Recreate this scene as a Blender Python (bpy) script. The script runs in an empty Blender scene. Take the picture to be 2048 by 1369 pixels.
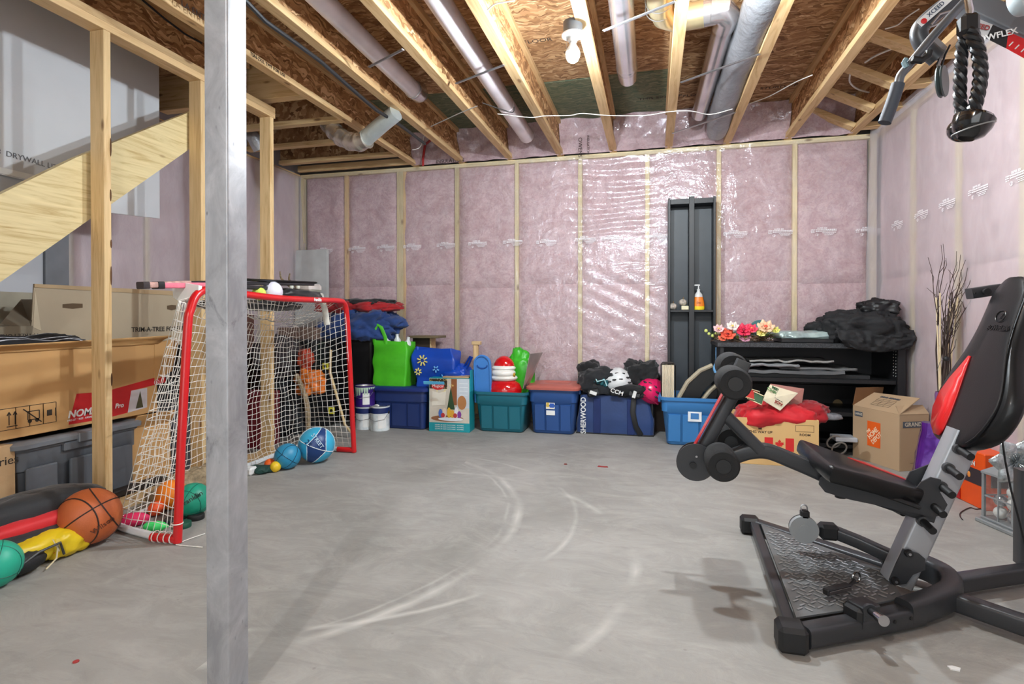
import bpy, bmesh, math, random
from math import sin, cos, pi, radians as R
from mathutils import Vector as V, Matrix, noise
random.seed(7)
SC = bpy.context.scene
COL = SC.collection
# ---------------------------------------------------------------- camera, light, exposure
F, YAW, PIT, CY, CH = 1104.0, 0.25, 0.007, 642.7, 0.996
cd = bpy.data.cameras.new('camera'); cam = bpy.data.objects.new('camera', cd); COL.objects.link(cam)
cd.sensor_width = 36; cd.lens = F / 2048 * 36; cd.shift_y = -(684.5 - CY) / 2048; cd.clip_start = .05
cam.location = (0, 0, CH); cam.rotation_euler = (pi / 2 - PIT, 0, YAW); SC.camera = cam
SC.view_settings.view_transform = 'Standard'; SC.view_settings.look = 'None'
SC.view_settings.exposure = 0.09; SC.view_settings.gamma = 1; SC.view_settings.use_curve_mapping = False
w = bpy.data.worlds.new('world'); SC.world = w; w.use_nodes = True
w.node_tree.nodes['Background'].inputs[0].default_value = (.8, .85, .9, 1)
w.node_tree.nodes['Background'].inputs[1].default_value = .3


def light(kind, name, loc, power, col=(1, .97, .93), size=.04, rot=None, size_y=None):
    l = bpy.data.lights.new(name, kind); l.energy = power; l.color = col
    if kind == 'AREA':
        l.size = size; l.shape = 'RECTANGLE'; l.size_y = size_y or size
    else:
        l.shadow_soft_size = size
    o = bpy.data.objects.new(name, l); COL.objects.link(o); o.location = loc
    if rot: o.rotation_euler = rot
    return o


BULB = V((-.405, 2.86, 2.36))

light('POINT', 'second_bulb_light', (.36, 2.46, 2.42), 95, (.88, .96, 1), size=.035)
light('POINT', 'rear_bulb_light', (-.6, -.9, 2.54), 110, (.88, .96, 1), size=.035)
light('AREA', 'rear_fill_light', (-.3, -2.4, 1.35), 46, (.88, .96, 1), 3.4, (R(90), 0, 0), 2.1)  # broad soft fill added behind the camera, no actual window there


# ---------------------------------------------------------------- pixel -> world rays (2048 x 1369)
def ray(u, v):
    x = (u - 1024) / F; z = (CY - v) / F
    y2 = cos(PIT) + sin(PIT) * z; z2 = -sin(PIT) + cos(PIT) * z
    return V((cos(YAW) * x - sin(YAW) * y2, sin(YAW) * x + cos(YAW) * y2, z2))


def P(u, v, X=None, Y=None, Z=None):
    r = ray(u, v)
    t = X / r.x if X is not None else Y / r.y if Y is not None else (Z - CH) / r.z
    return r * t + V((0, 0, CH))


# ---------------------------------------------------------------- mesh helpers
def lin(c):
    return tuple((x / 255 / 12.92 if x <= 10 else ((x / 255 + .055) / 1.055) ** 2.4) for x in c[:3]) + (1,)


def rot(rx=0, ry=0, rz=0):
    return (Matrix.Rotation(rz, 4, 'Z') @ Matrix.Rotation(ry, 4, 'Y') @ Matrix.Rotation(rx, 4, 'X'))


def frame(o, r, u):
    r = V(r).normalized(); u = V(u); n = r.cross(u).normalized(); u = n.cross(r)
    m = Matrix((r, u, n)).transposed().to_4x4(); m.translation = V(o); return m


class MB:
    def __init__(s): s.v = []; s.f = []; s.mi = []; s.cur = 0; s.sm = []; s.smooth = True

    def add(s, vs, fs, M=None):
        b = len(s.v)
        s.v += [tuple(M @ V(p)) if M else tuple(p) for p in vs]
        for f in fs: s.f.append([b + i for i in f]); s.mi.append(s.cur)
        return s

    def box(s, x0, x1, y0, y1, z0, z1, M=None):
        vs = [(x, y, z) for z in (z0, z1) for y in (y0, y1) for x in (x0, x1)]
        return s.add(vs, [(0, 2, 3, 1), (4, 5, 7, 6), (0, 1, 5, 4), (2, 6, 7, 3), (0, 4, 6, 2), (1, 3, 7, 5)], M)

    def bx(s, x0, x1, y0, y1, z0, z1, b=.004, M=None, seg=1):
        bm = bmesh.new(); bmesh.ops.create_cube(bm, size=1)
        for q in bm.verts:
            q.co = V(((x0 + x1) / 2 + q.co.x * (x1 - x0), (y0 + y1) / 2 + q.co.y * (y1 - y0), (z0 + z1) / 2 + q.co.z * (z1 - z0)))
        bmesh.ops.bevel(bm, geom=list(bm.edges), offset=b, segments=seg, profile=.5, affect='EDGES')
        bm.verts.index_update(); s.add([q.co.copy() for q in bm.verts], [[q.index for q in f.verts] for f in bm.faces], M); bm.free(); return s

    def prism(s, poly, d, M=None):
        n = len(poly); vs = [(a, b, 0) for a, b in poly] + [(a, b, d) for a, b in poly]
        return s.add(vs, [list(range(n))[::-1], list(range(n, 2 * n))] + [(i, (i + 1) % n, n + (i + 1) % n, n + i) for i in range(n)], M)

    def loft(s, loops, M=None, caps=(1, 1), closed=True):
        n = len(loops[0]); vs = [p for l in loops for p in l]; fs = []
        for k in range(len(loops) - 1):
            for i in range(n if closed else n - 1):
                a = k * n + i; b = k * n + (i + 1) % n; fs.append((a, b, b + n, a + n))
        if caps[0]: fs.append(list(range(n))[::-1])
        if caps[1]: fs.append([(len(loops) - 1) * n + i for i in range(n)])
        return s.add(vs, fs, M)

    def tube(s, pts, r, n=8, M=None, closed=False, flat=None, caps=True):
        pts = [V(p) for p in pts]; loops = []; N = len(pts); up = None
        for i, p in enumerate(pts):
            t = (pts[(i + 1) % N] - pts[i - 1]) if closed else (pts[min(i + 1, N - 1)] - pts[max(i - 1, 0)])
            t.normalize()
            if up is None:
                up = V((0, 0, 1)) if abs(t.z) < .9 else V((0, 1, 0))
            a = t.cross(up)
            if a.length < 1e-4: a = t.orthogonal()
            a.normalize(); b = a.cross(t); up = b
            rr = r[i] if isinstance(r, (list, tuple)) else r
            fx, fy = flat if flat else (1, 1)
            loops.append([p + (a * cos(2 * pi * k / n) * fx + b * sin(2 * pi * k / n) * fy) * rr for k in range(n)])
        if closed: loops.append(loops[0])
        return s.loft(loops, M, (0, 0) if closed or not caps else (1, 1))

    def sqtube(s, pts, wd, ht, M=None, up=(0, 0, 1), rad=.008):
        pts = [V(p) for p in pts]; loops = []; N = len(pts); up = V(up)
        for i, p in enumerate(pts):
            t = (pts[min(i + 1, N - 1)] - pts[max(i - 1, 0)]).normalized(); a = t.cross(up).normalized(); b = a.cross(t)
            lp = []
            for sx, sy in ((1, 1), (-1, 1), (-1, -1), (1, -1)):
                c = (sx * (wd / 2 - rad), sy * (ht / 2 - rad)); a0 = {(1, 1): 0, (-1, 1): 90, (-1, -1): 180, (1, -1): 270}[(sx, sy)]
                for k in range(4):
                    g = R(a0 + 30 * k); lp.append(p + a * (c[0] + rad * cos(g)) + b * (c[1] + rad * sin(g)))
            loops.append(lp)
        return s.loft(loops, M)

    def cyl(s, p0, p1, r0, r1=None, n=20, M=None):
        p0, p1 = V(p0), V(p1); t = (p1 - p0).normalized(); a = t.orthogonal().normalized(); b = t.cross(a)
        r1 = r0 if r1 is None else r1
        L = [[p + (a * cos(2 * pi * k / n) + b * sin(2 * pi * k / n)) * r for k in range(n)] for p, r in ((p0, r0), (p1, r1))]
        return s.loft(L, M)

    def lathe(s, prof, n=24, M=None, caps=(1, 1), sx=1, sy=1):
        return s.loft([[(r * sx * cos(2 * pi * k / n), r * sy * sin(2 * pi * k / n), z) for k in range(n)] for r, z in prof], M, caps)

    def ball(s, c, r, n=24, M=None, fn=None):
        r = r if isinstance(r, (list, tuple)) else (r, r, r); loops = []; m = n // 2
        for j in range(m + 1):
            th = pi * j / m; th = min(max(th, .02), pi - .02); L = []
            for k in range(n):
                d = V((sin(th) * cos(2 * pi * k / n), sin(th) * sin(2 * pi * k / n), -cos(th)))
                q = fn(d) if fn else 1
                L.append(V(c) + V((d.x * r[0], d.y * r[1], d.z * r[2])) * q)
            loops.append(L)
        return s.loft(loops, M)

    def grid(s, fn, nu, nv, M=None):
        vs = [fn(i / nu, j / nv) for j in range(nv + 1) for i in range(nu + 1)]
        return s.add(vs, [(j * (nu + 1) + i, j * (nu + 1) + i + 1, (j + 1) * (nu + 1) + i + 1, (j + 1) * (nu + 1) + i) for j in range(nv) for i in range(nu)], M)

    def mesh(s, name, mats, smooth=True, ang=35):
        m = bpy.data.meshes.new(name); m.from_pydata(s.v, [], s.f)
        for x in (mats if isinstance(mats, (list, tuple)) else [mats]): m.materials.append(x)
        m.polygons.foreach_set('material_index', s.mi); m.update()
        bm = bmesh.new(); bm.from_mesh(m); bmesh.ops.recalc_face_normals(bm, faces=bm.faces); bm.to_mesh(m); bm.free()
        if smooth:
            m.polygons.foreach_set('use_smooth', [True] * len(m.polygons)); m.set_sharp_from_angle(angle=R(ang))
        return m

    def obj(s, name, mats, parent=None, world=False, smooth=True, ang=35, label=None, kind=None, sub=0, solid=0):
        if world and parent is not None:
            im = rootmat(parent).inverted(); s.v = [tuple(im @ V(p)) for p in s.v]
        o = bpy.data.objects.new(name, s.mesh(name, mats, smooth, ang)); COL.objects.link(o)
        if parent is not None: o.parent = parent
        if label: o['label'] = label
        if kind: o['kind'] = kind
        if solid:
            q = o.modifiers.new('s', 'SOLIDIFY'); q.thickness = solid; q.offset = 0
        if sub:
            q = o.modifiers.new('u', 'SUBSURF'); q.levels = sub; q.render_levels = sub
        return o


def rootmat(o):
    m = Matrix.Identity(4)
    while o is not None:
        m = (Matrix.Translation(o.location) @ o.rotation_euler.to_matrix().to_4x4()) @ m; o = o.parent
    return m


def thing(name, label, cat, loc=(0, 0, 0), rz=0, group=None, rx=0, ry=0):
    o = bpy.data.objects.new(name, None); COL.objects.link(o); o.empty_display_size = .05
    o.location = loc; o.rotation_euler = (rx, ry, rz); o['label'] = label; o['category'] = cat
    if group: o['group'] = group
    return o


def tag(o, label, cat, group=None):
    o['label'] = label; o['category'] = cat
    if group: o['group'] = group
    return o


def one(mb, name, mats, label, cat, group=None, **k):
    """a thing that is one mesh built in world coordinates: origin moved to its base centre"""
    xs = [p[0] for p in mb.v]; ys = [p[1] for p in mb.v]; zs = [p[2] for p in mb.v]
    c = V(((min(xs) + max(xs)) / 2, (min(ys) + max(ys)) / 2, min(zs)))
    mb.v = [tuple(V(p) - c) for p in mb.v]
    o = mb.obj(name, mats, **k); o.location = c
    return tag(o, label, cat, group)


def struct(mb, name, mats, parent=None, **k):
    o = mb.obj(name, mats, parent, **k)
    if parent is None: o['kind'] = 'structure'
    return o


def root_struct(name, loc=(0, 0, 0)):
    o = bpy.data.objects.new(name, None); COL.objects.link(o); o.location = loc; o['kind'] = 'structure'; return o


def copy_tree(o, parent=None, loc=None, rz=None, label=None):
    c = o.copy(); COL.objects.link(c)
    if parent is not None: c.parent = parent
    if loc is not None: c.location = loc
    if rz is not None: c.rotation_euler[2] = rz
    if label: c['label'] = label
    for ch in o.children: copy_tree(ch, c)
    return c


def text(s, size, M, mat, parent, name='lettering', ext=.0006, bold=0.0, align='CENTER', sx=1, world=False, shear=0, label=None):
    cu = bpy.data.curves.new('t', 'FONT'); cu.body = s; cu.size = size; cu.align_x = align; cu.align_y = 'CENTER'
    cu.extrude = ext; cu.offset = bold; cu.shear = shear; cu.resolution_u = 3
    t = bpy.data.objects.new('t', cu); COL.objects.link(t); bpy.context.view_layer.update()
    m = bpy.data.meshes.new_from_object(t.evaluated_get(bpy.context.evaluated_depsgraph_get()))
    bpy.data.objects.remove(t)
    if world: M = rootmat(parent).inverted() @ M
    m.transform(M @ Matrix.Diagonal((sx, 1, 1, 1))); m.materials.clear(); m.materials.append(mat); m.name = name
    o = bpy.data.objects.new(name, m); COL.objects.link(o); o.parent = parent
    if label: o['label'] = label
    return o


def nz(p, f=1, seed=0): return noise.noise(V((p[0] * f + seed * 7.3, p[1] * f - seed * 3.1, p[2] * f + seed)))


def ridge(p, f, seed=0): return 1 - 2 * abs(nz(p, f, seed))


# ---------------------------------------------------------------- materials
class N:
    def __init__(s, name):
        s.m = bpy.data.materials.new(name); s.m.use_nodes = True; s.t = s.m.node_tree; s.b = s.t.nodes['Principled BSDF']
        s.out = s.t.nodes['Material Output']

    def n(s, ty, **k):
        x = s.t.nodes.new(ty)
        for a, v in k.items():
            if a.startswith('i_'):
                kk = a[2:].replace('_', ' '); x.inputs[int(kk) if kk.isdigit() else kk].default_value = v
            else: setattr(x, a, v)
        return x

    def l(s, a, b): s.t.links.new(a, b)

    def coord(s, scale=(1, 1, 1), rotv=(0, 0, 0), gen=False, loc=(0, 0, 0)):
        c = s.n('ShaderNodeTexCoord'); m = s.n('ShaderNodeMapping'); m.inputs['Scale'].default_value = scale; m.inputs['Rotation'].default_value = rotv
        m.inputs['Location'].default_value = loc
        s.l(c.outputs['Generated' if gen else 'Object'], m.inputs['Vector']); return m.outputs[0]

    def noise(s, vec, scale, detail=4, rough=.55, dist=0):
        x = s.n('ShaderNodeTexNoise', i_Scale=scale, i_Detail=detail, i_Roughness=rough, i_Distortion=dist); s.l(vec, x.inputs['Vector']); return x.outputs['Fac']

    def ramp(s, fac, stops, interp='LINEAR'):
        r = s.n('ShaderNodeValToRGB'); r.color_ramp.interpolation = interp; e = r.color_ramp.elements
        e[0].position = stops[0][0]; e[0].color = stops[0][1]; e[1].position = stops[-1][0]; e[1].color = stops[-1][1]
        for p, c in stops[1:-1]:
            q = e.new(p); q.color = c
        s.l(fac, r.inputs[0]); return r.outputs[0]

    def mix(s, fac, a, b, mode='MIX'):
        x = s.n('ShaderNodeMix', data_type='RGBA', blend_type=mode)
        for i, q in ((0, fac), (6, a), (7, b)):
            if isinstance(q, (int, float, tuple)): x.inputs[i].default_value = q
            else: s.l(q, x.inputs[i])
        return x.outputs[2]

    def math(s, op, a, b=0, clamp=False):
        x = s.n('ShaderNodeMath', operation=op, use_clamp=clamp)
        for i, q in ((0, a), (1, b)):
            if isinstance(q, (int, float)): x.inputs[i].default_value = q
            else: s.l(q, x.inputs[i])
        return x.outputs[0]

    def bump(s, h, strength=.3, dist=.01):
        b = s.n('ShaderNodeBump', i_Strength=strength, i_Distance=dist); s.l(h, b.inputs['Height']); s.l(b.outputs[0], s.b.inputs['Normal']); return b.outputs[0]

    def col(s, c):
        if isinstance(c, tuple): s.b.inputs['Base Color'].default_value = c
        else: s.l(c, s.b.inputs['Base Color'])

    def set(s, **k):
        for a, v in k.items(): s.b.inputs[a.replace('_', ' ')].default_value = v


MC = {}


def M(c, rough=.55, metal=0, var=.12, vs=6, bump=0, bs=40, coat=0, sheen=0, name=None, spec=.5):
    """plain surface colour with a little procedural variation and relief"""
    key = (c, rough, metal, var, vs, bump, bs, coat, sheen, spec)
    if key in MC: return MC[key]
    x = N(name or 'surface'); co = x.coord(); f = x.noise(co, vs, 3)
    L = lin(c); a = tuple(min(1, q * (1 - var)) for q in L[:3]) + (1,); b = tuple(min(1, q * (1 + var)) for q in L[:3]) + (1,)
    x.col(x.ramp(f, [(.3, a), (.7, b)])); x.set(Roughness=rough, Metallic=metal, Coat_Weight=coat, Sheen_Weight=sheen, Specular_IOR_Level=spec)
    if bump: x.bump(x.noise(co, bs, 4), bump, .004)
    MC[key] = x.m; return x.m


def wood(axis, base=(228, 196, 146), dark=(200, 160, 106), name='pine_lumber', knots=True, rough=.6, vary=.2):
    x = N(name); sc = {'x': (1, 14, 14), 'y': (14, 1, 14), 'z': (14, 14, 1)}[axis]
    co = x.coord(sc); big = x.noise(co, 2.2, 5, .6, 1.2); fine = x.noise(co, 9, 3, .7)
    c = x.ramp(big, [(.3, lin(dark)), (.5, lin(base)), (.75, lin(tuple(min(255, q + 14) for q in base)))])
    c = x.mix(x.math('MULTIPLY', fine, .25), c, lin(dark))
    if knots:
        ks = {'x': (3.2, 9, 9), 'y': (9, 3.2, 9), 'z': (9, 9, 3.2)}[axis]
        vo = x.n('ShaderNodeTexVoronoi', i_Scale=1.0, i_Randomness=1); x.l(x.coord(ks), vo.inputs['Vector'])
        k = x.ramp(vo.outputs['Distance'], [(.06, (1, 1, 1, 1)), (.13, (0, 0, 0, 1))])
        c = x.mix(x.math('MULTIPLY', k, .75), c, lin((110, 66, 34)))
    oi = x.n('ShaderNodeObjectInfo'); hs = x.n('ShaderNodeHueSaturation'); x.l(c, hs.inputs['Color'])
    x.l(x.math('ADD', x.math('MULTIPLY', oi.outputs['Random'], vary), 1 - vary * .6), hs.inputs['Value'])
    x.col(hs.outputs[0]); x.set(Roughness=rough, Specular_IOR_Level=.3); x.bump(fine, .15, .003); return x.m


def osb(name, rotz=0, tint=(1, 1, 1), plane='xy', green=False):
    x = N(name); order = {'xy': (1, 1, 1), 'yz': (1, 1, 1)}[plane]
    base = x.coord(rotv=(0, 0, rotz))
    nzv = x.n('ShaderNodeTexNoise', i_Scale=7.0, i_Detail=3); x.l(base, nzv.inputs['Vector'])
    mv = x.n('ShaderNodeVectorMath', operation='SCALE'); x.l(nzv.outputs['Color'], mv.inputs[0]); mv.inputs['Scale'].default_value = .16
    ad = x.n('ShaderNodeVectorMath', operation='ADD'); x.l(base, ad.inputs[0]); x.l(mv.outputs[0], ad.inputs[1])

    def strands(scale, rz):
        mp = x.n('ShaderNodeMapping'); mp.inputs['Scale'].default_value = scale; mp.inputs['Rotation'].default_value = rz; x.l(ad.outputs[0], mp.inputs[0])
        vo = x.n('ShaderNodeTexVoronoi', i_Scale=1.0); x.l(mp.outputs[0], vo.inputs['Vector'])
        return vo.outputs['Color'], vo.outputs['Distance']
    if plane == 'xy':
        c1, d1 = strands((14, 60, 14), (0, 0, .1)); c2, d2 = strands((20, 75, 20), (0, 0, 1.0))
    else:
        c1, d1 = strands((14, 13, 55), (.35, 0, 0)); c2, d2 = strands((14, 16, 70), (1.2, 0, 0))
    sp = x.n('ShaderNodeSeparateColor'); x.l(c1, sp.inputs[0]); s2 = x.n('ShaderNodeSeparateColor'); x.l(c2, s2.inputs[0])
    g = lambda a: lin(tuple(a[i] * tint[i] for i in range(3)))
    a = x.ramp(sp.outputs[0], [(0, g((112, 80, 52))), (.25, g((148, 110, 74))), (.6, g((176, 136, 96))), (.85, g((202, 166, 124))), (1, g((224, 194, 154)))])
    b = x.ramp(s2.outputs[1], [(0, g((134, 98, 66))), (.5, g((168, 128, 90))), (1, g((208, 172, 130)))])
    pick = x.math('GREATER_THAN', s2.outputs[0], .62)
    c = x.mix(pick, a, b)
    big = x.noise(base, 1.3, 2); c = x.mix(x.math('MULTIPLY', big, .25), c, g((120, 74, 40)))
    if green:
        sepx = x.n('ShaderNodeSeparateXYZ'); x.l(x.coord(), sepx.inputs[0])
        m1 = x.math('GREATER_THAN', x.math('ADD', sepx.outputs[1], x.math('MULTIPLY', big, .05)), 4.17)
        m2 = x.math('LESS_THAN', sepx.outputs[0], .15)
        c = x.mix(x.math('MULTIPLY', x.math('MULTIPLY', m1, m2), .7), c, lin((58, 104, 86)))
    x.col(c); x.set(Roughness=.7, Specular_IOR_Level=.3)
    x.bump(x.math('ADD', d1, sp.outputs[1]), .35, .004); return x.m


WX, WY, WZ = wood('x'), wood('y', (216, 182, 134), (190, 148, 98)), wood('z')
WZP = wood('z', (226, 208, 165), (205, 184, 138), 'pale_stud', vary=.3)
WXP = wood('x', (226, 208, 165), (205, 184, 138), 'pale_plate', vary=.1)
OSBF = osb('osb_subfloor', green=True); OSBW = osb('osb_web', plane='yz', tint=(1.14, 1.12, 1.08)); OSBX = osb('osb_rim', plane='xy', rotz=.2)
STEEL = M((176, 176, 178), .35, .9, .1, 9, name='galvanised_steel'); CHROME = M((205, 205, 208), .15, 1, .05)
BLACK = M((24, 24, 26), .5, name='black_plastic'); DARK = M((46, 46, 48), .42, .2, .1, name='charcoal_steel', bump=.05, bs=300)
WHITE = M((232, 232, 230), .5); PRINTW = M((245, 242, 245), .6, var=.03); INK = M((52, 44, 36), .7, var=.05)
CARD = M((192, 158, 116), .8, var=.08, vs=4, bump=.08, bs=120, name='cardboard'); CARDG = M((176, 160, 136), .8, var=.06, vs=3, bump=.06, bs=120, name='dusty_cardboard')
RED = M((200, 24, 28), .35, name='red_paint'); ROPEW = M((232, 228, 218), .7, var=.1, vs=40)


def make_floor():
    x = N('concrete_floor'); co = x.coord()
    big = x.noise(co, .9, 5, .6, .8); mid = x.noise(x.coord((1, 1.7, 1), (0, 0, .5)), 3.2, 9, .74, 1.3); fine = x.noise(co, 38, 5, .7); streak = x.noise(x.coord((1.4, 5, 1), (0, 0, .35)), 2.4, 8, .72, 1.2)
    c = x.ramp(big, [(.3, lin((130, 127, 122))), (.5, lin((151, 148, 143))), (.7, lin((164, 161, 156)))])
    c = x.mix(x.ramp(mid, [(.45, (0, 0, 0, 1)), (.75, (.5, .5, .5, 1))]), c, lin((190, 187, 181)))
    c = x.mix(x.ramp(streak, [(.52, (0, 0, 0, 1)), (.72, (.4, .4, .4, 1))]), c, lin((122, 118, 114)))
    sep = x.n('ShaderNodeSeparateXYZ'); x.l(co, sep.inputs[0]); wob = x.noise(co, 2.5, 3)
    for cx, cy, r, wd, a0, amt in ((-2.0, 2.45, 1.365, .03, 1, .7), (-1.5, 2.6, 1.14, .018, 1, .6), (-1.2, 2.2, 1.13, .03, 1, .6), (-2.0, 2.45, 1.31, .012, 1, .4)):
        cv = x.n('ShaderNodeCombineXYZ', i_0=cx, i_1=cy); flat = x.n('ShaderNodeCombineXYZ'); x.l(sep.outputs[0], flat.inputs[0]); x.l(sep.outputs[1], flat.inputs[1])
        d = x.n('ShaderNodeVectorMath', operation='DISTANCE'); x.l(flat.outputs[0], d.inputs[0]); x.l(cv.outputs[0], d.inputs[1])
        q = x.math('ABSOLUTE', x.math('SUBTRACT', x.math('ADD', d.outputs['Value'], x.math('MULTIPLY', wob, .05)), r + .025))
        band = x.math('SUBTRACT', 1, x.math('DIVIDE', q, wd), clamp=True)
        patch = x.ramp(x.noise(co, 2.1 + wd, 3), [(.42, (0, 0, 0, 1)), (.6, (1, 1, 1, 1))])
        c = x.mix(x.math('MULTIPLY', x.math('MULTIPLY', x.math('MULTIPLY', band, patch), x.math('GREATER_THAN', sep.outputs[0], -1.25)), amt), c, lin((206, 203, 197)))
    vo = x.n('ShaderNodeTexVoronoi', i_Scale=9.0, i_Randomness=1); x.l(co, vo.inputs['Vector'])
    sp = x.ramp(vo.outputs['Distance'], [(.03, (1, 1, 1, 1)), (.06, (0, 0, 0, 1))]); c = x.mix(x.math('MULTIPLY', sp, .35), c, lin((110, 102, 96)))
    c = x.mix(x.math('MULTIPLY', fine, .2), c, lin((140, 138, 134)))
    x.col(c); x.set(Roughness=.62, Specular_IOR_Level=.35); x.bump(x.math('ADD', x.math('MULTIPLY', mid, 2), x.math('MULTIPLY', fine, .4)), .35, .006); return x.m


def make_insul():
    x = N('pink_insulation'); co = x.coord(); a = x.noise(co, 5, 8, .7, 1.2); b = x.noise(co, 26, 6, .7, 1.5)
    c = x.ramp(a, [(.28, lin((184, 150, 152))), (.45, lin((204, 174, 176))), (.6, lin((220, 193, 196))), (.75, lin((212, 186, 178)))])
    c = x.mix(x.ramp(b, [(.35, (.5, .5, .5, 1)), (.55, (0, 0, 0, 1))]), c, lin((172, 132, 138)))
    x.col(c); x.set(Roughness=.95, Specular_IOR_Level=.1); x.bump(x.math('ADD', a, x.math('MULTIPLY', b, .5)), .5, .02); return x.m


def make_film(name, haze=.12, side=False):
    x = N(name); x.m.node_tree.nodes.remove(x.b)
    co = x.coord(); sc = (1, 2.2, .7) if side else (.9, 1, 2.4)
    h1 = x.noise(x.coord(sc, (0, .12, 0)), 3.4, 4, .55, 1.2); h2 = x.noise(x.coord((3, 3, 1.4), (0, .6, 0)), 2.2, 4, .6, 1.0); h3 = x.noise(co, 16, 3)
    h = x.math('ADD', x.math('ADD', h1, x.math('MULTIPLY', h2, .7)), x.math('MULTIPLY', h3, .08))
    b = x.n('ShaderNodeBump', i_Strength=.3 if side else .3, i_Distance=.05); x.l(h, b.inputs['Height'])
    gl = x.n('ShaderNodeBsdfGlossy', i_Roughness=.3 if side else .13); gl.inputs['Color'].default_value = (.9, .92, 1, 1); x.l(b.outputs[0], gl.inputs['Normal'])
    df = x.n('ShaderNodeBsdfDiffuse'); df.inputs['Color'].default_value = (.84, .79, .82, 1)
    tr = x.n('ShaderNodeBsdfTransparent'); tr.inputs['Color'].default_value = (.98, .98, .98, 1)
    m1 = x.n('ShaderNodeMixShader'); x.l(tr.outputs[0], m1.inputs[1]); x.l(df.outputs[0], m1.inputs[2])
    x.l(x.math('ADD', x.math('MULTIPLY', x.ramp(h2, [(.4, (0, 0, 0, 1)), (.7, (1, 1, 1, 1))]), .06 if side else .12), haze), m1.inputs[0])
    fr = x.n('ShaderNodeFresnel', i_IOR=1.35); x.l(b.outputs[0], fr.inputs['Normal'])
    m2 = x.n('ShaderNodeMixShader'); x.l(x.math('ADD', x.math('MINIMUM', x.math('MULTIPLY', fr.outputs[0], .4 if side else 1.0), .04), .035), m2.inputs[0]); x.l(m1.outputs[0], m2.inputs[1]); x.l(gl.outputs[0], m2.inputs[2])
    x.l(m2.outputs[0], x.out.inputs['Surface']); return x.m


FLOORM, INS, FILM, FILMS = make_floor(), make_insul(), make_film('clear_vapour_film', .07), make_film('clear_vapour_film_side', .34, True)
H = 2.51; TOP = 2.79; D = 5.15; XR = 1.78; XL = -3.64; S = .6096; J = .4877; X0 = -3.0988; XJ = -2.305
# ================================================================ SETTING
struct(MB().box(-4.2, 2.3, -2.7, 5.5, -.1, 0), 'floor', FLOORM)
# ceiling: subfloor panels + joists (flanges, web)
ceil = struct(MB().box(-4.2, 2.3, -2.7, 5.6, TOP + .03, TOP + .05), 'ceiling', OSBF)
for i, (y0, y1) in enumerate(((-2.7, -.7), (-.69, .52), (.525, 1.735), (1.74, 2.95), (2.955, 4.165), (4.17, 5.5))):
    MB().bx(-4.15, 2.25, y0, y1, TOP, TOP + .02, .004).obj('panel', OSBF, ceil)


def joist(x, y0, y1, par=None, name='joist', cross=False, wd=.064):
    if not cross:
        j = MB().bx(x - wd / 2, x + wd / 2, y0, y1, H, H + .038, .002).obj(name, WY, ceil)
        MB().box(x - .005, x + .005, y0, y1, H + .038, TOP - .038).obj('web', OSBW, j)
        MB().bx(x - wd / 2, x + wd / 2, y0, y1, TOP - .038, TOP, .002).obj('flange', WY, j)
    else:
        j = MB().bx(y0, y1, x - wd / 2, x + wd / 2, H, H + .038, .002).obj(name, WX, ceil)
        MB().box(y0, y1, x - .005, x + .005, H + .038, TOP - .038).obj('web', OSBX, j)
        MB().bx(y0, y1, x - wd / 2, x + wd / 2, TOP - .038, TOP, .002).obj('flange', WX, j)
    return j


for i in range(0, 9): joist(XJ + i * J, -2.5, D + .05)
joist(XJ - J, -2.5, 3.33)
for y in (3.82, 4.30, 4.76): joist(y, XL + .05, XJ - .034, cross=True)
MB().bx(XL + .05, XJ - .03, 5.03, 5.07, H, H + .06, .002).obj('ledger_board', WX, ceil)
MB().bx(XL + .05, XJ - .034, 3.36, 3.44, H + .03, TOP, .003).obj('header_beam', WX, ceil)
# diagonal blocks between the last joists and flat blocks out to the right wall
for y in (3.74, 4.18, 4.60, 5.0):
    x0, x1 = XJ + 7 * J + .034, XJ + 8 * J - .034
    m = MB(); A = frame((x1, y, H + .02), (x0 - x1, 0, TOP - H - .06), (0, 1, 0)); L = math.hypot(x1 - x0, TOP - H - .06)
    m.bx(0, L, -.045, .045, -.019, .019, .002, A); m.obj('blocking', WX, ceil)
    MB().bx(XJ + 8 * J + .033, XR + .02, y - .045, y + .045, H + .002, H + .04, .002).obj('blocking', WX, ceil)
struct(MB().box(XR + .02, XR + .06, -2.5, D, H + .05, TOP), 'trim_1', OSBW)

# back wall: studs, plate, insulation batts, film, print
wb = struct(MB().box(-4.2, 2.2, D + .14, D + .2, 0, TOP), 'wall_back', M((140, 138, 134), .8))
xs = [X0 + i * S for i in range(8)]
for i, x in enumerate(xs):
    hw = .019 if i != 1 else .034
    MB().bx(x - hw, x + hw, D, D + .09, .038, H - .038, .002).obj('stud', WZP if i not in (0,) else WZ, wb)
MB().bx(xs[1] + .036, xs[1] + .062, D + .004, D + .09, .038, H - .038, .002).obj('stud', WZ, wb)
for x in (XL + .02, XR - .02): MB().bx(x - .02, x + .02, D - .01, D + .09, .038, H - .038, .002).obj('stud', WZP, wb)
MB().bx(XL, XR, D - .002, D + .09, H - .038, H, .002).obj('top_plate', WXP, wb)
MB().bx(XL, XR, D - .002, D + .09, 0, .038, .002).obj('bottom_plate', WXP, wb)
edges = [XL + .04] + xs + [XR - .04]


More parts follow.
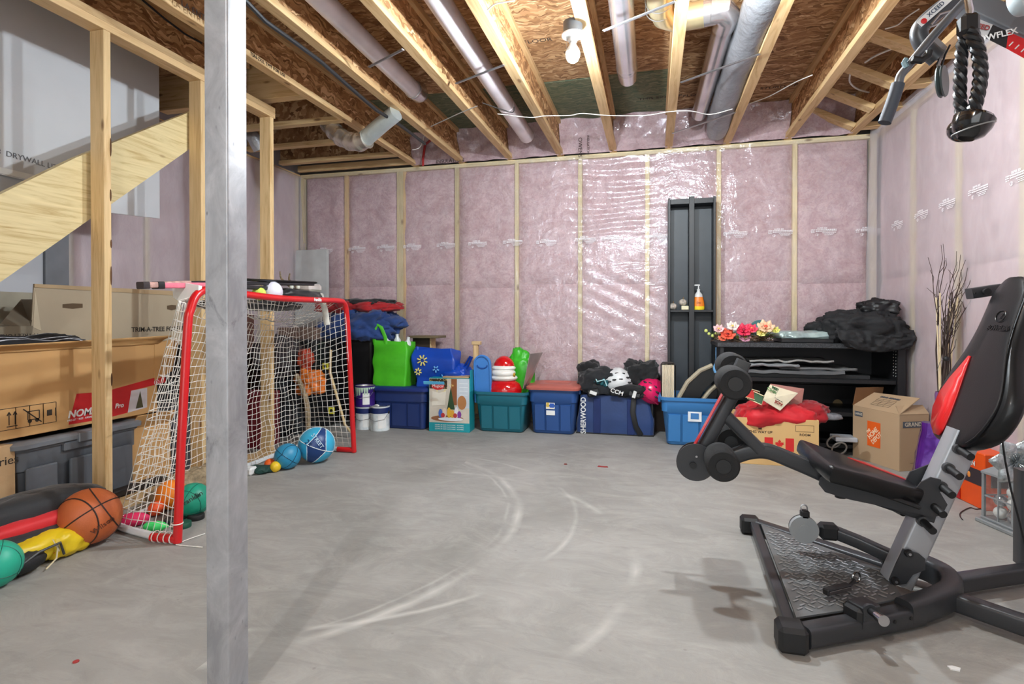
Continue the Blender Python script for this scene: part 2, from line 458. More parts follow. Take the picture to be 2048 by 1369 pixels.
def batt(x0, x1, z0, z1, seed, y=D, parent=None, side=0):
    def fn(u, v):
        e = min(1, 8 * min(u, 1 - u)) * min(1, 14 * min(v, 1 - v)); e = e ** .5
        p = (x0 + u * (x1 - x0), 0, z0 + v * (z1 - z0))
        d = .03 - .028 * e - .012 * nz(p, 3, seed) * e - .006 * ridge(p, 9, seed) * e
        return (p[0], y + d, p[2]) if not side else (XR + d, p[0], p[2])
    return MB().grid(fn, 22, 40).obj('insulation_batt', INS, parent)


for i in range(9):
    a, b = edges[i] + .02, edges[i + 1] - .02
    s_ = 1.31 + random.uniform(-.03, .03) * (i > 1)
    batt(a, b, .03, s_, i, parent=wb); batt(a, b, s_ - .005, H - .04, i + 20, parent=wb)


def film_fn(u, v):
    x = XL + u * (XR - XL); z = .02 + v * (TOP - .06)
    y = D - .012 - .006 * (1 + nz((x, 0, z), 2.2, 3)) - .004 * ridge((x, z, 0), 3.5, 5)
    if z > H - .06: y -= min(.05, (z - H + .06) * .5) * (1 if z < H else .0) * .3
    if -1.0 < x < .2 and z > 1.75:   # horizontal drape folds
        y -= .0075 * sin(z * 62 + 1.5 * nz((x, z, 0), 2, 1) * 3) * max(0, 1 - abs(x + .4) / .6)
    if -.9 < x < .4 and z < 1.5:
        y -= .008 * sin((z * .9 + x * .45) * 52) * max(0, 1 - abs(x + .2) / .7) * max(0, 1 - abs(z - 1.1) / .5)
    return (x, y, z)


def film_low(u, v):
    p = film_fn(u, v * (H - .02) / (TOP - .04)); return p


MB().grid(film_low, 170, 260).obj('vapour_barrier', FILM, wb)
# film and insulation tucked into each joist bay above the plate
for i in range(0, 8):
    x0, x1 = XJ + i * J + .012, XJ + (i + 1) * J - .012

    def fb(u, v, off=0):
        x = x0 + u * (x1 - x0); z = H - .005 + v * (TOP - H)
        y = D - .04 - .18 * v ** .8 * (1 - .25 * v) - .05 * nz((x, z, 1), 5, i) - .02 * ridge((x, z, 0), 9, i) - off
        return (x, y + .0, z)
    MB().grid(fb, 14, 10).obj('insulation_batt', INS, wb)
    MB().grid(lambda u, v: fb(u, v, .012 + .012 * abs(nz((u * 3, v * 2, i), 3, i))), 20, 14).obj('vapour_barrier', FILM, wb)

# printed marks on the film
pm = MB()


def print_mark():
    m = MB(); T = Matrix.Identity(4)
    for k, (a, b, z, h) in enumerate(((-.01, .15, .012, .008), (-.01, .15, 0, .007), (.04, .145, -.013, .005), (.05, .13, -.023, .004), (.055, .12, -.032, .004), (-.045, -.015, .014, .006), (-.047, -.015, .003, .006), (-.045, -.015, -.009, .006))):
        x = a
        while x < b:
            l = random.uniform(.004, .016); m.box(x, min(b, x + l), 0, .0006, z - h / 2, z + h / 2); x += l + .003
    for k in range(10):
        g = 2 * pi * k / 10; m.box(-.001 + .012 * cos(g), .003 + .012 * cos(g), 0, .0006, -.03 + .009 * sin(g), -.027 + .009 * sin(g))
    m.box(0, .004, 0, .0006, -.04, -.022); return m


pmesh = print_mark().mesh('print_mark', PRINTW, False)
tmesh = text('SUPER SIX', .017, frame((.04, 0, .0245), (1, 0, 0), (0, 0, 1)), PRINTW, wb, name='print_mark', ext=.0003, bold=.0004)
marks = [(640, 502), (705, 499), (762, 496), (815, 494), (882, 491), (945, 488), (1015, 485), (1082, 485), (1160, 480), (1213, 478), (1305, 474), (1458, 468), (1548, 465), (1634, 463), (1724, 462)]
tm = tmesh.data; COL.objects.unlink(tmesh); bpy.data.objects.remove(tmesh)
for u, v in marks:
    for me in (pmesh, tm):
        p = P(u, v, Y=D - .03); o = bpy.data.objects.new('print_mark', me); COL.objects.link(o); o.parent = wb; o.location = p

# right wall
wr = struct(MB().box(XR + .14, XR + .2, -2.7, D + .1, 0, TOP), 'wall_right', M((140, 138, 134), .8))
ys = [D - .02 - i * S for i in range(13)]
for y in ys[1:]: MB().bx(XR, XR + .09, y - .019, y + .019, .038, H - .038, .002).obj('stud', WZP, wr)
MB().bx(XR, XR + .09, -2.5, D, H - .038, H, .002).obj('top_plate', WY, wr)
MB().bx(XR, XR + .09, -2.5, D, 0, .038, .002).obj('bottom_plate', WY, wr)
for i in range(8):
    batt(ys[i + 1] + .02, ys[i] - .02, .03, 1.3, i + 40, parent=wr, side=1); batt(ys[i + 1] + .02, ys[i] - .02, 1.3, H - .04, i + 60, parent=wr, side=1)


def film_r(u, v):
    y = D - .01 - u * 7.4; z = .02 + v * (H + .03)
    x = XR - .012 - .01 * (1 + nz((y, 0, z), 1.6, 9)) - .005 * ridge((y, z, 0), 3, 8)
    c = max(0, 1 - (D - y) / .35); x -= .07 * c * (.5 + .5 * sin(z * 1.2)) * (.6 + .4 * sin((D - y) * 40))
    return (x, y, z)


MB().grid(film_r, 190, 60).obj('vapour_barrier', FILMS, wr)
MB().grid(lambda u, v: (XR - .03 - .02 * u + .012 * nz((u * 8, v, 0), 3), D - .02 - v * 7.3, H - .03 + u * .06 + .012 * nz((v * 30, u, 0), 2)), 5, 60).obj('vapour_barrier', FILMS, wr)
for u, v in ((1788, 452), (1835, 432), (1885, 411), (1945, 385), (2022, 356)):
    for me in (pmesh, tm):
        p = P(u, v, X=XR - .035); o = bpy.data.objects.new('print_mark', me); COL.objects.link(o); o.parent = wr; o.location = p; o.rotation_euler = (0, 0, -pi / 2)

# left wall (film over insulation) and the stairwell drywall
wl = struct(MB().box(XL - .2, XL - .14, -2.7, D + .1, 0, TOP), 'wall_left', M((140, 138, 134), .8))
for y in (5.1, 4.52, 3.92, 3.31, 2.75): MB().bx(XL - .09, XL, y - .019, y + .019, .038, H - .038, .002).obj('stud', WZP, wl)
for i, (a, b) in enumerate(((2.7, 3.31), (3.31, 3.92), (3.92, 4.52), (4.52, 5.1))):
    q = MB().grid(lambda u, v: (XL - .02 + .02 * nz((u, v, i), 4, i), a + .02 + u * (b - a - .04), .04 + v * (H - .08)), 12, 30).obj('insulation_batt', INS, wl)
MB().bx(XL - .09, XL, 2.6, D, H - .038, H, .002).obj('top_plate', WY, wl)


def film_l(u, v):
    y = 2.62 + u * 2.55; z = .02 + v * (TOP - .1)
    return (XL + .02 + .02 * nz((y, z, 0), 1.7, 4) + .012 * ridge((y * 1.5, z + y * .6, 0), 2, 6) - (.04 if z > H else 0), y, z)


MB().grid(film_l, 70, 70).obj('vapour_barrier', FILMS, wl)
DRY = M((204, 205, 208), .8, var=.04, vs=2.5, bump=.03, bs=60, name='grey_drywall_back')
DRY2 = M((190, 191, 196), .8, var=.03, vs=2.5)
wsx = -3.2
ws = struct(MB().prism([(-.6, 1.745), (2.24, 1.715), (2.24, 1.60), (2.99, 1.655), (2.99, TOP - .02), (-.6, TOP - .02)], .012, frame((wsx, 0, 0), (0, 1, 0), (0, 0, 1))), 'wall_stairwell', DRY, smooth=False)
MB().box(wsx - .03, wsx - .012, -.6, 2.24, 1.42, 1.72).obj('panel', DRY2, ws)
MB().box(wsx - .004, wsx + .016, -.6, 2.235, 1.722, 1.752).obj('edge_strip', WHITE, ws)
text('18  02-11-20  05:40  18  DRYWALL LITE', .04, frame((wsx + .014, 2.02, 1.83), (0, 1, -.03), (0, 0, 1)), M((110, 110, 114), .7), ws, align='CENTER')
MB().box(XL - .1, XL + .03, -2.6, 2.58, 0, TOP).obj('panel', DRY2, wl)
MB().box(XL + .0, XL + .05, 2.56, 2.70, 0, H).obj('steel_stud', M((120, 122, 128), .5), wl)
struct(MB().box(-4.2, 2.3, -2.75, -2.65, 0, TOP), 'wall_front', M((205, 200, 196), .8))

# open stud wall by the stairs
wst = root_struct('wall_stair', (-2.695, 2.8, 0)); WS = wst
for y in (2.167 - .61 * 2, 2.167 - .61, 2.186, 2.796, 3.42):
    MB().bx(-2.74, -2.65, y - .019, y + .019, .038, H - .078, .003).obj('stud', WZ, wst, world=True)
MB().bx(-2.742, -2.648, -.3, 3.455, H - .078, H - .04, .002).obj('top_plate', WY, wst, world=True)
MB().bx(-2.742, -2.648, -.3, 3.455, H - .04, H - .002, .002).obj('top_plate', WY, wst, world=True)
MB().bx(-2.742, -2.648, -.3, 3.455, 0, .038, .002).obj('bottom_plate', WY, wst, world=True)
# bark edge (wane) and knots on the nearest stud
m = MB(); bark = M((92, 62, 38), .9, bump=.6, bs=60)
for z in [1.84, 1.36, 1.2, 1.62, .7]:
    m.ball((-2.650, 2.203 - .004 * random.random(), z + random.uniform(-.02, .02)), (.004, .005, .02 + random.random() * .03), 10)
m.obj('bark_edge', bark, wst, world=True)

# staircase stringer
sx = -2.79
st = thing('staircase', 'laminated wooden stair stringer rising to the right behind the open studs', 'stairs', (sx, 2.3, 0))
LVL = wood('y', (216, 198, 150), (180, 152, 100), 'laminated_veneer', knots=True, vary=.05)
MB().prism([(1.0, .56 - .05), (1.8, 1.168), (2.8, 2.032), (3.12, 2.31), (3.12, 2.47), (2.8, 2.256), (2.11, 1.785), (1.80, 1.547), (1.0, .93)], .038, frame((sx, 0, 0), (0, 1, 0), (0, 0, 1))).obj('stringer', LVL, st, world=True, smooth=False)
for k in range(3):
    MB().bx(-3.16, sx, 2.42 + k * .26 - 1.3, 2.68 + k * .26 - 1.3, .93 + k * .21 - .06, .96 + k * .21 - .06, .003).obj('tread', WX, st, world=True)

# steel post
PW = .0695; pc = P(456, 700, Y=1.15)
post = thing('steel_post', 'grey square steel column in the foreground left of centre', 'post', (pc.x - PW / 2, pc.y + PW / 2, 0))
xx = N('scuffed_grey_steel'); co = xx.coord(); a = xx.noise(xx.coord((1, 1, .7)), 9, 5, .65, .7); b = xx.noise(co, 30, 4)
c = xx.ramp(a, [(.35, lin((152, 153, 157))), (.55, lin((176, 177, 181))), (.72, lin((200, 201, 204)))])
vo = xx.n('ShaderNodeTexVoronoi', i_Scale=34.0); xx.l(xx.coord((1, 1, .5)), vo.inputs['Vector'])
spk = xx.math('MULTIPLY', xx.ramp(vo.outputs['Distance'], [(.05, (1, 1, 1, 1)), (.12, (0, 0, 0, 1))]), xx.ramp(xx.noise(co, 3, 2), [(.45, (0, 0, 0, 1)), (.6, (1, 1, 1, 1))]))
c = xx.mix(xx.math('MULTIPLY', spk, .7), c, lin((70, 68, 68)))
scf = xx.ramp(xx.noise(xx.coord((1, 1, .8), loc=(3, 1, 2)), 6, 6, .7, 1.5), [(.62, (0, 0, 0, 1)), (.72, (.7, .7, .7, 1))]); c = xx.mix(scf, c, lin((112, 113, 116)))
xx.col(c); xx.set(Roughness=.45, Metallic=.35); xx.bump(b, .08, .002); POSTM = xx.m
MB().sqtube([(0, 0, .012), (0, 0, H - .02)], PW, PW, up=(0, 1, 0), rad=.005).obj('column', POSTM, post)
MB().bx(-.04, .04, -.04, .04, 0, .012, .002).obj('base_plate', POSTM, post)
MB().bx(-.09, .09, -.09, .09, H - .02, H, .002).obj('cap_plate', POSTM, post)
# ================================================================ CEILING THINGS
# lamp holder with bulb
lh = thing('ceiling_lamp', 'bare lit bulb in a white round holder under the joists', 'lamp', (BULB.x, BULB.y, 2.375))
MB().lathe([(.057, .088), (.057, .080), (.05, .074), (.032, .068), (.024, .062), (.022, .048), (0.02, .046)], 32).obj('holder', M((238, 238, 236), .35), lh)
MB().lathe([(.050, .088), (.050, .15)], 24).obj('junction_box', M((90, 92, 96), .5), lh)
MB().lathe([(.0135, .06), (.0135, .045)], 20).obj('socket', STEEL, lh)
x = N('glowing_bulb'); x.set(Emission_Color=(.82, .92, 1, 1), Emission_Strength=2700.0); x.col((1, 1, 1, 1)); GLOW = x.m
gb = MB().lathe([(.001, -.058), (.014, -.056), (.026, -.047), (.034, -.03), (.036, -.012), (.0355, -.006)], 32, caps=(1, 1)).obj('bulb', GLOW, lh)
MB().lathe([(.0358, -.007), (.033, .008), (.021, .028), (.0135, .047)], 28).obj('bulb_base', M((236, 236, 236), .4), lh)
gb.visible_shadow = True
MB().tube([(-.03, 0, .09), (-.032, 0, .03), (-.032, 0, -.02)], .0012, 5).obj('pull_chain', STEEL, lh)
BULBPOS = None
DUCTM = {}


def duct_mat(c, rough, metal, name, foil=0):
    x = N(name); co = x.coord(); f = x.noise(x.coord((1, 1, 1)), 3, 4); L = lin(c)
    x.col(x.ramp(f, [(.3, tuple(q * .82 for q in L[:3]) + (1,)), (.7, tuple(min(1, q * 1.15) for q in L[:3]) + (1,))]))
    x.set(Roughness=rough, Metallic=metal); x.bump(x.noise(co, 22 if foil else 5, 5), .9 if foil else .15, .008); return x.m


GALV = duct_mat((205, 202, 205), .24, .85, 'galvanised_duct'); GALVP = duct_mat((236, 226, 228), .4, .1, 'dull_galvanised_duct'); FOIL = duct_mat((190, 192, 196), .32, .6, 'crinkled_foil', 1)
GREYF = duct_mat((140, 142, 146), .4, .35, 'grey_foil_jacket', 1)
# long pale ducts in the joist bays
d1 = thing('round_duct', 'pale round duct in the left joist bay ending at an elbow', 'duct', (-1.62, 2.6, 2.6))
MB().cyl((-1.63, 1.2, 2.62), (-1.66, 3.68, 2.62), .058, n=28).obj('pipe', GALVP, d1, world=True)
MB().tube([(-1.66, 3.66, 2.62), (-1.66, 3.74, 2.625), (-1.675, 3.80, 2.65), (-1.70, 3.84, 2.70)], .062, 20).obj('elbow', GALV, d1, world=True)
for y in (3.64, 2.2): MB().tube([(-1.66 + .062 * cos(a), y, 2.62 + .062 * sin(a)) for a in [2 * pi * k / 24 for k in range(24)]], .003, 5, closed=True).obj('seam_ring', STEEL, d1, world=True)
d2 = thing('round_duct', 'long pale round duct between joists, second from the left', 'duct', (-1.06, 3, 2.6))
MB().cyl((-1.05, 1.2, 2.63), (-1.09, 4.72, 2.61), .062, n=28).obj('pipe', GALVP, d2, world=True)
MB().cyl((-1.083, 4.05, 2.61), (-1.09, 4.80, 2.61), .065, n=28).obj('collar', GALVP, d2, world=True)
d3 = thing('round_duct', 'shiny galvanised duct stub with crimped end right of the bulb', 'duct', (-.16, 3.2, 2.64))
MB().cyl((-.155, 1.6, 2.65), (-.17, 3.72, 2.65), .066, n=30).obj('pipe', GALV, d3, world=True)
L = []
for y, r in ((3.70, .066), (3.72, .070), (3.735, .066), (3.75, .070), (3.765, .065)): L.append((r, y))
MB().lathe(L, 30, Matrix.Translation((-.17, 0, 2.65)) @ rot(-pi / 2), (0, 0)).obj('bead', GALV, d3, world=True)
m = MB(); n = 60
m.loft([[(-.17 + (r + .0025 * (k % 2)) * cos(2 * pi * k / n), y, 2.65 + (r + .0025 * (k % 2)) * sin(2 * pi * k / n)) for k in range(n)] for y, r in ((3.76, .064), (3.90, .060))], caps=(0, 0))
m.obj('crimped_end', GALV, d3, world=True, ang=80)
d4 = thing('round_duct', 'galvanised duct with gored elbow crossing under a joist', 'duct', (.2, 3.2, 2.65))
m = MB(); pts = [(.03, 2.6, 2.66), (.035, 3.06, 2.66), (.06, 3.16, 2.66), (.12, 3.22, 2.665), (.2, 3.23, 2.67), (.27, 3.22, 2.67)]
m.tube(pts, [.07, .07, .071, .071, .07, .07], 26); m.obj('elbow', M((214, 200, 160), .3, .8, name='brassy_elbow'), d4, world=True)
MB().cyl((.2, 3.23, 2.67), (.33, 3.21, 2.67), .069, n=26).obj('pipe', GALV, d4, world=True)
MB().tube([(.30, 3.20, 2.67), (.36, 3.20, 2.67), (.39, 3.25, 2.66), (.385, 3.34, 2.65)], [.07, .072, .07, .066], 26).obj('elbow', GALV, d4, world=True)
MB().cyl((.385, 3.32, 2.65), (.36, 4.70, 2.64), .060, n=28).obj('pipe', GALV, d4, world=True)
for q in ((.03, 3.0), (.03, 3.08)): MB().tube([(q[0] + .073 * cos(a), q[1], 2.66 + .073 * sin(a)) for a in [2 * pi * k / 24 for k in range(24)]], .003, 5, closed=True).obj('seam_ring', STEEL, d4, world=True)
# insulated flex duct
fd = thing('insulated_flex_duct', 'fat grey foil-jacketed flexible duct between joists', 'duct', (.52, 3.6, 2.6))
m = MB(); loops = []
for k in range(120):
    t = k / 119; y = 1.9 + 3.05 * t; cx = .53 + .012 * sin(5 * t); cz = 2.60 - .012 * sin(8 * t) - (.05 * max(0, t - .9) * 10 * .5)
    r = .098 * (1 + .03 * sin(y * 11)) - .015 * max(0, t - .93) * 14
    loops.append([(cx + r * cos(a) * (1 + .05 * nz((cos(a), y * 4, sin(a)), 3, 2)), y, cz + r * .95 * sin(a) * (1 + .05 * nz((cos(a), y * 9, sin(a)), 3, 8))) for a in [2 * pi * q / 30 for q in range(30)]])
m.loft(loops); m.obj('jacket', GREYF, fd, world=True, ang=80)
# flexible aluminium elbow hanging below joist
fx = thing('aluminium_flex_duct', 'shiny flexible aluminium elbow duct hanging below the left joist', 'duct', (-2.2, 3.8, 2.4))
pts = [P(657, 248, Y=3.95), P(668, 262, Y=3.9), P(682, 275, Y=3.86), P(700, 283, Y=3.83), P(718, 285, Y=3.8), P(734, 278, Y=3.78)]
fine = []
for i in range(len(pts) - 1):
    for k in range(6): fine.append(pts[i].lerp(pts[i + 1], k / 6))
fine.append(pts[-1])
MB().tube(fine, [.066 + .006 * (i % 6 in (0, 1)) for i in range(len(fine))], 22).obj('elbow', duct_mat((205, 196, 184), .25, .7, 'flex_foil', 1), fx, world=True, ang=60)
MB().tube([P(726, 281, Y=3.79), P(745, 265, Y=3.76), P(765, 248, Y=3.72), P(792, 226, Y=3.68)], [.062, .06, .058, .058], 20).obj('foil_sleeve', duct_mat((205, 215, 214), .45, .6, 'foil_tape', 1), fx, world=True, ang=60)
fx2 = thing('aluminium_flex_duct', 'short foil duct end seen behind the steel column under the cross joists', 'duct', (-3.1, 3.95, 2.4))
MB().tube([P(478, 205, Y=3.86), P(492, 255, Y=4.0), P(503, 268, Y=4.0), P(512, 285, Y=4.02), P(520, 300, Y=4.05)], .055, 16).obj('pipe', FOIL, fx2, world=True)


# bridging rods and cables
def rod(a, b, label, grp=None):
    m = MB(); m.tube([a, b], .0085, 8, flat=(1.3, .5)); return one(m, 'bridging_rod', STEEL, label, 'metal strap', grp)


def endpt(u, v, z=2.5): return P(u, v, Z=z)


rod(endpt(738, 134), endpt(806, 99), 'metal strap crossing the left pale duct')
rod(endpt(912, 167), endpt(1008, 130), 'metal strap crossing the second pale duct')
rod(endpt(1207, 62), endpt(1350, 3), 'bright metal strap crossing the galvanised duct stub')
rod(endpt(1362, 165), endpt(1520, 108), 'metal strap across the grey foil duct, nearer one')
rod(endpt(1345, 267), endpt(1470, 225), 'metal strap across the grey foil duct, near the back wall')


def cable(pts, label, r=.0035, c=(222, 218, 212), name='electrical_cable', grp=None, cat='cable'):
    m = MB(); q = []; pts = [V(p) for p in pts]
    for i in range(len(pts) - 1):
        p0, p1, p2, p3 = pts[max(i - 1, 0)], pts[i], pts[i + 1], pts[min(i + 2, len(pts) - 1)]
        for k in range(5):
            t = k / 5; q.append(.5 * ((2 * p1) + (p2 - p0) * t + (2 * p0 - 5 * p1 + 4 * p2 - p3) * t * t + (3 * p1 - p0 - 3 * p2 + p3) * t ** 3))
    q.append(pts[-1]); m.tube(q, r, 6); return one(m, name, M(c, .5), label, cat, grp)


cable([P(u, v, Z=z) for u, v, z in ((995, 228, 2.53), (1060, 235, 2.5), (1090, 232, 2.503), (1140, 231, 2.503), (1165, 227, 2.503), (1215, 231, 2.503), (1290, 231, 2.5), (1335, 224, 2.503), (1380, 222, 2.5), (1420, 229, 2.5), (1465, 218, 2.503))], 'long white electrical cable stapled across the joists')
cable([P(u, v, Z=2.503) for u, v in ((965, 206), (1000, 218), (1025, 225), (1028, 214))], 'short dark cable end beside the second pale duct', c=(60, 58, 56))
cable([P(u, v, Z=2.505) for u, v in ((862, 253), (890, 240), (925, 224), (955, 212))], 'grey cable crossing between two joists near the green sheathing', c=(170, 168, 164))
cable([P(825, 300, Y=4.6), P(838, 296, Y=4.6), P(846, 282, Y=4.6), P(850, 272, Y=4.6), V((XJ + J - .04, 4.58, 2.56))], 'loose cable end hanging by the red strap')
cable([P(u, v, Z=2.507) for u, v in ((975, 20), (990, 8), (1010, 4), (1030, 1))], 'white cable looping over a joist at the top edge')
cable([P(u, v, Z=2.56) for u, v in ((1500, 207), (1540, 192), (1590, 165), (1625, 150))], 'thin cable under the wide joist bay')
cable([P(u, v, Z=2.65) for u, v in ((1700, 148), (1700, 165), (1715, 178), (1738, 185))], 'white cable loop above the diagonal blocks, nearer the wall', r=.006)
cable([P(u, v, Z=2.65) for u, v in ((1730, 125), (1750, 112), (1785, 97))], 'white cable piece above the diagonal blocks, nearer the machine', r=.006)
cable([P(u, v, Z=2.6) for u, v in ((1770, 58), (1795, 50), (1812, 35), (1838, 18))], 'thin pale wire by the top right joist')
m = MB(); q = [P(u, v, X=-1.86) for u, v in ((485, -5), (530, 42), (590, 85), (640, 122), (700, 175), (752, 220), (800, 250), (850, 288))]
m.tube(q, .012, 8); one(m, 'electrical_cable', M((38, 38, 40), .5), 'thick black cable bundle running along a joist flange', 'cable')
m = MB(); q = [P(u, v, X=-2.74) for u, v in ((285, 0), (330, 38), (370, 68), (403, 86))]
m.tube(q, .006, 8); one(m, 'electrical_cable', M((38, 38, 40), .5), 'thin black cable above the stair wall top plate', 'cable')
m = MB(); q = [P(846, 332, Y=5.0), P(846, 318, Y=5.0), P(850, 290, Y=5.0), P(862, 280, Y=5.0)]
m.tube(q, .012, 8); one(m, 'red_strap', M((170, 30, 30), .5), 'red strap hanging above the wall plate beside the third joist', 'strap')
# printing on joists, sheathing and film
tj = M((50, 40, 34), .8)
jj = [o for o in ceil.children]
text('LA ENTRY', .045, frame((-2.265 + .034, 2.32, H + .02), (0, 1, 0), (0, 0, 1)), tj, ceil, sx=1)
text('TSN-2X/L TMT FOR USE', .03, frame((-2.305 + .034, 2.9, H + .021), (0, 1, 0), (0, 0, 1)), tj, ceil)
for u, v, s, rz in ((1410, 188, 'FLOOR  SIDE', 0), (1320, 195, 'THIS SIDE UP', 0), (1580, 172, 'STURD-I-FLOOR', 0), (1075, 82, 'FLOOR', 0)):
    p = P(u, v, Z=TOP - .001); text(s, .06, frame(p, (1, .0, 0), (0, -1, 0)), tj, ceil)
text('OWENS', .05, frame(P(1160, 295, Y=D - .16), (0, 0, -1), (1, 0, 0)), tj, wb); text('INSULATION', .03, frame(P(1176, 290, Y=D - .16), (0, 0, -1), (1, 0, 0)), tj, wb)
text('INSULATION', .05, frame(P(900, 322, Y=D - .1), (1, 0, 0), (0, 0, 1)), tj, wb)

# ================================================================ BACK ROW OF STORED THINGS


def rr(w, d, r, z, n=5, cx=0, cy=0):
    L = []
    for sx_, sy_, a0 in ((1, 1, 0), (-1, 1, 90), (-1, -1, 180), (1, -1, 270)):
        for k in range(n + 1):
            g = R(a0 + 90 * k / n); L.append((cx + sx_ * (w / 2 - r) + r * cos(g), cy + sy_ * (d / 2 - r) + r * sin(g), z))
    return L


def tote(label, col, loc, w, d, h, rz=0, lid=None, taper=.84, rough=.42, group=None, ribs=True, rimc=None):
    t = thing('storage_tote', label, 'storage tote', loc, rz, group); mt = M(col, rough, var=.05, vs=3)
    k = lambda f: taper + (1 - taper) * f
    L = [rr(w * k(0) - .03, d * k(0) - .03, .03, 0), rr(w * k(0), d * k(0), .04, .012), rr(w * k(.68) - .004, d * k(.68) - .004, .045, h * .68), rr(w * k(.7) + .012, d * k(.7) + .012, .045, h * .70), rr(w * k(.94), d * k(.94), .045, h * .93),
         rr(w + .02, d + .02, .05, h * .935), rr(w + .025, d + .025, .05, h), rr(w - .005, d - .005, .045, h), rr(w * k(.9) - .012, d * k(.9) - .012, .04, h * .9), rr(w * k(0) - .012, d * k(0) - .012, .035, .02)]
    MB().loft(L).obj('body', mt, t, ang=50)
    if ribs:
        for sx_ in (-1, 0, 1):
            x0 = sx_ * w * .27; q = MB(); y0 = -(d * k(0)) / 2; y1 = -(d * k(.64)) / 2
            hw = w * (.1 if sx_ else .13)
            q.add([(x0 - hw, y0 - .006, .03), (x0 + hw, y0 - .006, .03), (x0 + hw, y1 - .006, h * .64), (x0 - hw, y1 - .006, h * .64), (x0 - hw - .01, y0 + .02, .02), (x0 + hw + .01, y0 + .02, .02), (x0 + hw + .01, y1 + .02, h * .66), (x0 - hw - .01, y1 + .02, h * .66)],
                  [(0, 1, 2, 3), (0, 4, 5, 1), (1, 5, 6, 2), (2, 6, 7, 3), (3, 7, 4, 0)])
            if sx_ == 0 or lid is None or True: q.obj('rib', mt, t, ang=20)
    for sx_ in (-1, 1):
        MB().bx(sx_ * (w / 2 + .008) - .012, sx_ * (w / 2 + .008) + .012, -d * .18, d * .18, h * .84, h * .95, .006).obj('handle', mt, t)
    if lid:
        lc, lh_ = lid; lm = M(lc, .45, var=.05, vs=3)
        L = [rr(w + .05, d + .05, .055, h - .012), rr(w + .055, d + .055, .06, h + .008), rr(w + .03, d + .03, .055, h + .02), rr(w - .06, d - .06, .04, h + .022), rr(w - .08, d - .08, .04, h + lh_), rr(w - .16, d - .16, .03, h + lh_ + .002), rr(w - .18, d - .17, .03, h + lh_ - .006)]
        MB().loft(L).obj('lid', lm, t, ang=50)
        for sx_ in (-1, 1): MB().bx(sx_ * (w / 2 + .02) - .014, sx_ * (w / 2 + .02) + .014, -.05, .05, h - .03, h + .018, .004).obj('latch', lm, t)
    return t


def xrange(uL, uR, v, Y): return P(uL, v, Y=Y).x, P(uR, v, Y=Y).x


# navy tote with lid (carries the green and blue bags)
a, b = xrange(745, 851, 800, 4.5); hz = P(800, 775, Y=4.5).z
tote('navy blue lidded storage tote under the green bag', (32, 52, 106), ((a + b) / 2, 4.5 + .2, 0), b - a, .40, hz - .02, lid=((30, 50, 118), .02), taper=.93)
# teal open tote
a, b = xrange(950, 1053, 790, 4.6); hz = P(1000, 784, Y=4.6).z
teal = tote('teal open storage tote holding a Santa figure', (30, 106, 122), ((a + b) / 2, 4.58 + .2, 0), b - a, .42, hz, rz=0.02, taper=.84)
TX = (a + b) / 2
m = MB(); m.tube([(TX - (b - a) / 2 - .004, 4.56, hz - .05), (TX - .16, 4.555, hz - .065), (TX, 4.553, hz - .085), (TX + .16, 4.555, hz - .065), (TX + (b - a) / 2, 4.56, hz - .05)], .004, 6)
# blue tote, rust-red lid
a, b = xrange(1060, 1141, 800, 4.62); hz = P(1100, 775, Y=4.62).z
bt = tote('blue storage tote with a rust red lid', (42, 80, 140), ((a + b) / 2 + .02, 4.60 + .22, 0), b - a + .06, .42, hz - .01, rz=.0, lid=((180, 98, 86), .028), taper=.86)
y = -.425 / 2 + .012
MB().bx(-.055, .02, y - .012, y - .004, hz * .52, hz * .78, .001, rot(-.035)).obj('sticker', M((232, 228, 214), .5), bt)
MB().bx(-.055, .02, y - .0135, y - .011, hz * .72, hz * .78, .001, rot(-.035)).obj('sticker', M((196, 40, 40), .5), bt)
MB().bx(-.022, .015, y - .0135, y - .011, hz * .55, hz * .64, .001, rot(-.035)).obj('sticker', M((40, 84, 170), .5), bt)
MB().bx(-.052, -.028, y - .0135, y - .011, hz * .56, hz * .68, .001, rot(-.035)).obj('sticker', M((214, 180, 70), .5), bt)
MB().bx(-.052, .022, y - .010, y - .002, hz * .39, hz * .49, .001, rot(-.035)).obj('sticker', M((236, 236, 232), .5), bt)
# sky blue tote on the right
a, b = xrange(1322, 1443, 800, 4.42); hz = P(1380, 797, Y=4.42).z
lb = tote('bright blue open tote holding a folded cream cushion', (58, 124, 186), ((a + b) / 2, 4.42 + .22, 0), b - a, .42, hz, taper=.80)
LX0, LX1, LH = a, b, hz
MB().bx(-.02, .08, -.205, -.198, hz * .52, hz * .72, .001).obj('sticker', M((226, 230, 232), .5), lb)
MB().bx(.0, .06, -.207, -.203, hz * .57, hz * .69, .001).obj('sticker', M((60, 120, 180), .5), lb)


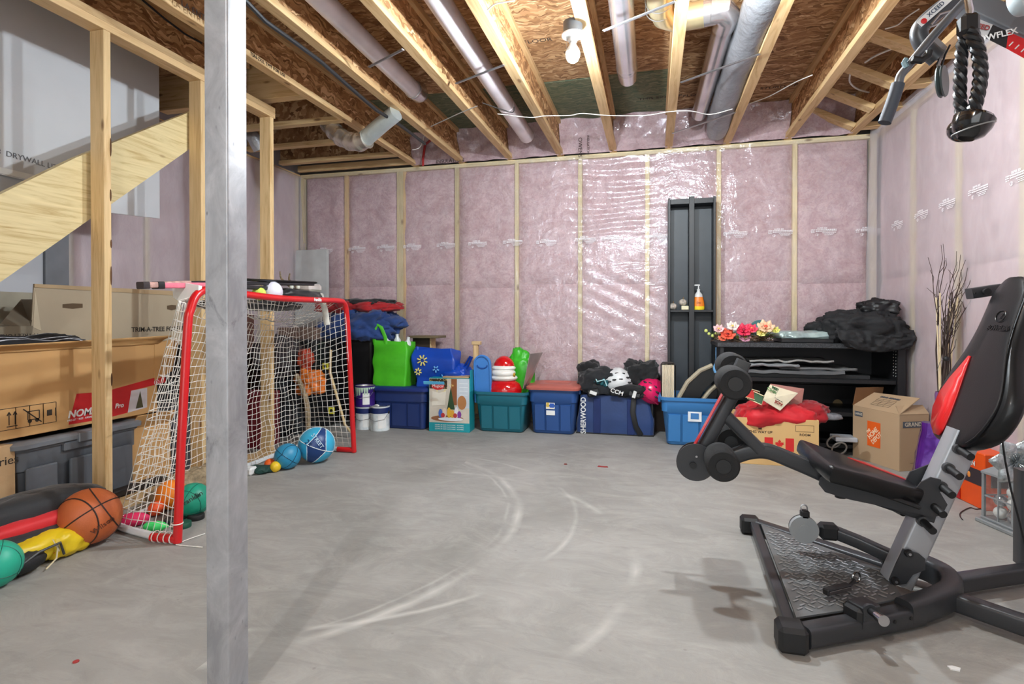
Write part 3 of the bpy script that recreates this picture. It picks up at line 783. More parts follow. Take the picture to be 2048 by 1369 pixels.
def cloth(name, c, s, seed, mat, label=None, cat=None, amp=.18, f=3.2, n=56, e=.75, group=None, rz=0, parent=None, fl=0, world=False):
    """a crumpled pile of fabric: rounded form with ridged folds, flattened where it rests"""
    m = MB(); loops = []; k = n // 2

    def sg(v, e): return math.copysign(abs(v) ** e, v)
    for j in range(k + 1):
        th = min(max(pi * j / k, .03), pi - .03); L = []
        for i in range(n):
            ph = 2 * pi * i / n; d = V((sg(sin(th), e) * sg(cos(ph), e), sg(sin(th), e) * sg(sin(ph), e), -sg(cos(th), e)))
            q = V((d.x * s[0], d.y * s[1], d.z * s[2])) / max(s)
            g = 1 + amp * (nz(q, f * .6, seed) + .55 * ridge(q + V((nz(q, 2, seed + 3), nz(q, 2, seed + 5), 0)) * .3, f, seed + 1) * .6 + .25 * ridge(q, f * 2.3, seed + 2))
            z = d.z * s[2] * g
            if fl: z = max(z, -s[2] * fl)
            L.append((d.x * s[0] * g, d.y * s[1] * g, z))
        loops.append(L)
    m.loft(loops)
    if parent is not None:
        m.v = [tuple(rot(0, 0, rz) @ V(p) + V(c)) for p in m.v]; return m.obj(name, mat, parent, ang=180, world=world)
    z0 = min(p[2] for p in m.v); m.v = [(p[0], p[1], p[2] - z0) for p in m.v]
    o = m.obj(name, mat, ang=180); o.location = (c[0], c[1], c[2] + z0); o.rotation_euler = (0, 0, rz); return tag(o, label, cat, group)


def fabric(c, rough=.85, var=.15, bump=.25, bs=90, vs=5, sheen=.2): return M(c, rough, var=var, vs=vs, bump=bump, bs=bs, sheen=sheen)


def sheet(fn, nu, nv, th, name, mat, parent=None, **k):
    m = MB(); m.grid(fn, nu, nv); return m, th


# black storage bin, jackets on it
a, b = xrange(694, 746, 760, 4.62)
MBb = tote('tall black bin between the goal and the green bag', (22, 22, 24), (-2.78, 4.86, 0), .52, .42, P(720, 672, Y=4.65).z, taper=.94, ribs=False)
zt = P(720, 672, Y=4.65).z
cloth('jacket', (-2.70, 4.72, zt + .10), (.34, .17, .14), 3, fabric((34, 62, 118)), 'blue jacket crumpled on top of the black bin', 'jacket', .5, 4.6, e=.9, n=90)
cloth('jacket_sleeve', (-2.40, 4.72, zt + .13), (.17, .09, .05), 5, fabric((36, 64, 120)), 'blue sleeve hanging out right of the blue jacket', 'clothing', .3, 3)
cloth('jacket', (-2.69, 4.76, zt + .27), (.31, .17, .05), 8, fabric((160, 22, 28)), 'red and black jacket lying on top of the blue jacket', 'jacket', .5, 5, n=80)
cloth('jacket', (-2.66, 4.76, zt + .31), (.26, .14, .03), 12, fabric((34, 32, 34)), 'black fleece lying over the red jacket', 'clothing', .5, 5, n=80)


# shopping bags
def bag(name, label, col, loc, w, d, h, rz=0, seed=1, top=1.0, rough=.5, crease=.02, handles=True, hc=None, lean=0):
    t = thing(name, label, 'bag', loc, rz); mt = M(col, rough, var=.12, vs=7, bump=.12, bs=50)
    L = []
    for k in range(15):
        f = k / 14; z = h * f; ww = w * (.94 + (top - .94) * f); L.append([])
        for p in rr(ww, d * (1 - .25 * f), .02, z, 9):
            q = V(p); g = crease * (nz(q, 9, seed) + ridge(q, 6, seed + 2) * .6) * (.4 + f)
            L[-1].append((q.x + g * (1 if q.x > 0 else -1) + lean * f, q.y - g, z + (.03 * nz(q, 6, seed) if k == 14 else 0)))
    # inner wall
    L += [[(x * .985, y * .97, z - .005) for x, y, z in L[-1]], [(x * .97, y * .95, z * .5) for x, y, z in L[-1]]]
    MB().loft(L, caps=(1, 0)).obj('body', mt, t, ang=60)
    if handles:
        for sy in (-1, 1):
            pts = [(-w * .22 + lean, sy * d * .36, h - .05), (-w * .24 + lean, sy * d * .38, h + .09), (-w * .12 + lean, sy * d * .4 - .01, h + .17), (-w * .02 + lean, sy * d * .38, h + .08), (w * .04 + lean, sy * d * .36, h - .05)]
            MB().tube(pts, .018, 6, flat=(1, .12)).obj('handle', mt, t)
    return t


z0 = P(800, 775, Y=4.6).z + .006
a, b = xrange(744, 812, 740, 4.56)
gb = bag('shopping_bag', 'bright green reusable bag standing on the navy tote', (76, 190, 32), ((a + b) / 2, 4.68, z0), b - a, .24, P(780, 682, Y=4.6).z - z0, seed=4, handles=False)
gh = P(780, 682, Y=4.6).z - z0
for sy in (-.09, .07):
    MB().tube([(-.155, sy, gh - .04), (-.165, sy - .01, gh + .07), (-.13, sy - .01, gh + .15), (-.09, sy, gh + .12), (-.05, sy, gh + .03), (-.045, sy, gh - .03)], .017, 8, flat=(1, .2)).obj('handle', M((76, 190, 32), .5), gb)
cl = M((222, 228, 226), .12, name='clear_bottle', var=.1, vs=20)
for k, (x, yy) in enumerate(((-.04, 0), (.02, .03), (.1, 0))):
    o = MB().lathe([(.03, 0), (.036, .02), (.036, .16), (.03, .2), (.014, .225), (.014, .25), (.0, .252)], 16).obj('plastic_bottle', cl)
    o.location = (gb.location.x + x, gb.location.y + yy, z0 + gh - .19 + .02 * (1 - k)); o.rotation_euler = (.1, .2 * (k - 1), 0)
    tag(o, 'clear plastic bottle in the top of the green bag, ' + ('left', 'middle', 'right')[k] + ' one of three', 'bottle', 'plastic bottles in the green bag')
a, b = xrange(826, 922, 740, 4.6)
bb = bag('shopping_bag', 'royal blue patterned carrier bag slumped on the navy tote', (16, 70, 176), ((a + b) / 2 - .03, 4.72, z0), b - a - .1, .24, P(850, 700, Y=4.6).z - z0, seed=9, handles=False, crease=.04, rough=.35, lean=-.02)
bh = P(850, 700, Y=4.6).z - z0
cloth('side_slump', (.16, .0, .09), (.13, .12, .1), 4, M((16, 70, 176), .35, var=.12, vs=7), parent=bb, amp=.3)
MB().tube([(.20, 0, .12), (.26, -.01, .2), (.31, -.01, .28), (.32, .0, .27), (.27, .0, .16), (.24, 0, .1)], .022, 8, flat=(1, .3)).obj('handle', M((16, 70, 176), .35), bb)
ym = M((236, 222, 120), .5); lbm = M((120, 190, 240), .5)
for cxp, czp, r0, n in ((.0 - .1, bh * .72, .05, 8), (-.14, bh * .42, .034, 7), (.03, bh * .5, .03, 5), (.1, bh * .3, .026, 5)):
    m = MB()
    for k in range(n):
        g = 2 * pi * k / n + .3; m.box(r0 * .35, r0, -.004, .004, -.005, .005, Matrix.Translation((cxp, -.139, czp)) @ rot(0, g, 0))
    m.obj('print', ym if n > 5 else lbm, bb)
# dark wooden frame behind the blue bag
fr = thing('wooden_shelf', 'small dark wooden shelf frame leaning behind the blue carrier bag', 'shelf', (-2.02, 4.95, 0))
wdk = M((66, 52, 40), .6, bump=.1, bs=80, name='dark_stained_wood')
a, b = xrange(827, 862, 700, 4.95); zz = P(840, 676, Y=4.95).z
MB().bx(a, b, 4.93, 4.96, 0, zz, .003).obj('panel', wdk, fr, world=True)
MB().bx(a, P(885, 680, Y=4.95).x, 4.84, 5.05, zz - .0, zz + .022, .003).obj('shelf_board', M((112, 98, 72), .6), fr, world=True)
MB().bx(b, b + .012, 4.92, 5.04, zz - .13, zz, .002).obj('cleat', WX, fr, world=True)

# printed picture box
a, b = xrange(858, 938, 800, 4.5); zb = P(900, 757, Y=4.5).z; bw = b - a
pb = thing('ornament_box', 'teal trimmed box printed with a cosy room and figurines, in front of the navy tote', 'box', ((a + b) / 2, 4.56, 0), .06)
TEAL = M((24, 150, 160), .5); MB().bx(-bw / 2, bw / 2, -.06, .10, 0, zb, .002).obj('carton', TEAL, pb)
y = -.0605


def art(parent, x0, x1, z0, z1, mat, yy, name='picture_detail', poly=None):
    m = MB()
    if poly: m.prism([(p[0], p[1]) for p in poly], .0008, frame((0, yy, 0), (1, 0, 0), (0, 0, 1)))
    else: m.box(x0, x1, yy - .0006, yy, z0, z1)
    return m.obj(name, mat, parent, smooth=False)


def disc(cx, cz, rx, rz_, n=16): return [(cx + rx * cos(2 * pi * k / n), cz + rz_ * sin(2 * pi * k / n)) for k in range(n)]


h_ = zb; W2 = bw / 2
art(pb, -W2 + .004, W2 - .004, h_ * .17, h_ - .004, M((206, 196, 180), .5), y, 'picture')
art(pb, W2 * .1, W2 * .38, h_ * .5, h_ - .006, M((140, 84, 46), .5), y - .001); art(pb, W2 * .38, W2 - .006, h_ * .45, h_ - .006, M((198, 206, 214), .5), y - .001)
art(pb, 0, 0, 0, 0, M((150, 98, 64), .5), y - .0012, poly=disc(-W2 * .1, h_ * .25, W2 * .8, h_ * .06)); art(pb, -W2 + .006, -W2 * .1, h_ * .8, h_ - .006, M((60, 44, 26), .5), y - .001)
rx_ = random.Random(3)
m = MB()
for k in range(60):
    xx_ = rx_.uniform(-W2 * .95, W2 * .2); zz_ = h_ * rx_.uniform(.74, .985); m.box(xx_, xx_ + .005, y - .0022, y - .0016, zz_, zz_ + .005)
m.obj('fairy_lights', M((248, 226, 130), .5), pb, kind='stuff')
art(pb, 0, 0, 0, 0, M((206, 40, 36), .5), y - .002, poly=disc(-W2 * .55, h_ * .85, W2 * .32, h_ * .07)); text('Magical', .035, frame((-W2 * .55, y - .003, h_ * .85), (1, 0, 0), (0, 0, 1)), WHITE, pb)
art(pb, 0, 0, 0, 0, M((228, 220, 204), .6), y - .002, poly=[(-W2 * .85, h_ * .48), (-W2 * .2, h_ * .5), (-W2 * .15, h_ * .76), (-W2 * .5, h_ * .72), (-W2 * .82, h_ * .76)])
art(pb, 0, 0, 0, 0, M((44, 74, 44), .5), y - .002, poly=[(-W2 * .1, h_ * .42), (W2 * .28, h_ * .42), (W2 * .08, h_ * .84)])
art(pb, 0, 0, 0, 0, M((232, 236, 240), .5), y - .003, poly=disc(W2 * .08, h_ * .24, W2 * .62, h_ * .035))
for k, (cx_, c_, hh) in enumerate(((-.42, (70, 110, 190), .15), (-.22, (230, 210, 190), .17), (.0, (232, 180, 50), .18), (.16, (230, 170, 60), .14), (.36, (226, 226, 232), .19), (.5, (130, 60, 150), .12), (-.3, (190, 50, 50), .08), (.3, (190, 60, 60), .08))):
    art(pb, 0, 0, 0, 0, M(c_, .5), y - .0036 - .0002 * k, 'figurine_print', poly=disc(W2 * cx_, h_ * (.27 + hh / 2), W2 * .1, h_ * hh * .55, 10))
art(pb, 0, 0, 0, 0, M((180, 120, 70), .5), y - .002, poly=disc(W2 * .62, h_ * .55, W2 * .22, h_ * .13))
for k in range(3): text('LIGHTS UP AND PLAYS MUSIC · ILLUMINE', .014, frame((0, y - .001, h_ * (.125 - .037 * k)), (1, 0, 0), (0, 0, 1)), WHITE, pb)
for k in range(4):
    art(pb, W2 * .5, W2 * .9, h_ * (.9 - .07 * k), h_ * (.91 - .07 * k), M((226, 230, 234), .5), y - .0018)
MB().bx(-W2 * .35, W2 * .92, -.05, .09, zb, zb + .012, .003).obj('flap', CARD, pb)
MB().bx(-W2 * 1.0, W2 * .0, -.062, -.055, zb - .002, zb + .025, .002, rot(.3)).obj('flap', M((90, 180, 220), .5), pb)
MB().bx(W2 - .002, W2 + .004, -.05, .09, zb - .12, zb + .07, .002).obj('flap', TEAL, pb)

# in the teal tote: sled, wood stake, Santa, green bag, foil board
sd = thing('toddler_sled', 'light blue plastic sled standing in the teal tote', 'sled', (TX - .33 + .12, 4.66, .25), 0, rx=.1)
sl = M((70, 132, 205), .35, var=.06)
cxs = P(966, 720, Y=4.62).x - sd.location.x; zt_ = P(966, 710, Y=4.6).z - .25; ww = .075
pl = [(-ww, 0), (ww, 0), (ww, zt_ - ww)] + [(ww * cos(g), zt_ - ww + ww * sin(g)) for g in [pi * k / 10 for k in range(1, 10)]] + [(-ww, zt_ - ww)]
MB().prism([(p[0] + cxs, p[1]) for p in pl], .03, frame((0, 0, 0), (1, 0, 0), (0, 0, 1))).obj('shell', sl, sd, ang=40)
MB().tube([(cxs + p[0] * .94, -.034, p[1] * .99 + .002) for p in pl], .009, 6, closed=True).obj('rim', sl, sd)
MB().tube([(cxs + .045 * cos(g), -.032, zt_ - .085 + .03 * sin(g)) for g in [pi + pi * k / 8 for k in range(9)]], .006, 6).obj('grip_slot', M((30, 76, 150), .4), sd)
m = MB(); p0 = P(952, 705, Y=4.9)
m.bx(p0.x - .022, p0.x + .022, 4.88, 4.92, .1, P(952, 690, Y=4.9).z, .003); o = one(m, 'wooden_stake', WZ, 'pale wooden stake standing behind the blue sled', 'wood')
m = MB(); m.bx(p0.x - .035, p0.x + .045, 4.87, 4.93, P(952, 690, Y=4.9).z, P(952, 683, Y=4.9).z, .003); one(m, 'wooden_block', WX, 'small wooden block on the stake behind the sled', 'wood')
sn = P(1007, 783, Y=4.7)
sa = thing('santa_figure', 'glossy red and white Santa figure in the teal tote', 'figure', (sn.x, 4.72, sn.z - .1))
RG = M((204, 16, 24), .12, coat=.6); WG = M((238, 234, 226), .25, coat=.3)
s_ = P(1007, 715, Y=4.72).z - sn.z + .1
MB().lathe([(.12, 0), (.155, .06), (.162, .12), (.14, .17), (.095, .2), (.08, .21)], 32, sx=1, sy=.8).obj('coat', RG, sa)
MB().ball((0, -.01, .22), (.125, .095, .04), 24).obj('collar', WG, sa)
MB().ball((0, -.02, .262), (.11, .09, .05), 24).obj('beard', WG, sa)
MB().ball((0, -.01, .305), (.108, .088, .036), 24).obj('hat_trim', WG, sa)
MB().lathe([(.096, .31), (.09, .345), (.07, .38), (.035, .405), (.004, .412)], 28, sx=1, sy=.85).obj('hat', RG, sa)
MB().ball((-.115, -.02, .235), .022, 14).obj('pompom', WG, sa)
MB().ball((.105, -.05, .25), (.012, .012, .02), 10).obj('bell', M((206, 160, 60), .3, .8), sa)
gp = P(1035, 750, Y=4.82)
cloth('gift_bag', (gp.x + .01, 4.85, gp.z - .02), (.11, .06, .22), 21, M((60, 176, 40), .35, var=.2, vs=12), 'bright green crinkled bag behind the Santa figure', 'bag', .32, 4)
m = MB(); pA, pB, pC, pD_ = P(1046, 778, Y=4.68), P(1055, 778, Y=4.8), P(1085, 705, Y=4.86), P(1060, 708, Y=4.68)
m.add([pA, pB, pC, pD_], [(0, 1, 2, 3)])
bo = m.obj('foil_board', M((186, 176, 172), .3, .6, bump=.3, bs=30), solid=.006, smooth=False); 
for q in bo.data.vertices: q.co = q.co - pA
bo.location = pA; tag(bo, 'silver foil covered board leaning in the teal tote', 'board')

# paint cans


def can(label, loc, r, h, band, body, lean=0, seed=0, drips=False, label_side=.4):
    t = thing('paint_can', label, 'paint can', loc, 0, ry=lean)
    MB().lathe([(r, 0), (r * 1.02, .004), (r, .01), (r, h - .012), (r * 1.03, h - .008), (r * 1.03, h)], 32, caps=(1, 0)).obj('body', M(body, .4, var=.25, vs=14), t)
    MB().lathe([(r * 1.012, h * .72), (r * 1.012, h - .012)], 32, caps=(0, 0)).obj('band', M(band, .4, var=.1), t)
    MB().lathe([(r * 1.0, h - .004), (r * .88, h - .004), (r * .86, h - .012), (0.001, h - .012)], 28, caps=(0, 0)).obj('lid', M((196, 194, 188), .35, .7, var=.15, vs=20), t)
    for sx_ in (-1, 1): MB().ball((sx_ * r, 0, h * .74), (.008, .014, .014), 10).obj('ear', BLACK, t)
    MB().tube([(-r, 0, h * .74), (-r * .9, -r * .75, h * .5), (0, -r * 1.15, h * .42), (r * .9, -r * .75, h * .5), (r, 0, h * .74)], .0022, 6).obj('bail', STEEL, t)
    m = MB(); w_ = label_side
    for k in range(6):
        g0 = -pi / 2 + .25 + w_ * k / 6; g1 = g0 + w_ / 6
        m.add([((r + .002) * cos(g0), (r + .002) * sin(g0), h * .12), ((r + .002) * cos(g1), (r + .002) * sin(g1), h * .12), ((r + .002) * cos(g1), (r + .002) * sin(g1), h * .66), ((r + .002) * cos(g0), (r + .002) * sin(g0), h * .66)], [(0, 1, 2, 3)])
    m.obj('paper_label', M((236, 236, 232), .6), t)
    if drips:
        m = MB(); rg = random.Random(seed)
        for k in range(14):
            g0 = -pi + .25 * k - .1; dl = rg.uniform(.1, .45) if k < 10 else .06
            m.add([((r + .003) * cos(g0), (r + .003) * sin(g0), h - .012), ((r + .003) * cos(g0 + .25), (r + .003) * sin(g0 + .25), h - .012), ((r + .003) * cos(g0 + .18), (r + .003) * sin(g0 + .18), h * (.9 - dl)), ((r + .003) * cos(g0 + .07), (r + .003) * sin(g0 + .07), h * (.9 - dl))], [(0, 1, 2, 3)])
        m.obj('paint_drip', M((190, 216, 190), .5), t)
    return t


pz_ = P(757, 864, Z=0); cr = .083; chh = .195
c1 = P(757, 800, Y=pz_.y)
can('white and blue paint can standing at the front of the three', (P(760, 860, Z=0).x, pz_.y + cr, 0), cr, P(757, 815, Y=pz_.y).z, (24, 44, 100), (220, 226, 226), label_side=.9)
x2 = P(723, 860, Z=0); can('white and blue paint can under the purple one', (x2.x, x2.y + cr * .8, 0), cr, P(757, 818, Y=pz_.y).z, (24, 40, 96), (216, 222, 224), label_side=.9)
can('purple paint can with pale green drips, stacked on another can', (x2.x - .0, x2.y + cr * .8, P(757, 818, Y=pz_.y).z + .002), cr * 1.03, .185, (50, 26, 110), (56, 26, 116), drips=True, seed=2, label_side=.7)

# hockey bag
a, b = xrange(1152, 1308, 830, 4.72); hz = P(1230, 790, Y=4.72).z
db = thing('hockey_bag', 'open navy duffel bag with white vertical lettering', 'bag', ((a + b) / 2, 4.74 + .17, 0), 0)
NV = fabric((34, 60, 110), .6, bump=.12, bs=60); w2 = (b - a) / 2; L = []
for k in range(13):
    f = k / 12; z = hz * f; ww = 2 * w2 * (1 - .09 * f ** 2); L.append([])
    for p in rr(ww, .36 * (1 - .1 * f), .035, z, 14):
        q = V(p); g = .012 * (nz(q, 6, 3) + ridge(q, 4, 8) * .5); L[-1].append((q.x + g, q.y - g * 1.2, z * (1 - .05 * abs(p[0] / w2) ** 2) + (.012 * nz(q, 7, 1) if k > 9 else 0)))
L += [[(x * .97, y * .94, z - .01) for x, y, z in L[-1]], [(x * .95, y * .9, z * .5) for x, y, z in L[-1]]]
MB().loft(L).obj('body', NV, db, ang=60)
for sx_ in (-.45, .42):
    MB().bx(w2 * sx_ - .03, w2 * sx_ + .03, -.19, -.182, .01, hz * .9, .002).obj('strap', M((20, 40, 92) if sx_ < 0 else (20, 42, 96), .7), db)
MB().tube([(w2 * .5, -.18, hz * .98), (w2 * .47, -.215, hz * .6), (w2 * .55, -.21, hz * .25), (w2 * .68, -.19, .01)], .022, 8, flat=(1, .15)).obj('shoulder_strap', BLACK, db)
MB().bx(-w2, w2, -.187, .17, 0, .012, .004).obj('base_panel', BLACK, db)
text('SHERWOOD', .062, frame((-w2 * .80, -.196, hz * .46), (0, 0, 1), (-1, 0, 0)), WHITE, db, bold=.0015, sx=.88, label='white vertical lettering')
MB().bx(w2 - .03, w2 + .0, -.16, .16, .01, hz * .9, .01).obj('end_panel', BLACK, db)
GX = (a + b) / 2; GZ = hz


def helmet(label, c, s, col, loc, rz=0, ry=0):
    t = thing('hockey_helmet', label, 'helmet', loc, rz, rx=0, ry=ry); mt = M(col, .3, coat=.3, var=.05)
    m = MB(); m.ball((0, 0, 0), s, 28, fn=lambda d: 1 + .05 * (abs(d.x) < .25) * (d.z > 0) + .03 * ridge(d, 2.2, 3) * (d.z > -.2)); m.obj('shell', mt, t, ang=60)
    for k, (vx, vz) in enumerate(((-.5, .55), (-.15, .7), (.2, .68), (-.35, .25), (.05, .3), (.5, .4), (.6, .05), (-.65, .1))):
        d = V((vx, -math.sqrt(max(.05, 1 - vx * vx - vz * vz)), vz)); p = V((d.x * s[0], d.y * s[1], d.z * s[2])) * 1.02
        MB().ball(p, (.022, .008, .008), 8, M=None).obj('vent', BLACK, t)
    MB().tube([(-s[0] * .9, -s[1] * .4, -s[2] * .5), (0, -s[1] * 1.02, -s[2] * .35), (s[0] * .9, -s[1] * .4, -s[2] * .5)], .008, 6).obj('rim', BLACK if col[0] > 200 and col[1] > 200 else M((160, 20, 70), .4), t)
    return t


GF = lambda u, v, Y=4.86: P(u, v, Y=Y)
cloth('glove_pile', tuple(GF(1200, 762)), (.17, .13, .10), 31, fabric((26, 28, 32)), 'black hockey glove heap at the left end of the duffel', 'gear', .35, 3.6)
cloth('hockey_pants', tuple(GF(1178, 745, 4.95)), (.09, .08, .09), 33, fabric((20, 20, 22)), 'black padded pants corner sticking up left in the duffel', 'gear', .3, 3)
helmet('white hockey helmet in the duffel', None, (.125, .13, .115), (226, 228, 228), tuple(GF(1236, 764, 4.83)), .2)
helmet('hot pink helmet at the right end of the duffel', None, (.12, .12, .105), (226, 26, 96), tuple(GF(1303, 783, 4.8)), -.3, .5)
cloth('protective_gear', tuple(GF(1283, 752, 4.92)), (.13, .12, .11), 37, fabric((22, 22, 24)), 'black strappy pads between the white and pink helmets', 'gear', .45, 4.2)
cloth('protective_gear', tuple(GF(1262, 782, 4.8)), (.2, .1, .05), 39, fabric((20, 20, 22)), 'black padding along the front lip of the duffel', 'gear', .4, 4)
g = thing('hockey_glove', 'teal and black hockey glove beside the white helmet', 'glove', tuple(GF(1202, 765, 4.76)), 0, ry=.4)
for k in range(4): MB().bx(-.07 + k * .034, -.04 + k * .034, -.05, .03, -.02, .045, .01).obj('finger', M((18, 84, 92), .6), g)
MB().bx(-.075, .065, -.03, .05, -.075, -.018, .016).obj('cuff', BLACK, g)
MB().tube([(-.07, -.055, .04), (-.03, -.06, .0), (.02, -.06, .04), (.06, -.055, 0)], .006, 6).obj('trim', M((180, 220, 224), .5), g)
for k, (u, v, s) in enumerate(((1187, 786, 'Z'), (1234, 785, 'CCM'), (1269, 789, 'D'))):
    p = GF(u, v, 4.70); o = thing('elbow_pad', ('black pad with white mark, left one on the duffel lip', 'black pad with white curved letters in the middle of the duffel lip', 'black strap end with white buckle near the pink helmet')[k], 'gear', tuple(p))
    MB().bx(-.055, .055, -.012, .03, -.03, .035, .012, rot(-.3, .25 * (k - 1), 0)).obj('pad', M((26, 26, 28), .6), o)
    if k == 1: text('CCM', .05, frame((0, -.022, .004), (1, 0, -.3), (0, 0, 1)), WHITE, o, bold=.001)
    else: MB().bx(-.03, .03, -.03, -.012, -.014, .014, .003, rot(0, .3 - .8 * k, 0)).obj('patch', M((226, 226, 222), .5), o)
p = P(1290, 842, Y=5.0); m = MB().bx(p.x - .0, p.x + .18, 4.98, 5.04, 0, .32, .003)
one(m, 'wall_board', M((70, 56, 48), .7), 'dark board standing behind the duffel against the wall', 'board')

# in the bright blue tote
cu = thing('folded_cushion', 'cream folded paper-edged cushion standing in the bright blue tote', 'cushion', (P(1336, 790, Y=4.6).x, 4.62, LH - .12))
cw = P(1353, 760, Y=4.5).x - P(1322, 760, Y=4.5).x; chz = P(1336, 727, Y=4.55).z - LH + .12
cov = M((52, 48, 44), .7); crm = M((232, 218, 190), .8, bump=.15, bs=30)
for k in range(9): MB().bx(-cw / 2 + .012 + k * (cw - .024) / 9, -cw / 2 + .010 + (k + 1) * (cw - .024) / 9, -.085 + .003 * (k % 2), .08, .03, chz - .012, .003).obj('page_block', crm, cu)
MB().tube([(-cw / 2 + .006, 0, .02), (-cw / 2 + .004, 0, chz - .015), (-cw / 2 + .02, 0, chz), (cw / 2 - .02, 0, chz), (cw / 2 - .002, 0, chz - .02), (cw / 2, 0, .03)], .085, 4, flat=(.05, 1)).obj('cover', cov, cu)
for k, (us, vs_, th, label, c_) in enumerate(((((1355, 800), (1375, 765), (1400, 742), (1425, 731)), 4.58, .10, 'large black curved seat shell with beige rim in the bright blue tote', (24, 24, 24)), (((1405, 800), (1420, 782), (1440, 765), (1452, 758)), 4.62, .07, 'second curved panel with tan edge, right in the bright blue tote', (30, 28, 28)))):
    t = thing('seat_shell', label, 'seat shell', tuple(P(us[0][0], us[0][1], Y=vs_ + .05)))
    pp = [P(u, v, Y=vs_) for u, v in us]; pp = [pp[0] + V((-.03, 0, -.12))] + pp
    m = MB(); m.tube(pp, .018, 8, flat=(1, 1)); m.obj('rim', M((176, 164, 140), .6), t, world=True)
    L = [[p + V((0, 0, 0)), p + V((.02, .16, .0)), p + V((.12 if k == 0 else .05, .16, -.04)), p + V((.13 if k == 0 else .05, 0, -.05))] for p in pp]
    m = MB().loft(L); m.obj('shell', M(c_, .35), t, world=True, ang=30)
sp = P(1432, 733, Y=4.35); m = MB().lathe([(.012, 0), (.022, .03), (.018, .05), (.008, .075), (.002, .1), (.002, .19)], 14)
o = m.obj('blue_cone_tip', M((110, 170, 220), .3)); o.location = (sp.x, 4.36, sp.z - .05); tag(o, 'small pale blue cone hanging above the curved seat shell', 'ornament')

# leaning black tower
ya = 4.92; a, b = xrange(1336, 1432, 600, ya); zt_ = P(1385, 393, Y=ya).z
tw = thing('display_tower', 'tall narrow black two-bay cabinet standing against the pink wall', 'cabinet', ((a + b) / 2, ya, 0), 0, rx=-.015)
BK = M((30, 31, 34), .45, name='black_laminate'); w2 = (b - a) / 2; tk = .02
for x_ in (-w2, w2 - tk): MB().bx(x_, x_ + tk, 0, .15, 0, zt_, .002).obj('side_panel', BK, tw)
MB().bx(-.022, .022, -.004, .15, 0, zt_ + .006, .002).obj('centre_post', BK, tw)
MB().bx(-w2 + tk, w2 - tk, .0, .15, zt_ - .055, zt_ - .01, .002).obj('top_panel', BK, tw)
MB().bx(-w2 + tk, w2 - tk, .138, .15, 0, zt_ - .05, .002).obj('back_panel', M((50, 56, 62), .45), tw)
zs = P(1385, 620, Y=ya).z
MB().bx(-w2 + tk, w2 - tk, .0, .14, zs - .02, zs, .002).obj('shelf', BK, tw)
MB().bx(-w2 + tk, w2 - tk, .0, .14, .03, .06, .002).obj('shelf', BK, tw)
MB().bx(w2 + .0, w2 + .012, .02, .2, .1, zt_ - .05, .002).obj('backing_strip', M((148, 120, 92), .7), tw)
# pump bottle, little pumpkins, block
p = P(1397, 617, Y=ya + .05); sb = thing('soap_bottle', 'clear pump bottle with orange and yellow soap on the tower shelf', 'bottle', (p.x, ya + .055, zs))
MB().lathe([(.045, 0), (.05, .01), (.05, .03)], 20, sx=1, sy=.6).obj('yellow_band', M((236, 208, 40), .4), sb)
MB().lathe([(.05, .03), (.046, .07), (.036, .11)], 20, sx=1, sy=.6).obj('orange_soap', M((236, 130, 36), .3), sb)
MB().lathe([(.036, .11), (.03, .135), (.016, .15), (.012, .16), (.014, .175), (.006, .18), (.005, .21)], 20, sx=1, sy=.7).obj('neck', M((214, 214, 212), .25), sb)
MB().bx(-.045, .012, -.008, .008, .205, .217, .003).obj('pump_nozzle', WHITE, sb)
text('Dial', .022, frame((0, -.031, .06), (1, 0, 0), (0, 0, 1)), M((120, 60, 20), .5), sb)
for k, (u, dz, lab) in enumerate(((1346, 0, 'left small silver striped pumpkin on the tower shelf'), (1366, .035, 'right small silver striped pumpkin, raised on a cream block'))):
    p = P(u, 612, Y=ya + .04); t = thing('mini_pumpkin', lab, 'pumpkin', (p.x, ya + .05, zs + dz), 0, 'mini pumpkins on the tower shelf')
    MB().ball((0, 0, .03), (.034, .034, .028), 32, fn=lambda d: 1 - .1 * abs(sin(4 * math.atan2(d.y, d.x)))).obj('body', M((206, 196, 184), .3, .3, var=.4, vs=60), t)
    MB().cyl((0, 0, .05), (.006, 0, .075), .006, .004, 8).obj('stem', M((110, 90, 60), .7), t)
p = P(1370, 612, Y=ya + .03); m = MB().bx(p.x - .03, p.x + .03, ya + .015, ya + .085, zs, zs + .034, .004); one(m, 'cream_block', M((222, 214, 180), .6), 'cream coloured little block under the right pumpkin', 'block')
# ================================================================ BLACK DESK AND WHAT IS ON / IN IT
DY0, DY1, DX0, DX1 = 4.40, 4.92, .49, 1.715
DZ = P(1640, 691, Y=4.40).z + .012
dk = thing('storage_desk', 'long black open-fronted desk unit against the back wall right of the tower', 'desk', ((DX0 + DX1) / 2, (DY0 + DY1) / 2, 0))
BD = M((26, 26, 28), .4, name='black_desk_laminate'); SPK = N('speckled_black_edge'); co = SPK.coord(); SPK.col(SPK.ramp(SPK.noise(co, 190, 2, .8), [(.45, lin((34, 35, 37))), (.62, lin((74, 76, 80)))])); SPK.set(Roughness=.6); SPK.bump(SPK.noise(co, 190, 2), .3, .002)
q = lambda m, n, mt=BD: m.obj(n, mt, dk, world=True)
q(MB().bx(DX0 - .02, DX1 + .02, DY0, DY1, DZ - .034, DZ, .003), 'top_board', SPK.m)
q(MB().bx(DX0, DX0 + .03, DY0 + .02, DY1, 0, DZ - .034, .003), 'side_panel'); q(MB().bx(DX1 - .05, DX1, DY0 + .02, DY1, 0, DZ - .034, .003), 'side_panel')
q(MB().bx(DX0, DX1, DY1 - .02, DY1, .45, DZ - .034, .002), 'back_panel', M((32, 33, 36), .45))
mid = P(1560, 752, Y=DY0).z - .02
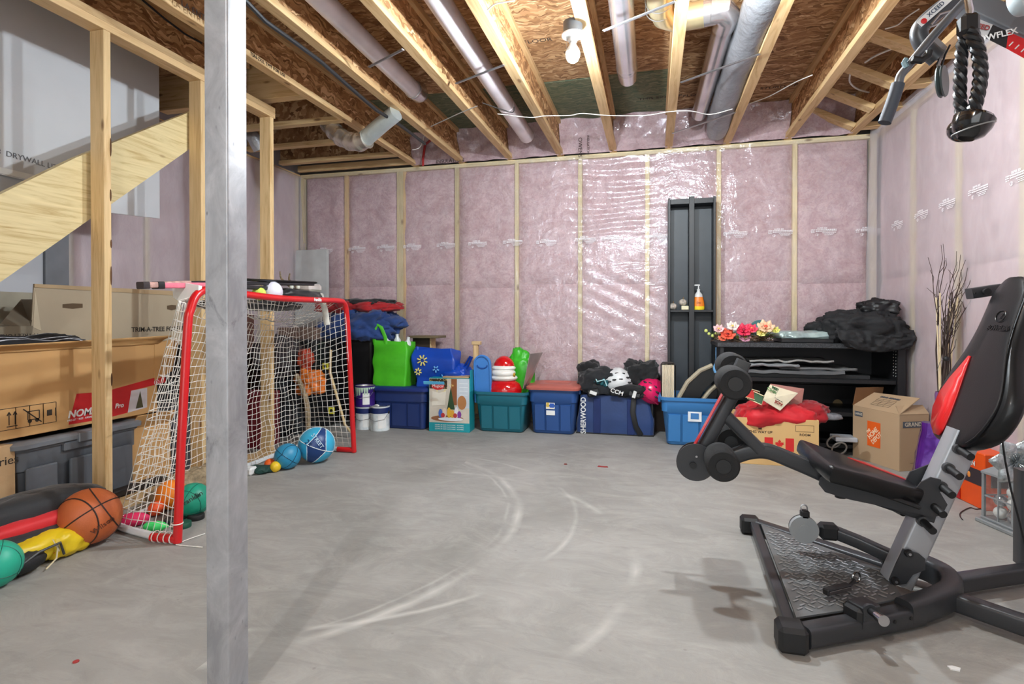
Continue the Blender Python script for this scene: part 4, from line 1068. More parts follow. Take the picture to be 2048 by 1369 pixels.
q(MB().bx(DX0 + .03, DX1 - .05, DY0 + .04, DY1 - .02, mid - .03, mid, .003), 'shelf')
q(MB().bx(DX0 + .03, DX1 - .05, DY0 + .04, DY1 - .02, .28, .31, .003), 'shelf')
q(MB().bx(DX0 + .03, DX1 - .05, DY0 + .04, DY1 - .02, .05, .08, .003), 'shelf')
q(MB().bx(DX0, DX1, DY1 - .02, DY1, 0, .46, .002), 'back_panel')
for k in range(9):
    for dy in (.05, .09): q(MB().cyl((DX1 - .052, DY0 + dy, mid + .03 + .022 * k), (DX1 - .049, DY0 + dy, mid + .03 + .022 * k), .004, n=8), 'peg_hole', M((170, 170, 166), .5))
pp = P(1675, 808, Y=DY1 - .02); q(MB().cyl((pp.x, DY1 - .026, pp.z), (pp.x, DY1 - .02, pp.z), .035, n=24), 'cable_hole', M((140, 118, 82), .7))
# drawing boards on the middle shelf
mm = [((126, 128, 130), 1440, 1600, 740, .05, 'grey torn board on top of the shelf stack'), ((92, 94, 96), 1470, 1690, 748, .02, 'dark sheet with split edge in the desk shelf stack'), ((150, 148, 144), 1500, 1668, 736, .04, 'pale grey crumpled sheet topmost in the desk shelf'), ((40, 42, 44), 1490, 1740, 756, .0, 'long black flat panel lowest in the desk shelf stack'), ((110, 110, 110), 1560, 1715, 730, .015, 'thin grey panel at the back of the desk shelf')]
for k, (c_, ua, ub, vv, amp, lab) in enumerate(mm):
    yy = DY0 + .05 + .02 * k; xa, xb = P(ua, vv, Y=yy).x, P(ub, vv, Y=yy).x; zz = max(mid + .004 + .001, mid + (.082, .04, .115, .012, .062)[k])
    m = MB(); m.grid(lambda u, v: (u * (xb - xa), v * .34, .012 * nz((u * 4, v * 4, k), 1.7, k) * (1 if amp else 0) + amp * .25 * ridge((u * 3, v * 2, 0), 1.5, k)), 26, 8)
    o = m.obj('flat_sheet', M(c_, .45, bump=.2, bs=30), solid=(.018, .024, .014, .026, .018)[k], smooth=k % 2 == 0); o.location = (xa, yy, zz); tag(o, lab, 'sheet')
m = MB(); pA = P(1440, 772, Y=DY0 + .01)
m.grid(lambda u, v: (u * .19 + .02 * v, .12 * v, .12 * u + .02 * v + .01 * sin(u * 6)), 12, 3); o = m.obj('folded_flap', M((126, 134, 142), .35), solid=.005); o.location = pA; tag(o, 'bluish grey sheet corner curling out of the desk at left', 'sheet')
# top of the desk: flower wreath, teal ball, foil bag, black bags
wr_ = thing('flower_wreath', 'artificial flower wreath of pink, coral and white blooms on the desk', 'wreath', (P(1485, 680, Y=4.55).x, 4.55, DZ))
rg = random.Random(11); m = MB()
for k in range(150):
    g = rg.uniform(0, 2 * pi); r = rg.uniform(.08, .19); p = V((cos(g) * r * 1.15, sin(g) * r * .7, rg.uniform(.004, .05))); d = V((-sin(g), cos(g) * .7, rg.uniform(-.2, .3))) * rg.uniform(.04, .1) + V((rg.uniform(-.05, .05), rg.uniform(-.05, .05), 0))
    m.tube([p, p + d * .5 + V((0, 0, .01)), p + d], .0022, 4)
o = m.obj('twig', M((96, 74, 52), .8), wr_, kind='stuff')


def flower(c, r, col, parent, seed=0, mid_=None):
    rg = random.Random(seed); root = MB(); f = parent
    m = MB()
    for ring, (n, rr_, tilt) in enumerate(((7, 1, .35), (6, .72, .75), (5, .42, 1.15))):
        for k in range(n):
            g = 2 * pi * k / n + ring * .4 + rg.uniform(-.1, .1); T = Matrix.Translation(c) @ rot(.8, 0, 0) @ rot(0, 0, g) @ rot(0, -tilt, 0)
            m.grid(lambda u, v: T @ V((u * r * rr_, (v - .5) * r * .85 * rr_ * sin(pi * (.15 + .8 * u)), r * .2 * (u * u) - r * .25 * (abs(v - .5) * 2) ** 2 * u + r * .05)), 4, 4)
    o = m.obj('flower', M(col, .6, var=.2, vs=40), f, ang=180)
    o2 = MB().ball(c + V((0, -r * .2, r * .2)), r * .2, 10).obj('flower_centre', M(mid_ or (226, 190, 90), .7), o)
    return o


for k, (u, v, r, c_, mc) in enumerate(((1437, 660, .036, (240, 190, 190), None), (1455, 672, .05, (232, 96, 70), (150, 40, 50)), (1487, 664, .055, (222, 50, 84), (150, 20, 50)), (1503, 660, .04, (232, 70, 96), None), (1489, 678, .04, (236, 170, 196), None), (1531, 657, .055, (244, 196, 160), (220, 80, 60)), (1465, 655, .04, (240, 220, 210), None), (1522, 668, .035, (236, 226, 140), None), (1445, 678, .03, (236, 120, 90), None), (1550, 662, .03, (220, 220, 120), None))):
    p = P(u, v, Y=4.46); flower(V((p.x - wr_.location.x, 4.46 - 4.55, p.z - DZ)), r * 1.25, c_, wr_, k, mc)
for k, (u, v, r) in enumerate(((1412, 662, .014), (1418, 668, .012), (1425, 672, .012), (1432, 667, .01))):
    p = P(u, v, Y=4.5); MB().ball((p.x - wr_.location.x, -.05, p.z - DZ), r, 10).obj('bud', M((206, 214, 120), .6), wr_)
m = MB()
for k in range(26):
    g = rg.uniform(0, 2 * pi); p = V((cos(g) * .2, sin(g) * .1, rg.uniform(.02, .07))); T = Matrix.Translation(p) @ rot(rg.uniform(-.5, .5), rg.uniform(-.6, .2), g)
    m.grid(lambda u, v: T @ V((u * .05, (v - .5) * .022 * sin(pi * min(1, u + .1)), .01 * u)), 4, 2)
m.obj('leaf', M((140, 170, 60), .6, var=.4, vs=30), wr_, kind='stuff')
for k, (u, v, r, c_, lab) in enumerate(((1520, 655, .085, (70, 118, 120), 'teal patterned ball behind the flower wreath'), (1474, 650, .04, (84, 110, 106), 'small dark teal ball behind the flowers'))):
    p = P(u, v, Y=4.78); m = MB().ball((0, 0, r), r, 22); o = m.obj('decor_ball', M(c_, .5, var=.35, vs=18)); o.location = (p.x, 4.78, DZ); tag(o, lab, 'ball')
# stack on top: black board, clipboard, foil bag
a, b = xrange(1562, 1668, 690, 4.47); m = MB().bx(a, b, 4.46, 4.75, DZ, DZ + .032, .006); one(m, 'black_case', M((30, 31, 33), .4), 'flat black case under the clear foil bag on the desk', 'case')
cloth('foil_bag', (P(1610, 668, Y=4.6).x, 4.60, DZ + .032 + .022), (.21, .11, .03), 51, M((172, 190, 188), .18, .3, var=.4, vs=12), 'silvery clear plastic bag with teal print lying on the desk', 'bag', .3, 3.5, fl=.8)
m = MB(); p = P(1602, 657, Y=4.8); m.bx(p.x - .14, p.x + .14, 4.72, 4.85, DZ + .07, DZ + .082, .003); one(m, 'glass_tray', M((160, 190, 184), .2), 'pale green glass tray edge behind the foil bag', 'tray')
p = P(1757, 660, Y=4.5)
cloth('black_bag', (p.x - .08, 4.60, DZ + .10), (.235, .22, .12), 61, M((30, 30, 32), .8, var=.06, vs=10, bump=.25, bs=70), 'large black crumpled fabric sack slumped on the right end of the desk', 'bag', .34, 4.2, n=96, fl=.85)
p = P(1762, 625, Y=4.55); cloth('sack_mouth', (p.x, 4.58, DZ + .26), (.11, .08, .05), 63, M((26, 26, 28), .45, var=.2, bump=.25, bs=70), 'gathered black mouth of the crumpled sack', 'bag', .4, 5)
p = P(1660, 645, Y=4.65); cloth('black_bag', (p.x, 4.70, DZ + .10), (.14, .12, .05), 65, M((30, 30, 32), .8, var=.06, vs=10, bump=.25), 'smaller folded black bag left of the large black sack', 'bag', .35, 4)
o = bpy.data.objects['black_bag']
# cloth drooping over the desk edge
m = MB(); a, b = P(1672, 690, Y=4.38).x, P(1826, 700, Y=4.38).x
m.grid(lambda u, v: (a + (b - a) * (u if v < .5 else .5 + (u - .5) * (1 - .3 * (v - .5))) + .02 * v, 4.385 - .02 * sin(v * pi) - .018 * ridge((u * 5, v * 2, 0), 1.3, 4) - .012 * nz((u * 6, v * 3, 1), 2, 3), DZ + .10 - v * (.115 + .04 * sin(u * pi))), 50, 14)
one(m, 'sack_skirt', M((30, 30, 32), .8, var=.06, vs=10, bump=.25), 'black sack edge hanging over the right front of the desk', 'bag', solid=.004)

# carton with flags
p = P(1475, 925, Z=0); Yc = 4.02; a, b = xrange(1466, 1638, 880, Yc); zc = P(1550, 838, Y=Yc).z


def carton(name, label, loc, w, d, h, rz, mat=CARD, flaps=(), tk=.006, cat='box'):
    t = thing(name, label, cat, loc, rz)
    for nme, bxx in (('front_panel', (-w / 2, w / 2, 0, tk)), ('back_panel', (-w / 2, w / 2, d - tk, d)), ('side_panel', (-w / 2, -w / 2 + tk, tk, d - tk)), ('side_panel', (w / 2 - tk, w / 2, tk, d - tk))):
        MB().bx(*bxx, 0, h, .0015).obj(nme, mat, t)
    MB().box(-w / 2 + tk, w / 2 - tk, tk, d - tk, .002, .01).obj('bottom_panel', mat, t)
    for (o_, r_, u_, L_, Wd) in flaps:
        MB().prism([(0, 0), (L_, 0), (L_ - .012, Wd), (.012, Wd)], .004, frame(o_, r_, u_)).obj('flap', mat, t, smooth=False)
    return t


fc = carton('moving_carton', 'tan carton printed with a red maple leaf flag, full of red cloth', ((a + b) / 2, Yc, 0), b - a, .34, zc, 0.0, M((214, 176, 118), .8, var=.05, vs=3, bump=.06, bs=120))
w2 = (b - a) / 2; zf = lambda v: P(1550, v, Y=Yc).z; xf = lambda u: P(u, 880, Y=Yc).x - (a + b) / 2
RP = M((206, 36, 34), .6, var=.03); BR = M((70, 52, 38), .7, var=.03)
MB().box(xf(1529), xf(1546), -.001, 0, zf(902), zf(876)).obj('flag_bar', RP, fc, smooth=False); MB().box(xf(1571), xf(1588), -.001, 0, zf(902), zf(876)).obj('flag_bar', RP, fc, smooth=False)
leaf = [(0, -.5), (.04, -.18), (.36, -.22), (.3, -.1), (.62, .12), (.5, .18), (.56, .38), (.36, .34), (.3, .42), (.14, .26), (.2, .62), (.1, .56), (0, .8)]
leaf = leaf + [(-x_, y_) for x_, y_ in leaf[::-1][1:-1]]
sc_ = (xf(1568) - xf(1550)) * .85
MB().prism([(x_ * sc_ + xf(1559), y_ * sc_ + zf(890)) for x_, y_ in leaf], .001, frame((0, 0, 0), (1, 0, 0), (0, 0, 1))).obj('maple_leaf', RP, fc, smooth=False)
MB().prism([(xf(1520) - .022, zf(855)), (xf(1520), zf(847)), (xf(1520) + .022, zf(855)), (xf(1520) + .011, zf(855)), (xf(1520) + .011, zf(861)), (xf(1520) - .011, zf(861)), (xf(1520) - .011, zf(855))], .001, frame((0, 0, 0), (1, 0, 0), (0, 0, 1))).obj('arrow_print', BR, fc, smooth=False)
text('THIS WAY UP', .024, frame((xf(1521), -.0005, zf(866)), (1, 0, 0), (0, 0, 1)), BR, fc, bold=.0005); text('ROOM', .022, frame((xf(1610), -.0005, zf(868)), (1, 0, 0), (0, 0, 1)), BR, fc, bold=.0005); text('OF CANADA', .016, frame((xf(1559), -.0005, zf(907)), (1, 0, 0), (0, 0, 1)), BR, fc)
m = MB(); x0_, x1_, z0_, z1_ = xf(1591), xf(1628), zf(862), zf(849)
for q_ in ((x0_, x1_, z0_, z0_ + .002), (x0_, x1_, z1_ - .002, z1_), (x0_, x0_ + .002, z0_, z1_), (x1_ - .002, x1_, z0_, z1_)): m.box(q_[0], q_[1], -.001, 0, q_[2], q_[3])
m.obj('printed_frame', BR, fc, smooth=False)
MB().bx(xf(1541), xf(1558), -.004, .004, zf(844), zf(834), .001).obj('paper_tag', WHITE, fc)
rb = fabric((196, 14, 30), .6, var=.15, vs=5, bump=.1)
pc_ = P(1545, 820, Y=Yc + .17); cloth('red_cloth', (pc_.x - .0, Yc + .17, zc + .0), (w2 * .98, .165, .085), 71, rb, 'bright red cloth heaped in the flag carton', 'cloth', .25, 3, n=80)
p = P(1600, 775, Y=4.3); cloth('red_cloth', (P(1618, 812, Y=4.2).x, 4.2, zc + .03), (.10, .12, .06), 73, fabric((150, 12, 24)), 'darker red cloth spilling out of the flag carton at right', 'cloth', .35, 3.5)
m = MB(); A_, B_, C_, D__ = P(1530, 815, Y=Yc + .05), P(1600, 833, Y=Yc + .12), P(1608, 778, Y=Yc + .2), P(1541, 768, Y=Yc + .18)
m.add([A_, B_, C_, D__], [(0, 1, 2, 3)]); o = one(m, 'christmas_card', M((168, 116, 106), .6), 'dusky pink card under the patterned gift tag sheet', 'card', solid=.003, smooth=False)
m = MB(); A_, B_, C_, D__ = P(1524, 800, Y=Yc - .02), P(1560, 822, Y=Yc - .0), P(1596, 787, Y=Yc + .1), P(1540, 770, Y=Yc + .1)
m.add([A_, B_, C_, D__], [(0, 1, 2, 3)]); cdd = one(m, 'gift_tag_sheet', M((224, 214, 186), .6), 'cream patterned card with green and black lettering on the red cloth', 'card', solid=.003, smooth=False)
M_ = frame((A_ + B_ + C_ + D__) / 4 + V((0, -.004, .006)), B_ - A_, D__ - A_)
rg = random.Random(5); ctr = (A_ + B_ + C_ + D__) / 4
for k in range(4):
    c_ = ((50, 96, 60), (90, 130, 80), (34, 34, 34), (150, 60, 50))[k]
    text(('MERRY', 'CHRISTMAS', 'KISS', 'JOY')[k], .034, M_ @ Matrix.Translation((.006 * k, .05 - .034 * k, 0)), M(c_, .6), cdd, bold=.0012, world=True)
for k, (uu, vv, lab, c_) in enumerate(((1500, 788, 'red and cream stocking tag on the left of the heap', (206, 60, 56)), (1512, 795, 'green and cream ribbon tag beside the stocking tag', (70, 104, 76)))):
    p = P(uu, vv, Y=Yc - .03); t = thing('fabric_tag', lab, 'tag', tuple(p), .3 - k, ry=.3)
    MB().bx(-.045, .05, -.006, .006, -.03, .03, .004).obj('panel', M(c_, .8), t)
    MB().tube([(-.05, -.008, -.03), (.055, -.008, -.03), (.055, -.008, .032), (-.05, -.008, .032)], .004, 5, closed=True).obj('edging', M((216, 200, 160), .8), t)
p = P(1612, 828, Y=Yc + .1); t = thing('greenery_sprig', 'small green leafy sprig with cream berries at the carton edge', 'foliage', tuple(p)); m = MB(); rg = random.Random(9)
for k in range(60):
    T = Matrix.Translation((rg.uniform(-.07, .07), rg.uniform(-.03, .03), rg.uniform(-.025, .03))) @ rot(rg.uniform(-1, 1), rg.uniform(-1, 1), rg.uniform(0, 6))
    m.grid(lambda u, v: T @ V((u * .03, (v - .5) * .012 * sin(pi * min(1, u + .1)), .004 * u)), 3, 2)
m.obj('leaf', M((58, 84, 40), .6, var=.4, vs=50), t, kind='stuff')
for k in range(7): MB().ball((rg.uniform(-.05, .05), -.03, rg.uniform(-.02, .03)), .006, 8).obj('berry', M((220, 214, 160), .5), t)
p = P(1650, 832, Y=4.15); cloth('clear_wrap', (p.x, 4.12, p.z), (.09, .03, .022), 77, M((120, 120, 124), .2, var=.3, vs=30), 'grey shiny wrapped roll sticking out right of the flag carton', 'wrap', .25, 4)
p = P(1445, 855, Y=4.2); cloth('plastic_bag', (p.x + .01, 4.1, p.z - .02), (.06, .05, .08), 79, M((196, 200, 204), .15, var=.3, vs=20), 'crumpled clear plastic bag left of the flag carton', 'bag', .4, 5)
for k, (u, v) in enumerate(((1662, 880), (1672, 905))):
    p = P(u, v, Y=4.45); m = MB().tube([(.05 * cos(a_), 0, .05 * sin(a_)) for a_ in [2 * pi * i / 24 for i in range(24)]], .006, 6, closed=True); o = m.obj('cable_coil', M((150, 146, 140), .5)); o.location = (p.x, 4.38, max(.06, p.z)); o.rotation_euler = (.4, .2 * k, .3); tag(o, ('upper pale cable coil between the two cartons', 'lower pale cable coil between the two cartons')[k], 'cable')
m = MB(); p0, p1 = P(1668, 876, Y=4.4), P(1712, 882, Y=4.4); m.bx(p0.x, p1.x, 4.36, 4.5, p0.z - .02, p0.z + .01, .004); one(m, 'silver_bar', M((176, 180, 186), .4), 'pale grey flat bar on the low desk shelf beside the brown box', 'bar')

# big brown box with orange square logo
c0 = P(1800, 948, Z=0); cL = P(1712, 915, Z=0); HB = P(1798, 832, X=c0.x).z
Bx = thing('moving_box', 'large brown moving box with orange square logo and open flap', 'box', (1.54, 4.06, 0))
BC = M((182, 154, 122), .8, var=.05, vs=3, bump=.06, bs=120); A0 = V((1.54, 4.06, 0)); A1 = V((1.385, 4.42, 0)); e1 = (A1 - A0).normalized(); L1 = (A1 - A0).length; e2 = V((-e1.y, e1.x, 0)) * -1; L2 = .22
if e2.x < 0: e2 = -e2
T1 = Matrix((e1, e2, V((0, 0, 1)))).transposed().to_4x4(); T1.translation = A0
for nme, bxx in (('side_panel', (0, L1, 0, .006)), ('side_panel', (0, L1, L2 - .006, L2)), ('end_panel', (0, .006, .006, L2 - .006)), ('end_panel', (L1 - .006, L1, .006, L2 - .006))): MB().bx(*bxx, 0, HB, .0015, T1).obj(nme, BC, Bx, world=True)
up = V((0, 0, 1))
f0 = T1 @ V((0, 0, HB)); f1 = T1 @ V((L1, 0, HB))
MB().add([f0, f1, f1 + e2 * .15 + up * .09 + e1 * -.02, f0 + e2 * .17 + up * .10 + e1 * .02], [(0, 1, 2, 3)]).obj('flap', BC, Bx, world=True, solid=.005, smooth=False)
MB().add([T1 @ V((0, 0, HB)), T1 @ V((0, L2, HB)), T1 @ V((.05, L2, HB + .05)), T1 @ V((.05, 0.02, HB + .05))], [(0, 1, 2, 3)]).obj('flap', BC, Bx, world=True, solid=.005, smooth=False)
MB().add([T1 @ V((L1, 0, HB)), T1 @ V((L1, L2, HB)), T1 @ V((L1 - .03, L2, HB + .13)), T1 @ V((L1 - .03, 0, HB + .13))], [(0, 1, 2, 3)]).obj('flap', M((120, 84, 54), .8), Bx, world=True, solid=.005, smooth=False)
FT = lambda s_, z_: frame(A0 + e1 * s_ + V((0, 0, z_)) - e2 * .001, -e1, (0, 0, 1))
OR = M((236, 98, 26), .6, var=.03); GB = M((82, 88, 98), .6, var=.03)
MB().prism([(-.055, -.085), (.055, -.085), (.055, .085), (-.055, .085)], .001, FT(L1 * .52, HB * .54)).obj('logo_square', OR, Bx, world=True, smooth=False)
for k, (wd_, sz) in enumerate((('THE', .024), ('HOME', .046), ('DEPOT', .042))):
    text(wd_, sz, FT(L1 * .52, HB * .54) @ rot(0, 0, R(46)) @ Matrix.Translation((-.0 + (-.02 if k == 0 else 0), (.042, .008, -.032)[k], .0012)), M((244, 214, 180), .6), Bx, bold=.001, world=True, sx=.8)
MB().prism([(-.035, -.017), (.035, -.017), (.035, .017), (-.035, .017)], .001, FT(L1 * .86, HB * .86)).obj('size_patch', GB, Bx, world=True, smooth=False)
text('LARGE', .022, FT(L1 * .86, HB * .86) @ Matrix.Translation((0, 0, .0012)), M((200, 190, 170), .6), Bx, world=True, bold=.0005)
FE = lambda s_, z_: frame(A0 + e2 * s_ + V((0, 0, z_)) - e1 * .001, e2, (0, 0, 1))
MB().prism([(-.075, -.02), (.095, -.02), (.095, .02), (-.075, .02)], .001, FE(.1, HB * .82)).obj('size_patch', GB, Bx, world=True, smooth=False)
text('GRANDE', .036, FE(.11, HB * .82) @ Matrix.Translation((0, 0, .0012)), M((206, 196, 176), .6), Bx, world=True, bold=.0008)
MB().prism([(0, 0), (.1, 0), (.1, .002), (0, .002)], .0006, FE(.08, .05)).obj('printed_line', INK, Bx, world=True, smooth=False)
FL = frame((f0 + f1) / 2 + e2 * .07 + up * .046, -e1, e2 * .15 + up * .09)
text('LIVING  KITCHEN', .02, FL @ Matrix.Translation((0, .055, .003)), GB, Bx, world=True, bold=.001)
m = MB()
for k in range(5): m.box(-.075, .075, .03 - .018 * k, .0312 - .018 * k, .0029, .0035, FL)
for k in range(4): m.box(-.075 + .05 * k, -.0738 + .05 * k, -.042, .03, .0029, .0035, FL)
m.obj('printed_table', INK, Bx, world=True, smooth=False)
cloth('orange_item', tuple(T1 @ V((L1 * .45, L2 * .5, HB - .03))), (.09, .07, .03), 5, M((196, 90, 40), .6), 'rust coloured item inside the open brown moving box', 'cloth', .3, 3)

# branches in a vase by the right wall
vb = P(1885, 715, Y=3.86); va = thing('branch_vase', 'slim vase of bare curly branches and pale reeds by the right wall', 'vase', (1.66, 3.78, 0))
MB().lathe([(.05, 0), (.06, .01), (.045, .12), (.036, .38), (.042, .54), (.038, .555), (.032, .54), (.03, .38)], 24, caps=(1, 0)).obj('vase', M((120, 84, 130), .2, var=.2), va)
rg = random.Random(21); tw_ = M((62, 48, 42), .8); rd_ = M((214, 196, 160), .8)
for k, (u, v) in enumerate(((1856, 515), (1882, 490), (1886, 488), (1913, 503), (1921, 510), (1931, 520), (1935, 536), (1951, 508), (1961, 480), (1996, 510), (1878, 560), (1900, 540), (1945, 545), (1893, 600), (1912, 590), (1927, 600))):
    tip = P(u, v, Y=3.78 + rg.uniform(-.08, .08)); b0 = V((1.66 + rg.uniform(-.02, .02), 3.78 + rg.uniform(-.02, .02), .42)); pts = []
    for i in range(13):
        t_ = i / 12; p = b0.lerp(tip, t_); bow = sin(t_ * pi) * .03; p = p + V((nz((t_ * 3, k, 0), 1, 1) * .04 * t_ + (b0.x - tip.x) * .35 * sin(t_ * pi), nz((t_ * 3, k, 5), 1, 2) * .04, 0)); pts.append(p if i < 12 else tip)
    br = MB().tube(pts, [.0048 * (1 - .75 * i / 12) for i in range(13)], 5).obj('branch', tw_, va, world=True)
    for i in (6, 8, 10):
        d = V((rg.uniform(-.06, .06), rg.uniform(-.04, .04), rg.uniform(.05, .12)))
        MB().tube([pts[i], pts[i] + d * .5 + V((.01, 0, 0)), pts[i] + d], [.002, .0016, .001], 4).obj('twig', tw_, va, world=True)
for k in range(12):
    x_ = rg.uniform(-.035, .035); MB().tube([(x_ * .5, rg.uniform(-.015, .015), .42), (x_, rg.uniform(-.02, .02), .8), (x_ * 1.4 + .01, rg.uniform(-.03, .03), rg.uniform(.95, 1.15))], .0042, 5).obj('reed', rd_ if k % 3 else tw_, va)
p = P(1892, 718, Y=3.7); m = MB().ball(p, .016, 12); one(m, 'dark_bead', BLACK, 'small dark bead with wire beside the vase neck', 'bead')
m = MB().tube([P(1890, 716, Y=3.7), P(1880, 725, Y=3.7), P(1874, 742, Y=3.7)], .0015, 5); one(m, 'wire', M((90, 88, 86), .5), 'thin wire hanging below the dark knob', 'wire')
# purple bag, orange box, lantern with baubles, silver bow, can
p0 = P(1905, 1000, Z=0); pu = thing('gift_bag', 'shiny purple metallic bag standing by the brown box', 'bag', (1.62, 3.72, 0), -.3)
PM = M((84, 34, 130), .15, .35, var=.3, vs=8, bump=.3, bs=14)
L = []
for k in range(9):
    f = k / 8; L.append([(x_ + .01 * nz((x_ * 9, y_ * 9, f * 3), 2, 1), y_ + .015 * nz((x_ * 9, f * 4, 3), 2, 2), z_) for x_, y_, z_ in rr(.28 - .10 * f, .16 - .08 * f, .03, .38 * f, 6)])
MB().loft(L).obj('body', PM, pu)
MB().bx(-.15, .15, -.09, .09, 0, .02, .008).obj('base', PM, pu)
MB().tube([(.03, -.085, .32), (.06, -.1, .2), (.1, -.09, .02)], .003, 5).obj('seam', M((190, 60, 160), .3, .5), pu)
oB = thing('gift_box', 'bright orange box with dark band behind the lantern', 'box', (1.66, 3.50, 0), .12)
OM = M((236, 84, 14), .4, var=.08); MB().bx(-.03, .10, -.16, .12, 0, .29, .004).obj('carton', OM, oB); MB().bx(-.033, -.029, -.16, .12, .12, .20, .001).obj('band', M((52, 44, 50), .4), oB)
MB().bx(-.0, .1, -.164, -.159, .12, .20, .001).obj('band', M((52, 44, 50), .4), oB)
MB().bx(-.035, -.028, .02, .12, .005, .285, .001).obj('red_panel', M((180, 16, 22), .25, var=.3, vs=20), oB)
text('RAVEN', .035, frame((-.033, -.04, .225), (0, -1, 0), (0, 0, 1)), WHITE, oB, bold=.001); MB().ball((-.034, -.05, .16), (.002, .012, .016), 12).obj('printed_pumpkin', M((236, 150, 70), .5), oB)
ln = thing('lantern', 'silver grey glass lantern filled with white and silver baubles', 'lantern', (1.655, 3.10, 0), .25)
LG = M((150, 154, 156), .4, .3); GLS = N('lantern_glass'); GLS.m.node_tree.nodes.remove(GLS.b); tr_ = GLS.n('ShaderNodeBsdfTransparent'); gl_ = GLS.n('ShaderNodeBsdfGlossy', i_Roughness=.03); mx_ = GLS.n('ShaderNodeMixShader', i_0=.12); GLS.l(tr_.outputs[0], mx_.inputs[1]); GLS.l(gl_.outputs[0], mx_.inputs[2]); GLS.l(mx_.outputs[0], GLS.out.inputs[0])
MB().bx(-.105, .105, -.105, .105, 0, .02, .004).obj('base', LG, ln); MB().bx(-.09, .09, -.09, .09, .02, .032, .003).obj('base', LG, ln)
for sx_ in (-1, 1):
    for sy in (-1, 1): MB().bx(sx_ * .08 - .007, sx_ * .08 + .007, sy * .08 - .007, sy * .08 + .007, .03, .24, .002).obj('corner_post', LG, ln)
for sx_, sy in ((-1, 0), (1, 0), (0, -1), (0, 1)):
    if sx_: MB().bx(sx_ * .08 - .003, sx_ * .08 + .003, -.003, .003, .03, .24, .001).obj('glazing_bar', LG, ln); MB().bx(sx_ * .08 - .003, sx_ * .08 + .003, -.08, .08, .13, .137, .001).obj('glazing_bar', LG, ln); MB().box(sx_ * .079, sx_ * .081, -.075, .075, .032, .238).obj('glass_pane', GLS.m, ln)
    else: MB().bx(-.003, .003, sy * .08 - .003, sy * .08 + .003, .03, .24, .001).obj('glazing_bar', LG, ln); MB().bx(-.08, .08, sy * .08 - .003, sy * .08 + .003, .13, .137, .001).obj('glazing_bar', LG, ln); MB().box(-.075, .075, sy * .079, sy * .081, .032, .238).obj('glass_pane', GLS.m, ln)
MB().lathe([(.125, .24), (.125, .25), (.06, .29), (.02, .31), (.015, .33)], 4, rot(0, 0, pi / 4)).obj('roof', LG, ln, smooth=False)
k = 0
for z_ in (.062, .12, .178):
    for sx_, sy in ((-1, -1), (1, -1), (-1, 1), (1, 1)):
        if z_ > .15 and sy == 1: continue
        c_ = ((232, 232, 226), .3, 0) if (k % 3) else ((196, 198, 202), .15, .9); o = MB().ball((0, 0, 0), .029, 18).obj('bauble', M(c_[0], c_[1], c_[2], var=.08))
        o.location = V((1.655, 3.10, z_)) + V((sx_ * .036 * cos(.25) - sy * .036 * sin(.25), sx_ * .036 * sin(.25) + sy * .036 * cos(.25), 0))
        tag(o, ('white ' if k % 3 else 'silver ') + ('front ' if sy < 0 else 'rear ') + ('left ' if sx_ < 0 else 'right ') + 'bauble in the ' + {.062: 'bottom', .12: 'middle', .178: 'top'}[z_] + ' layer inside the lantern', 'bauble', 'baubles in the lantern'); k += 1
bw_ = thing('silver_bow', 'big silver glitter poinsettia bow on top of the lantern', 'bow', tuple(P(2032, 925, Y=2.98)), 0)
SM = M((190, 198, 200), .22, .7, var=.3, vs=40, bump=.5, bs=120)
for k in range(7):
    g = 2 * pi * k / 7 + .4; T = frame((0, 0, 0), (cos(g), -.25, sin(g)), (-sin(g), 0, cos(g)))
    MB().grid(lambda u, v: T @ V((u * .12, (v - .5) * .075 * sin(pi * (.1 + .88 * u)) * 1.3, .02 * sin(u * 3) - .02 * abs(v - .5))), 8, 5).obj('petal', SM, bw_, solid=.0015)
m = MB(); rg = random.Random(4)
for k in range(70):
    g = rg.uniform(0, 2 * pi); r_ = rg.uniform(.02, .055); m.tube([(0, -.01, 0), (r_ * cos(g), -.03 - rg.random() * .02, r_ * sin(g))], .0012, 4)
m.obj('tinsel', SM, bw_, kind='stuff')
m = MB(); p = P(1860, 905, Y=3.95); m.lathe([(.026, 0), (.026, .11), (.022, .12), (.022, .125)], 20, Matrix.Translation((p.x + .0, 3.86, 0))); one(m, 'drink_can', M((222, 70, 30), .3, .5, var=.3, vs=30), 'small orange drink can between brown box and purple bag', 'can')
cable([P(2040, 1003, Z=.004), P(2012, 996, Z=.004), P(1960, 1018 - 0, Z=.004), P(1940, 1016, Z=.004), P(1922, 1025, Z=.004), P(1920, 1033, Z=.004), P(1925, 1040, Z=.004)], 'thin black cord curling on the floor in front of the lantern', .0025, (44, 44, 46))

# ================================================================ HOME GYM
gy = thing('home_gym', 'charcoal and silver multi-station home gym bench in the right foreground', 'exercise machine', (.8, 2.27, 0))
g_ = lambda m, n, mt=None, **k: m.obj(n, mt or DK, gy, world=True, **k)
DK = M((60, 61, 64), .38, .3, .08, name='charcoal_powder_coat', bump=.05, bs=350); SV = M((172, 175, 180), .34, .45, .05); FO = M((34, 34, 35), .85, bump=.3, bs=200, name='foam_black'); VI = M((17, 18, 20), .36, coat=.12, spec=.35, bump=.06, bs=160, name='black_vinyl'); RV = M((206, 28, 30), .3, coat=.3); YM = 2.27


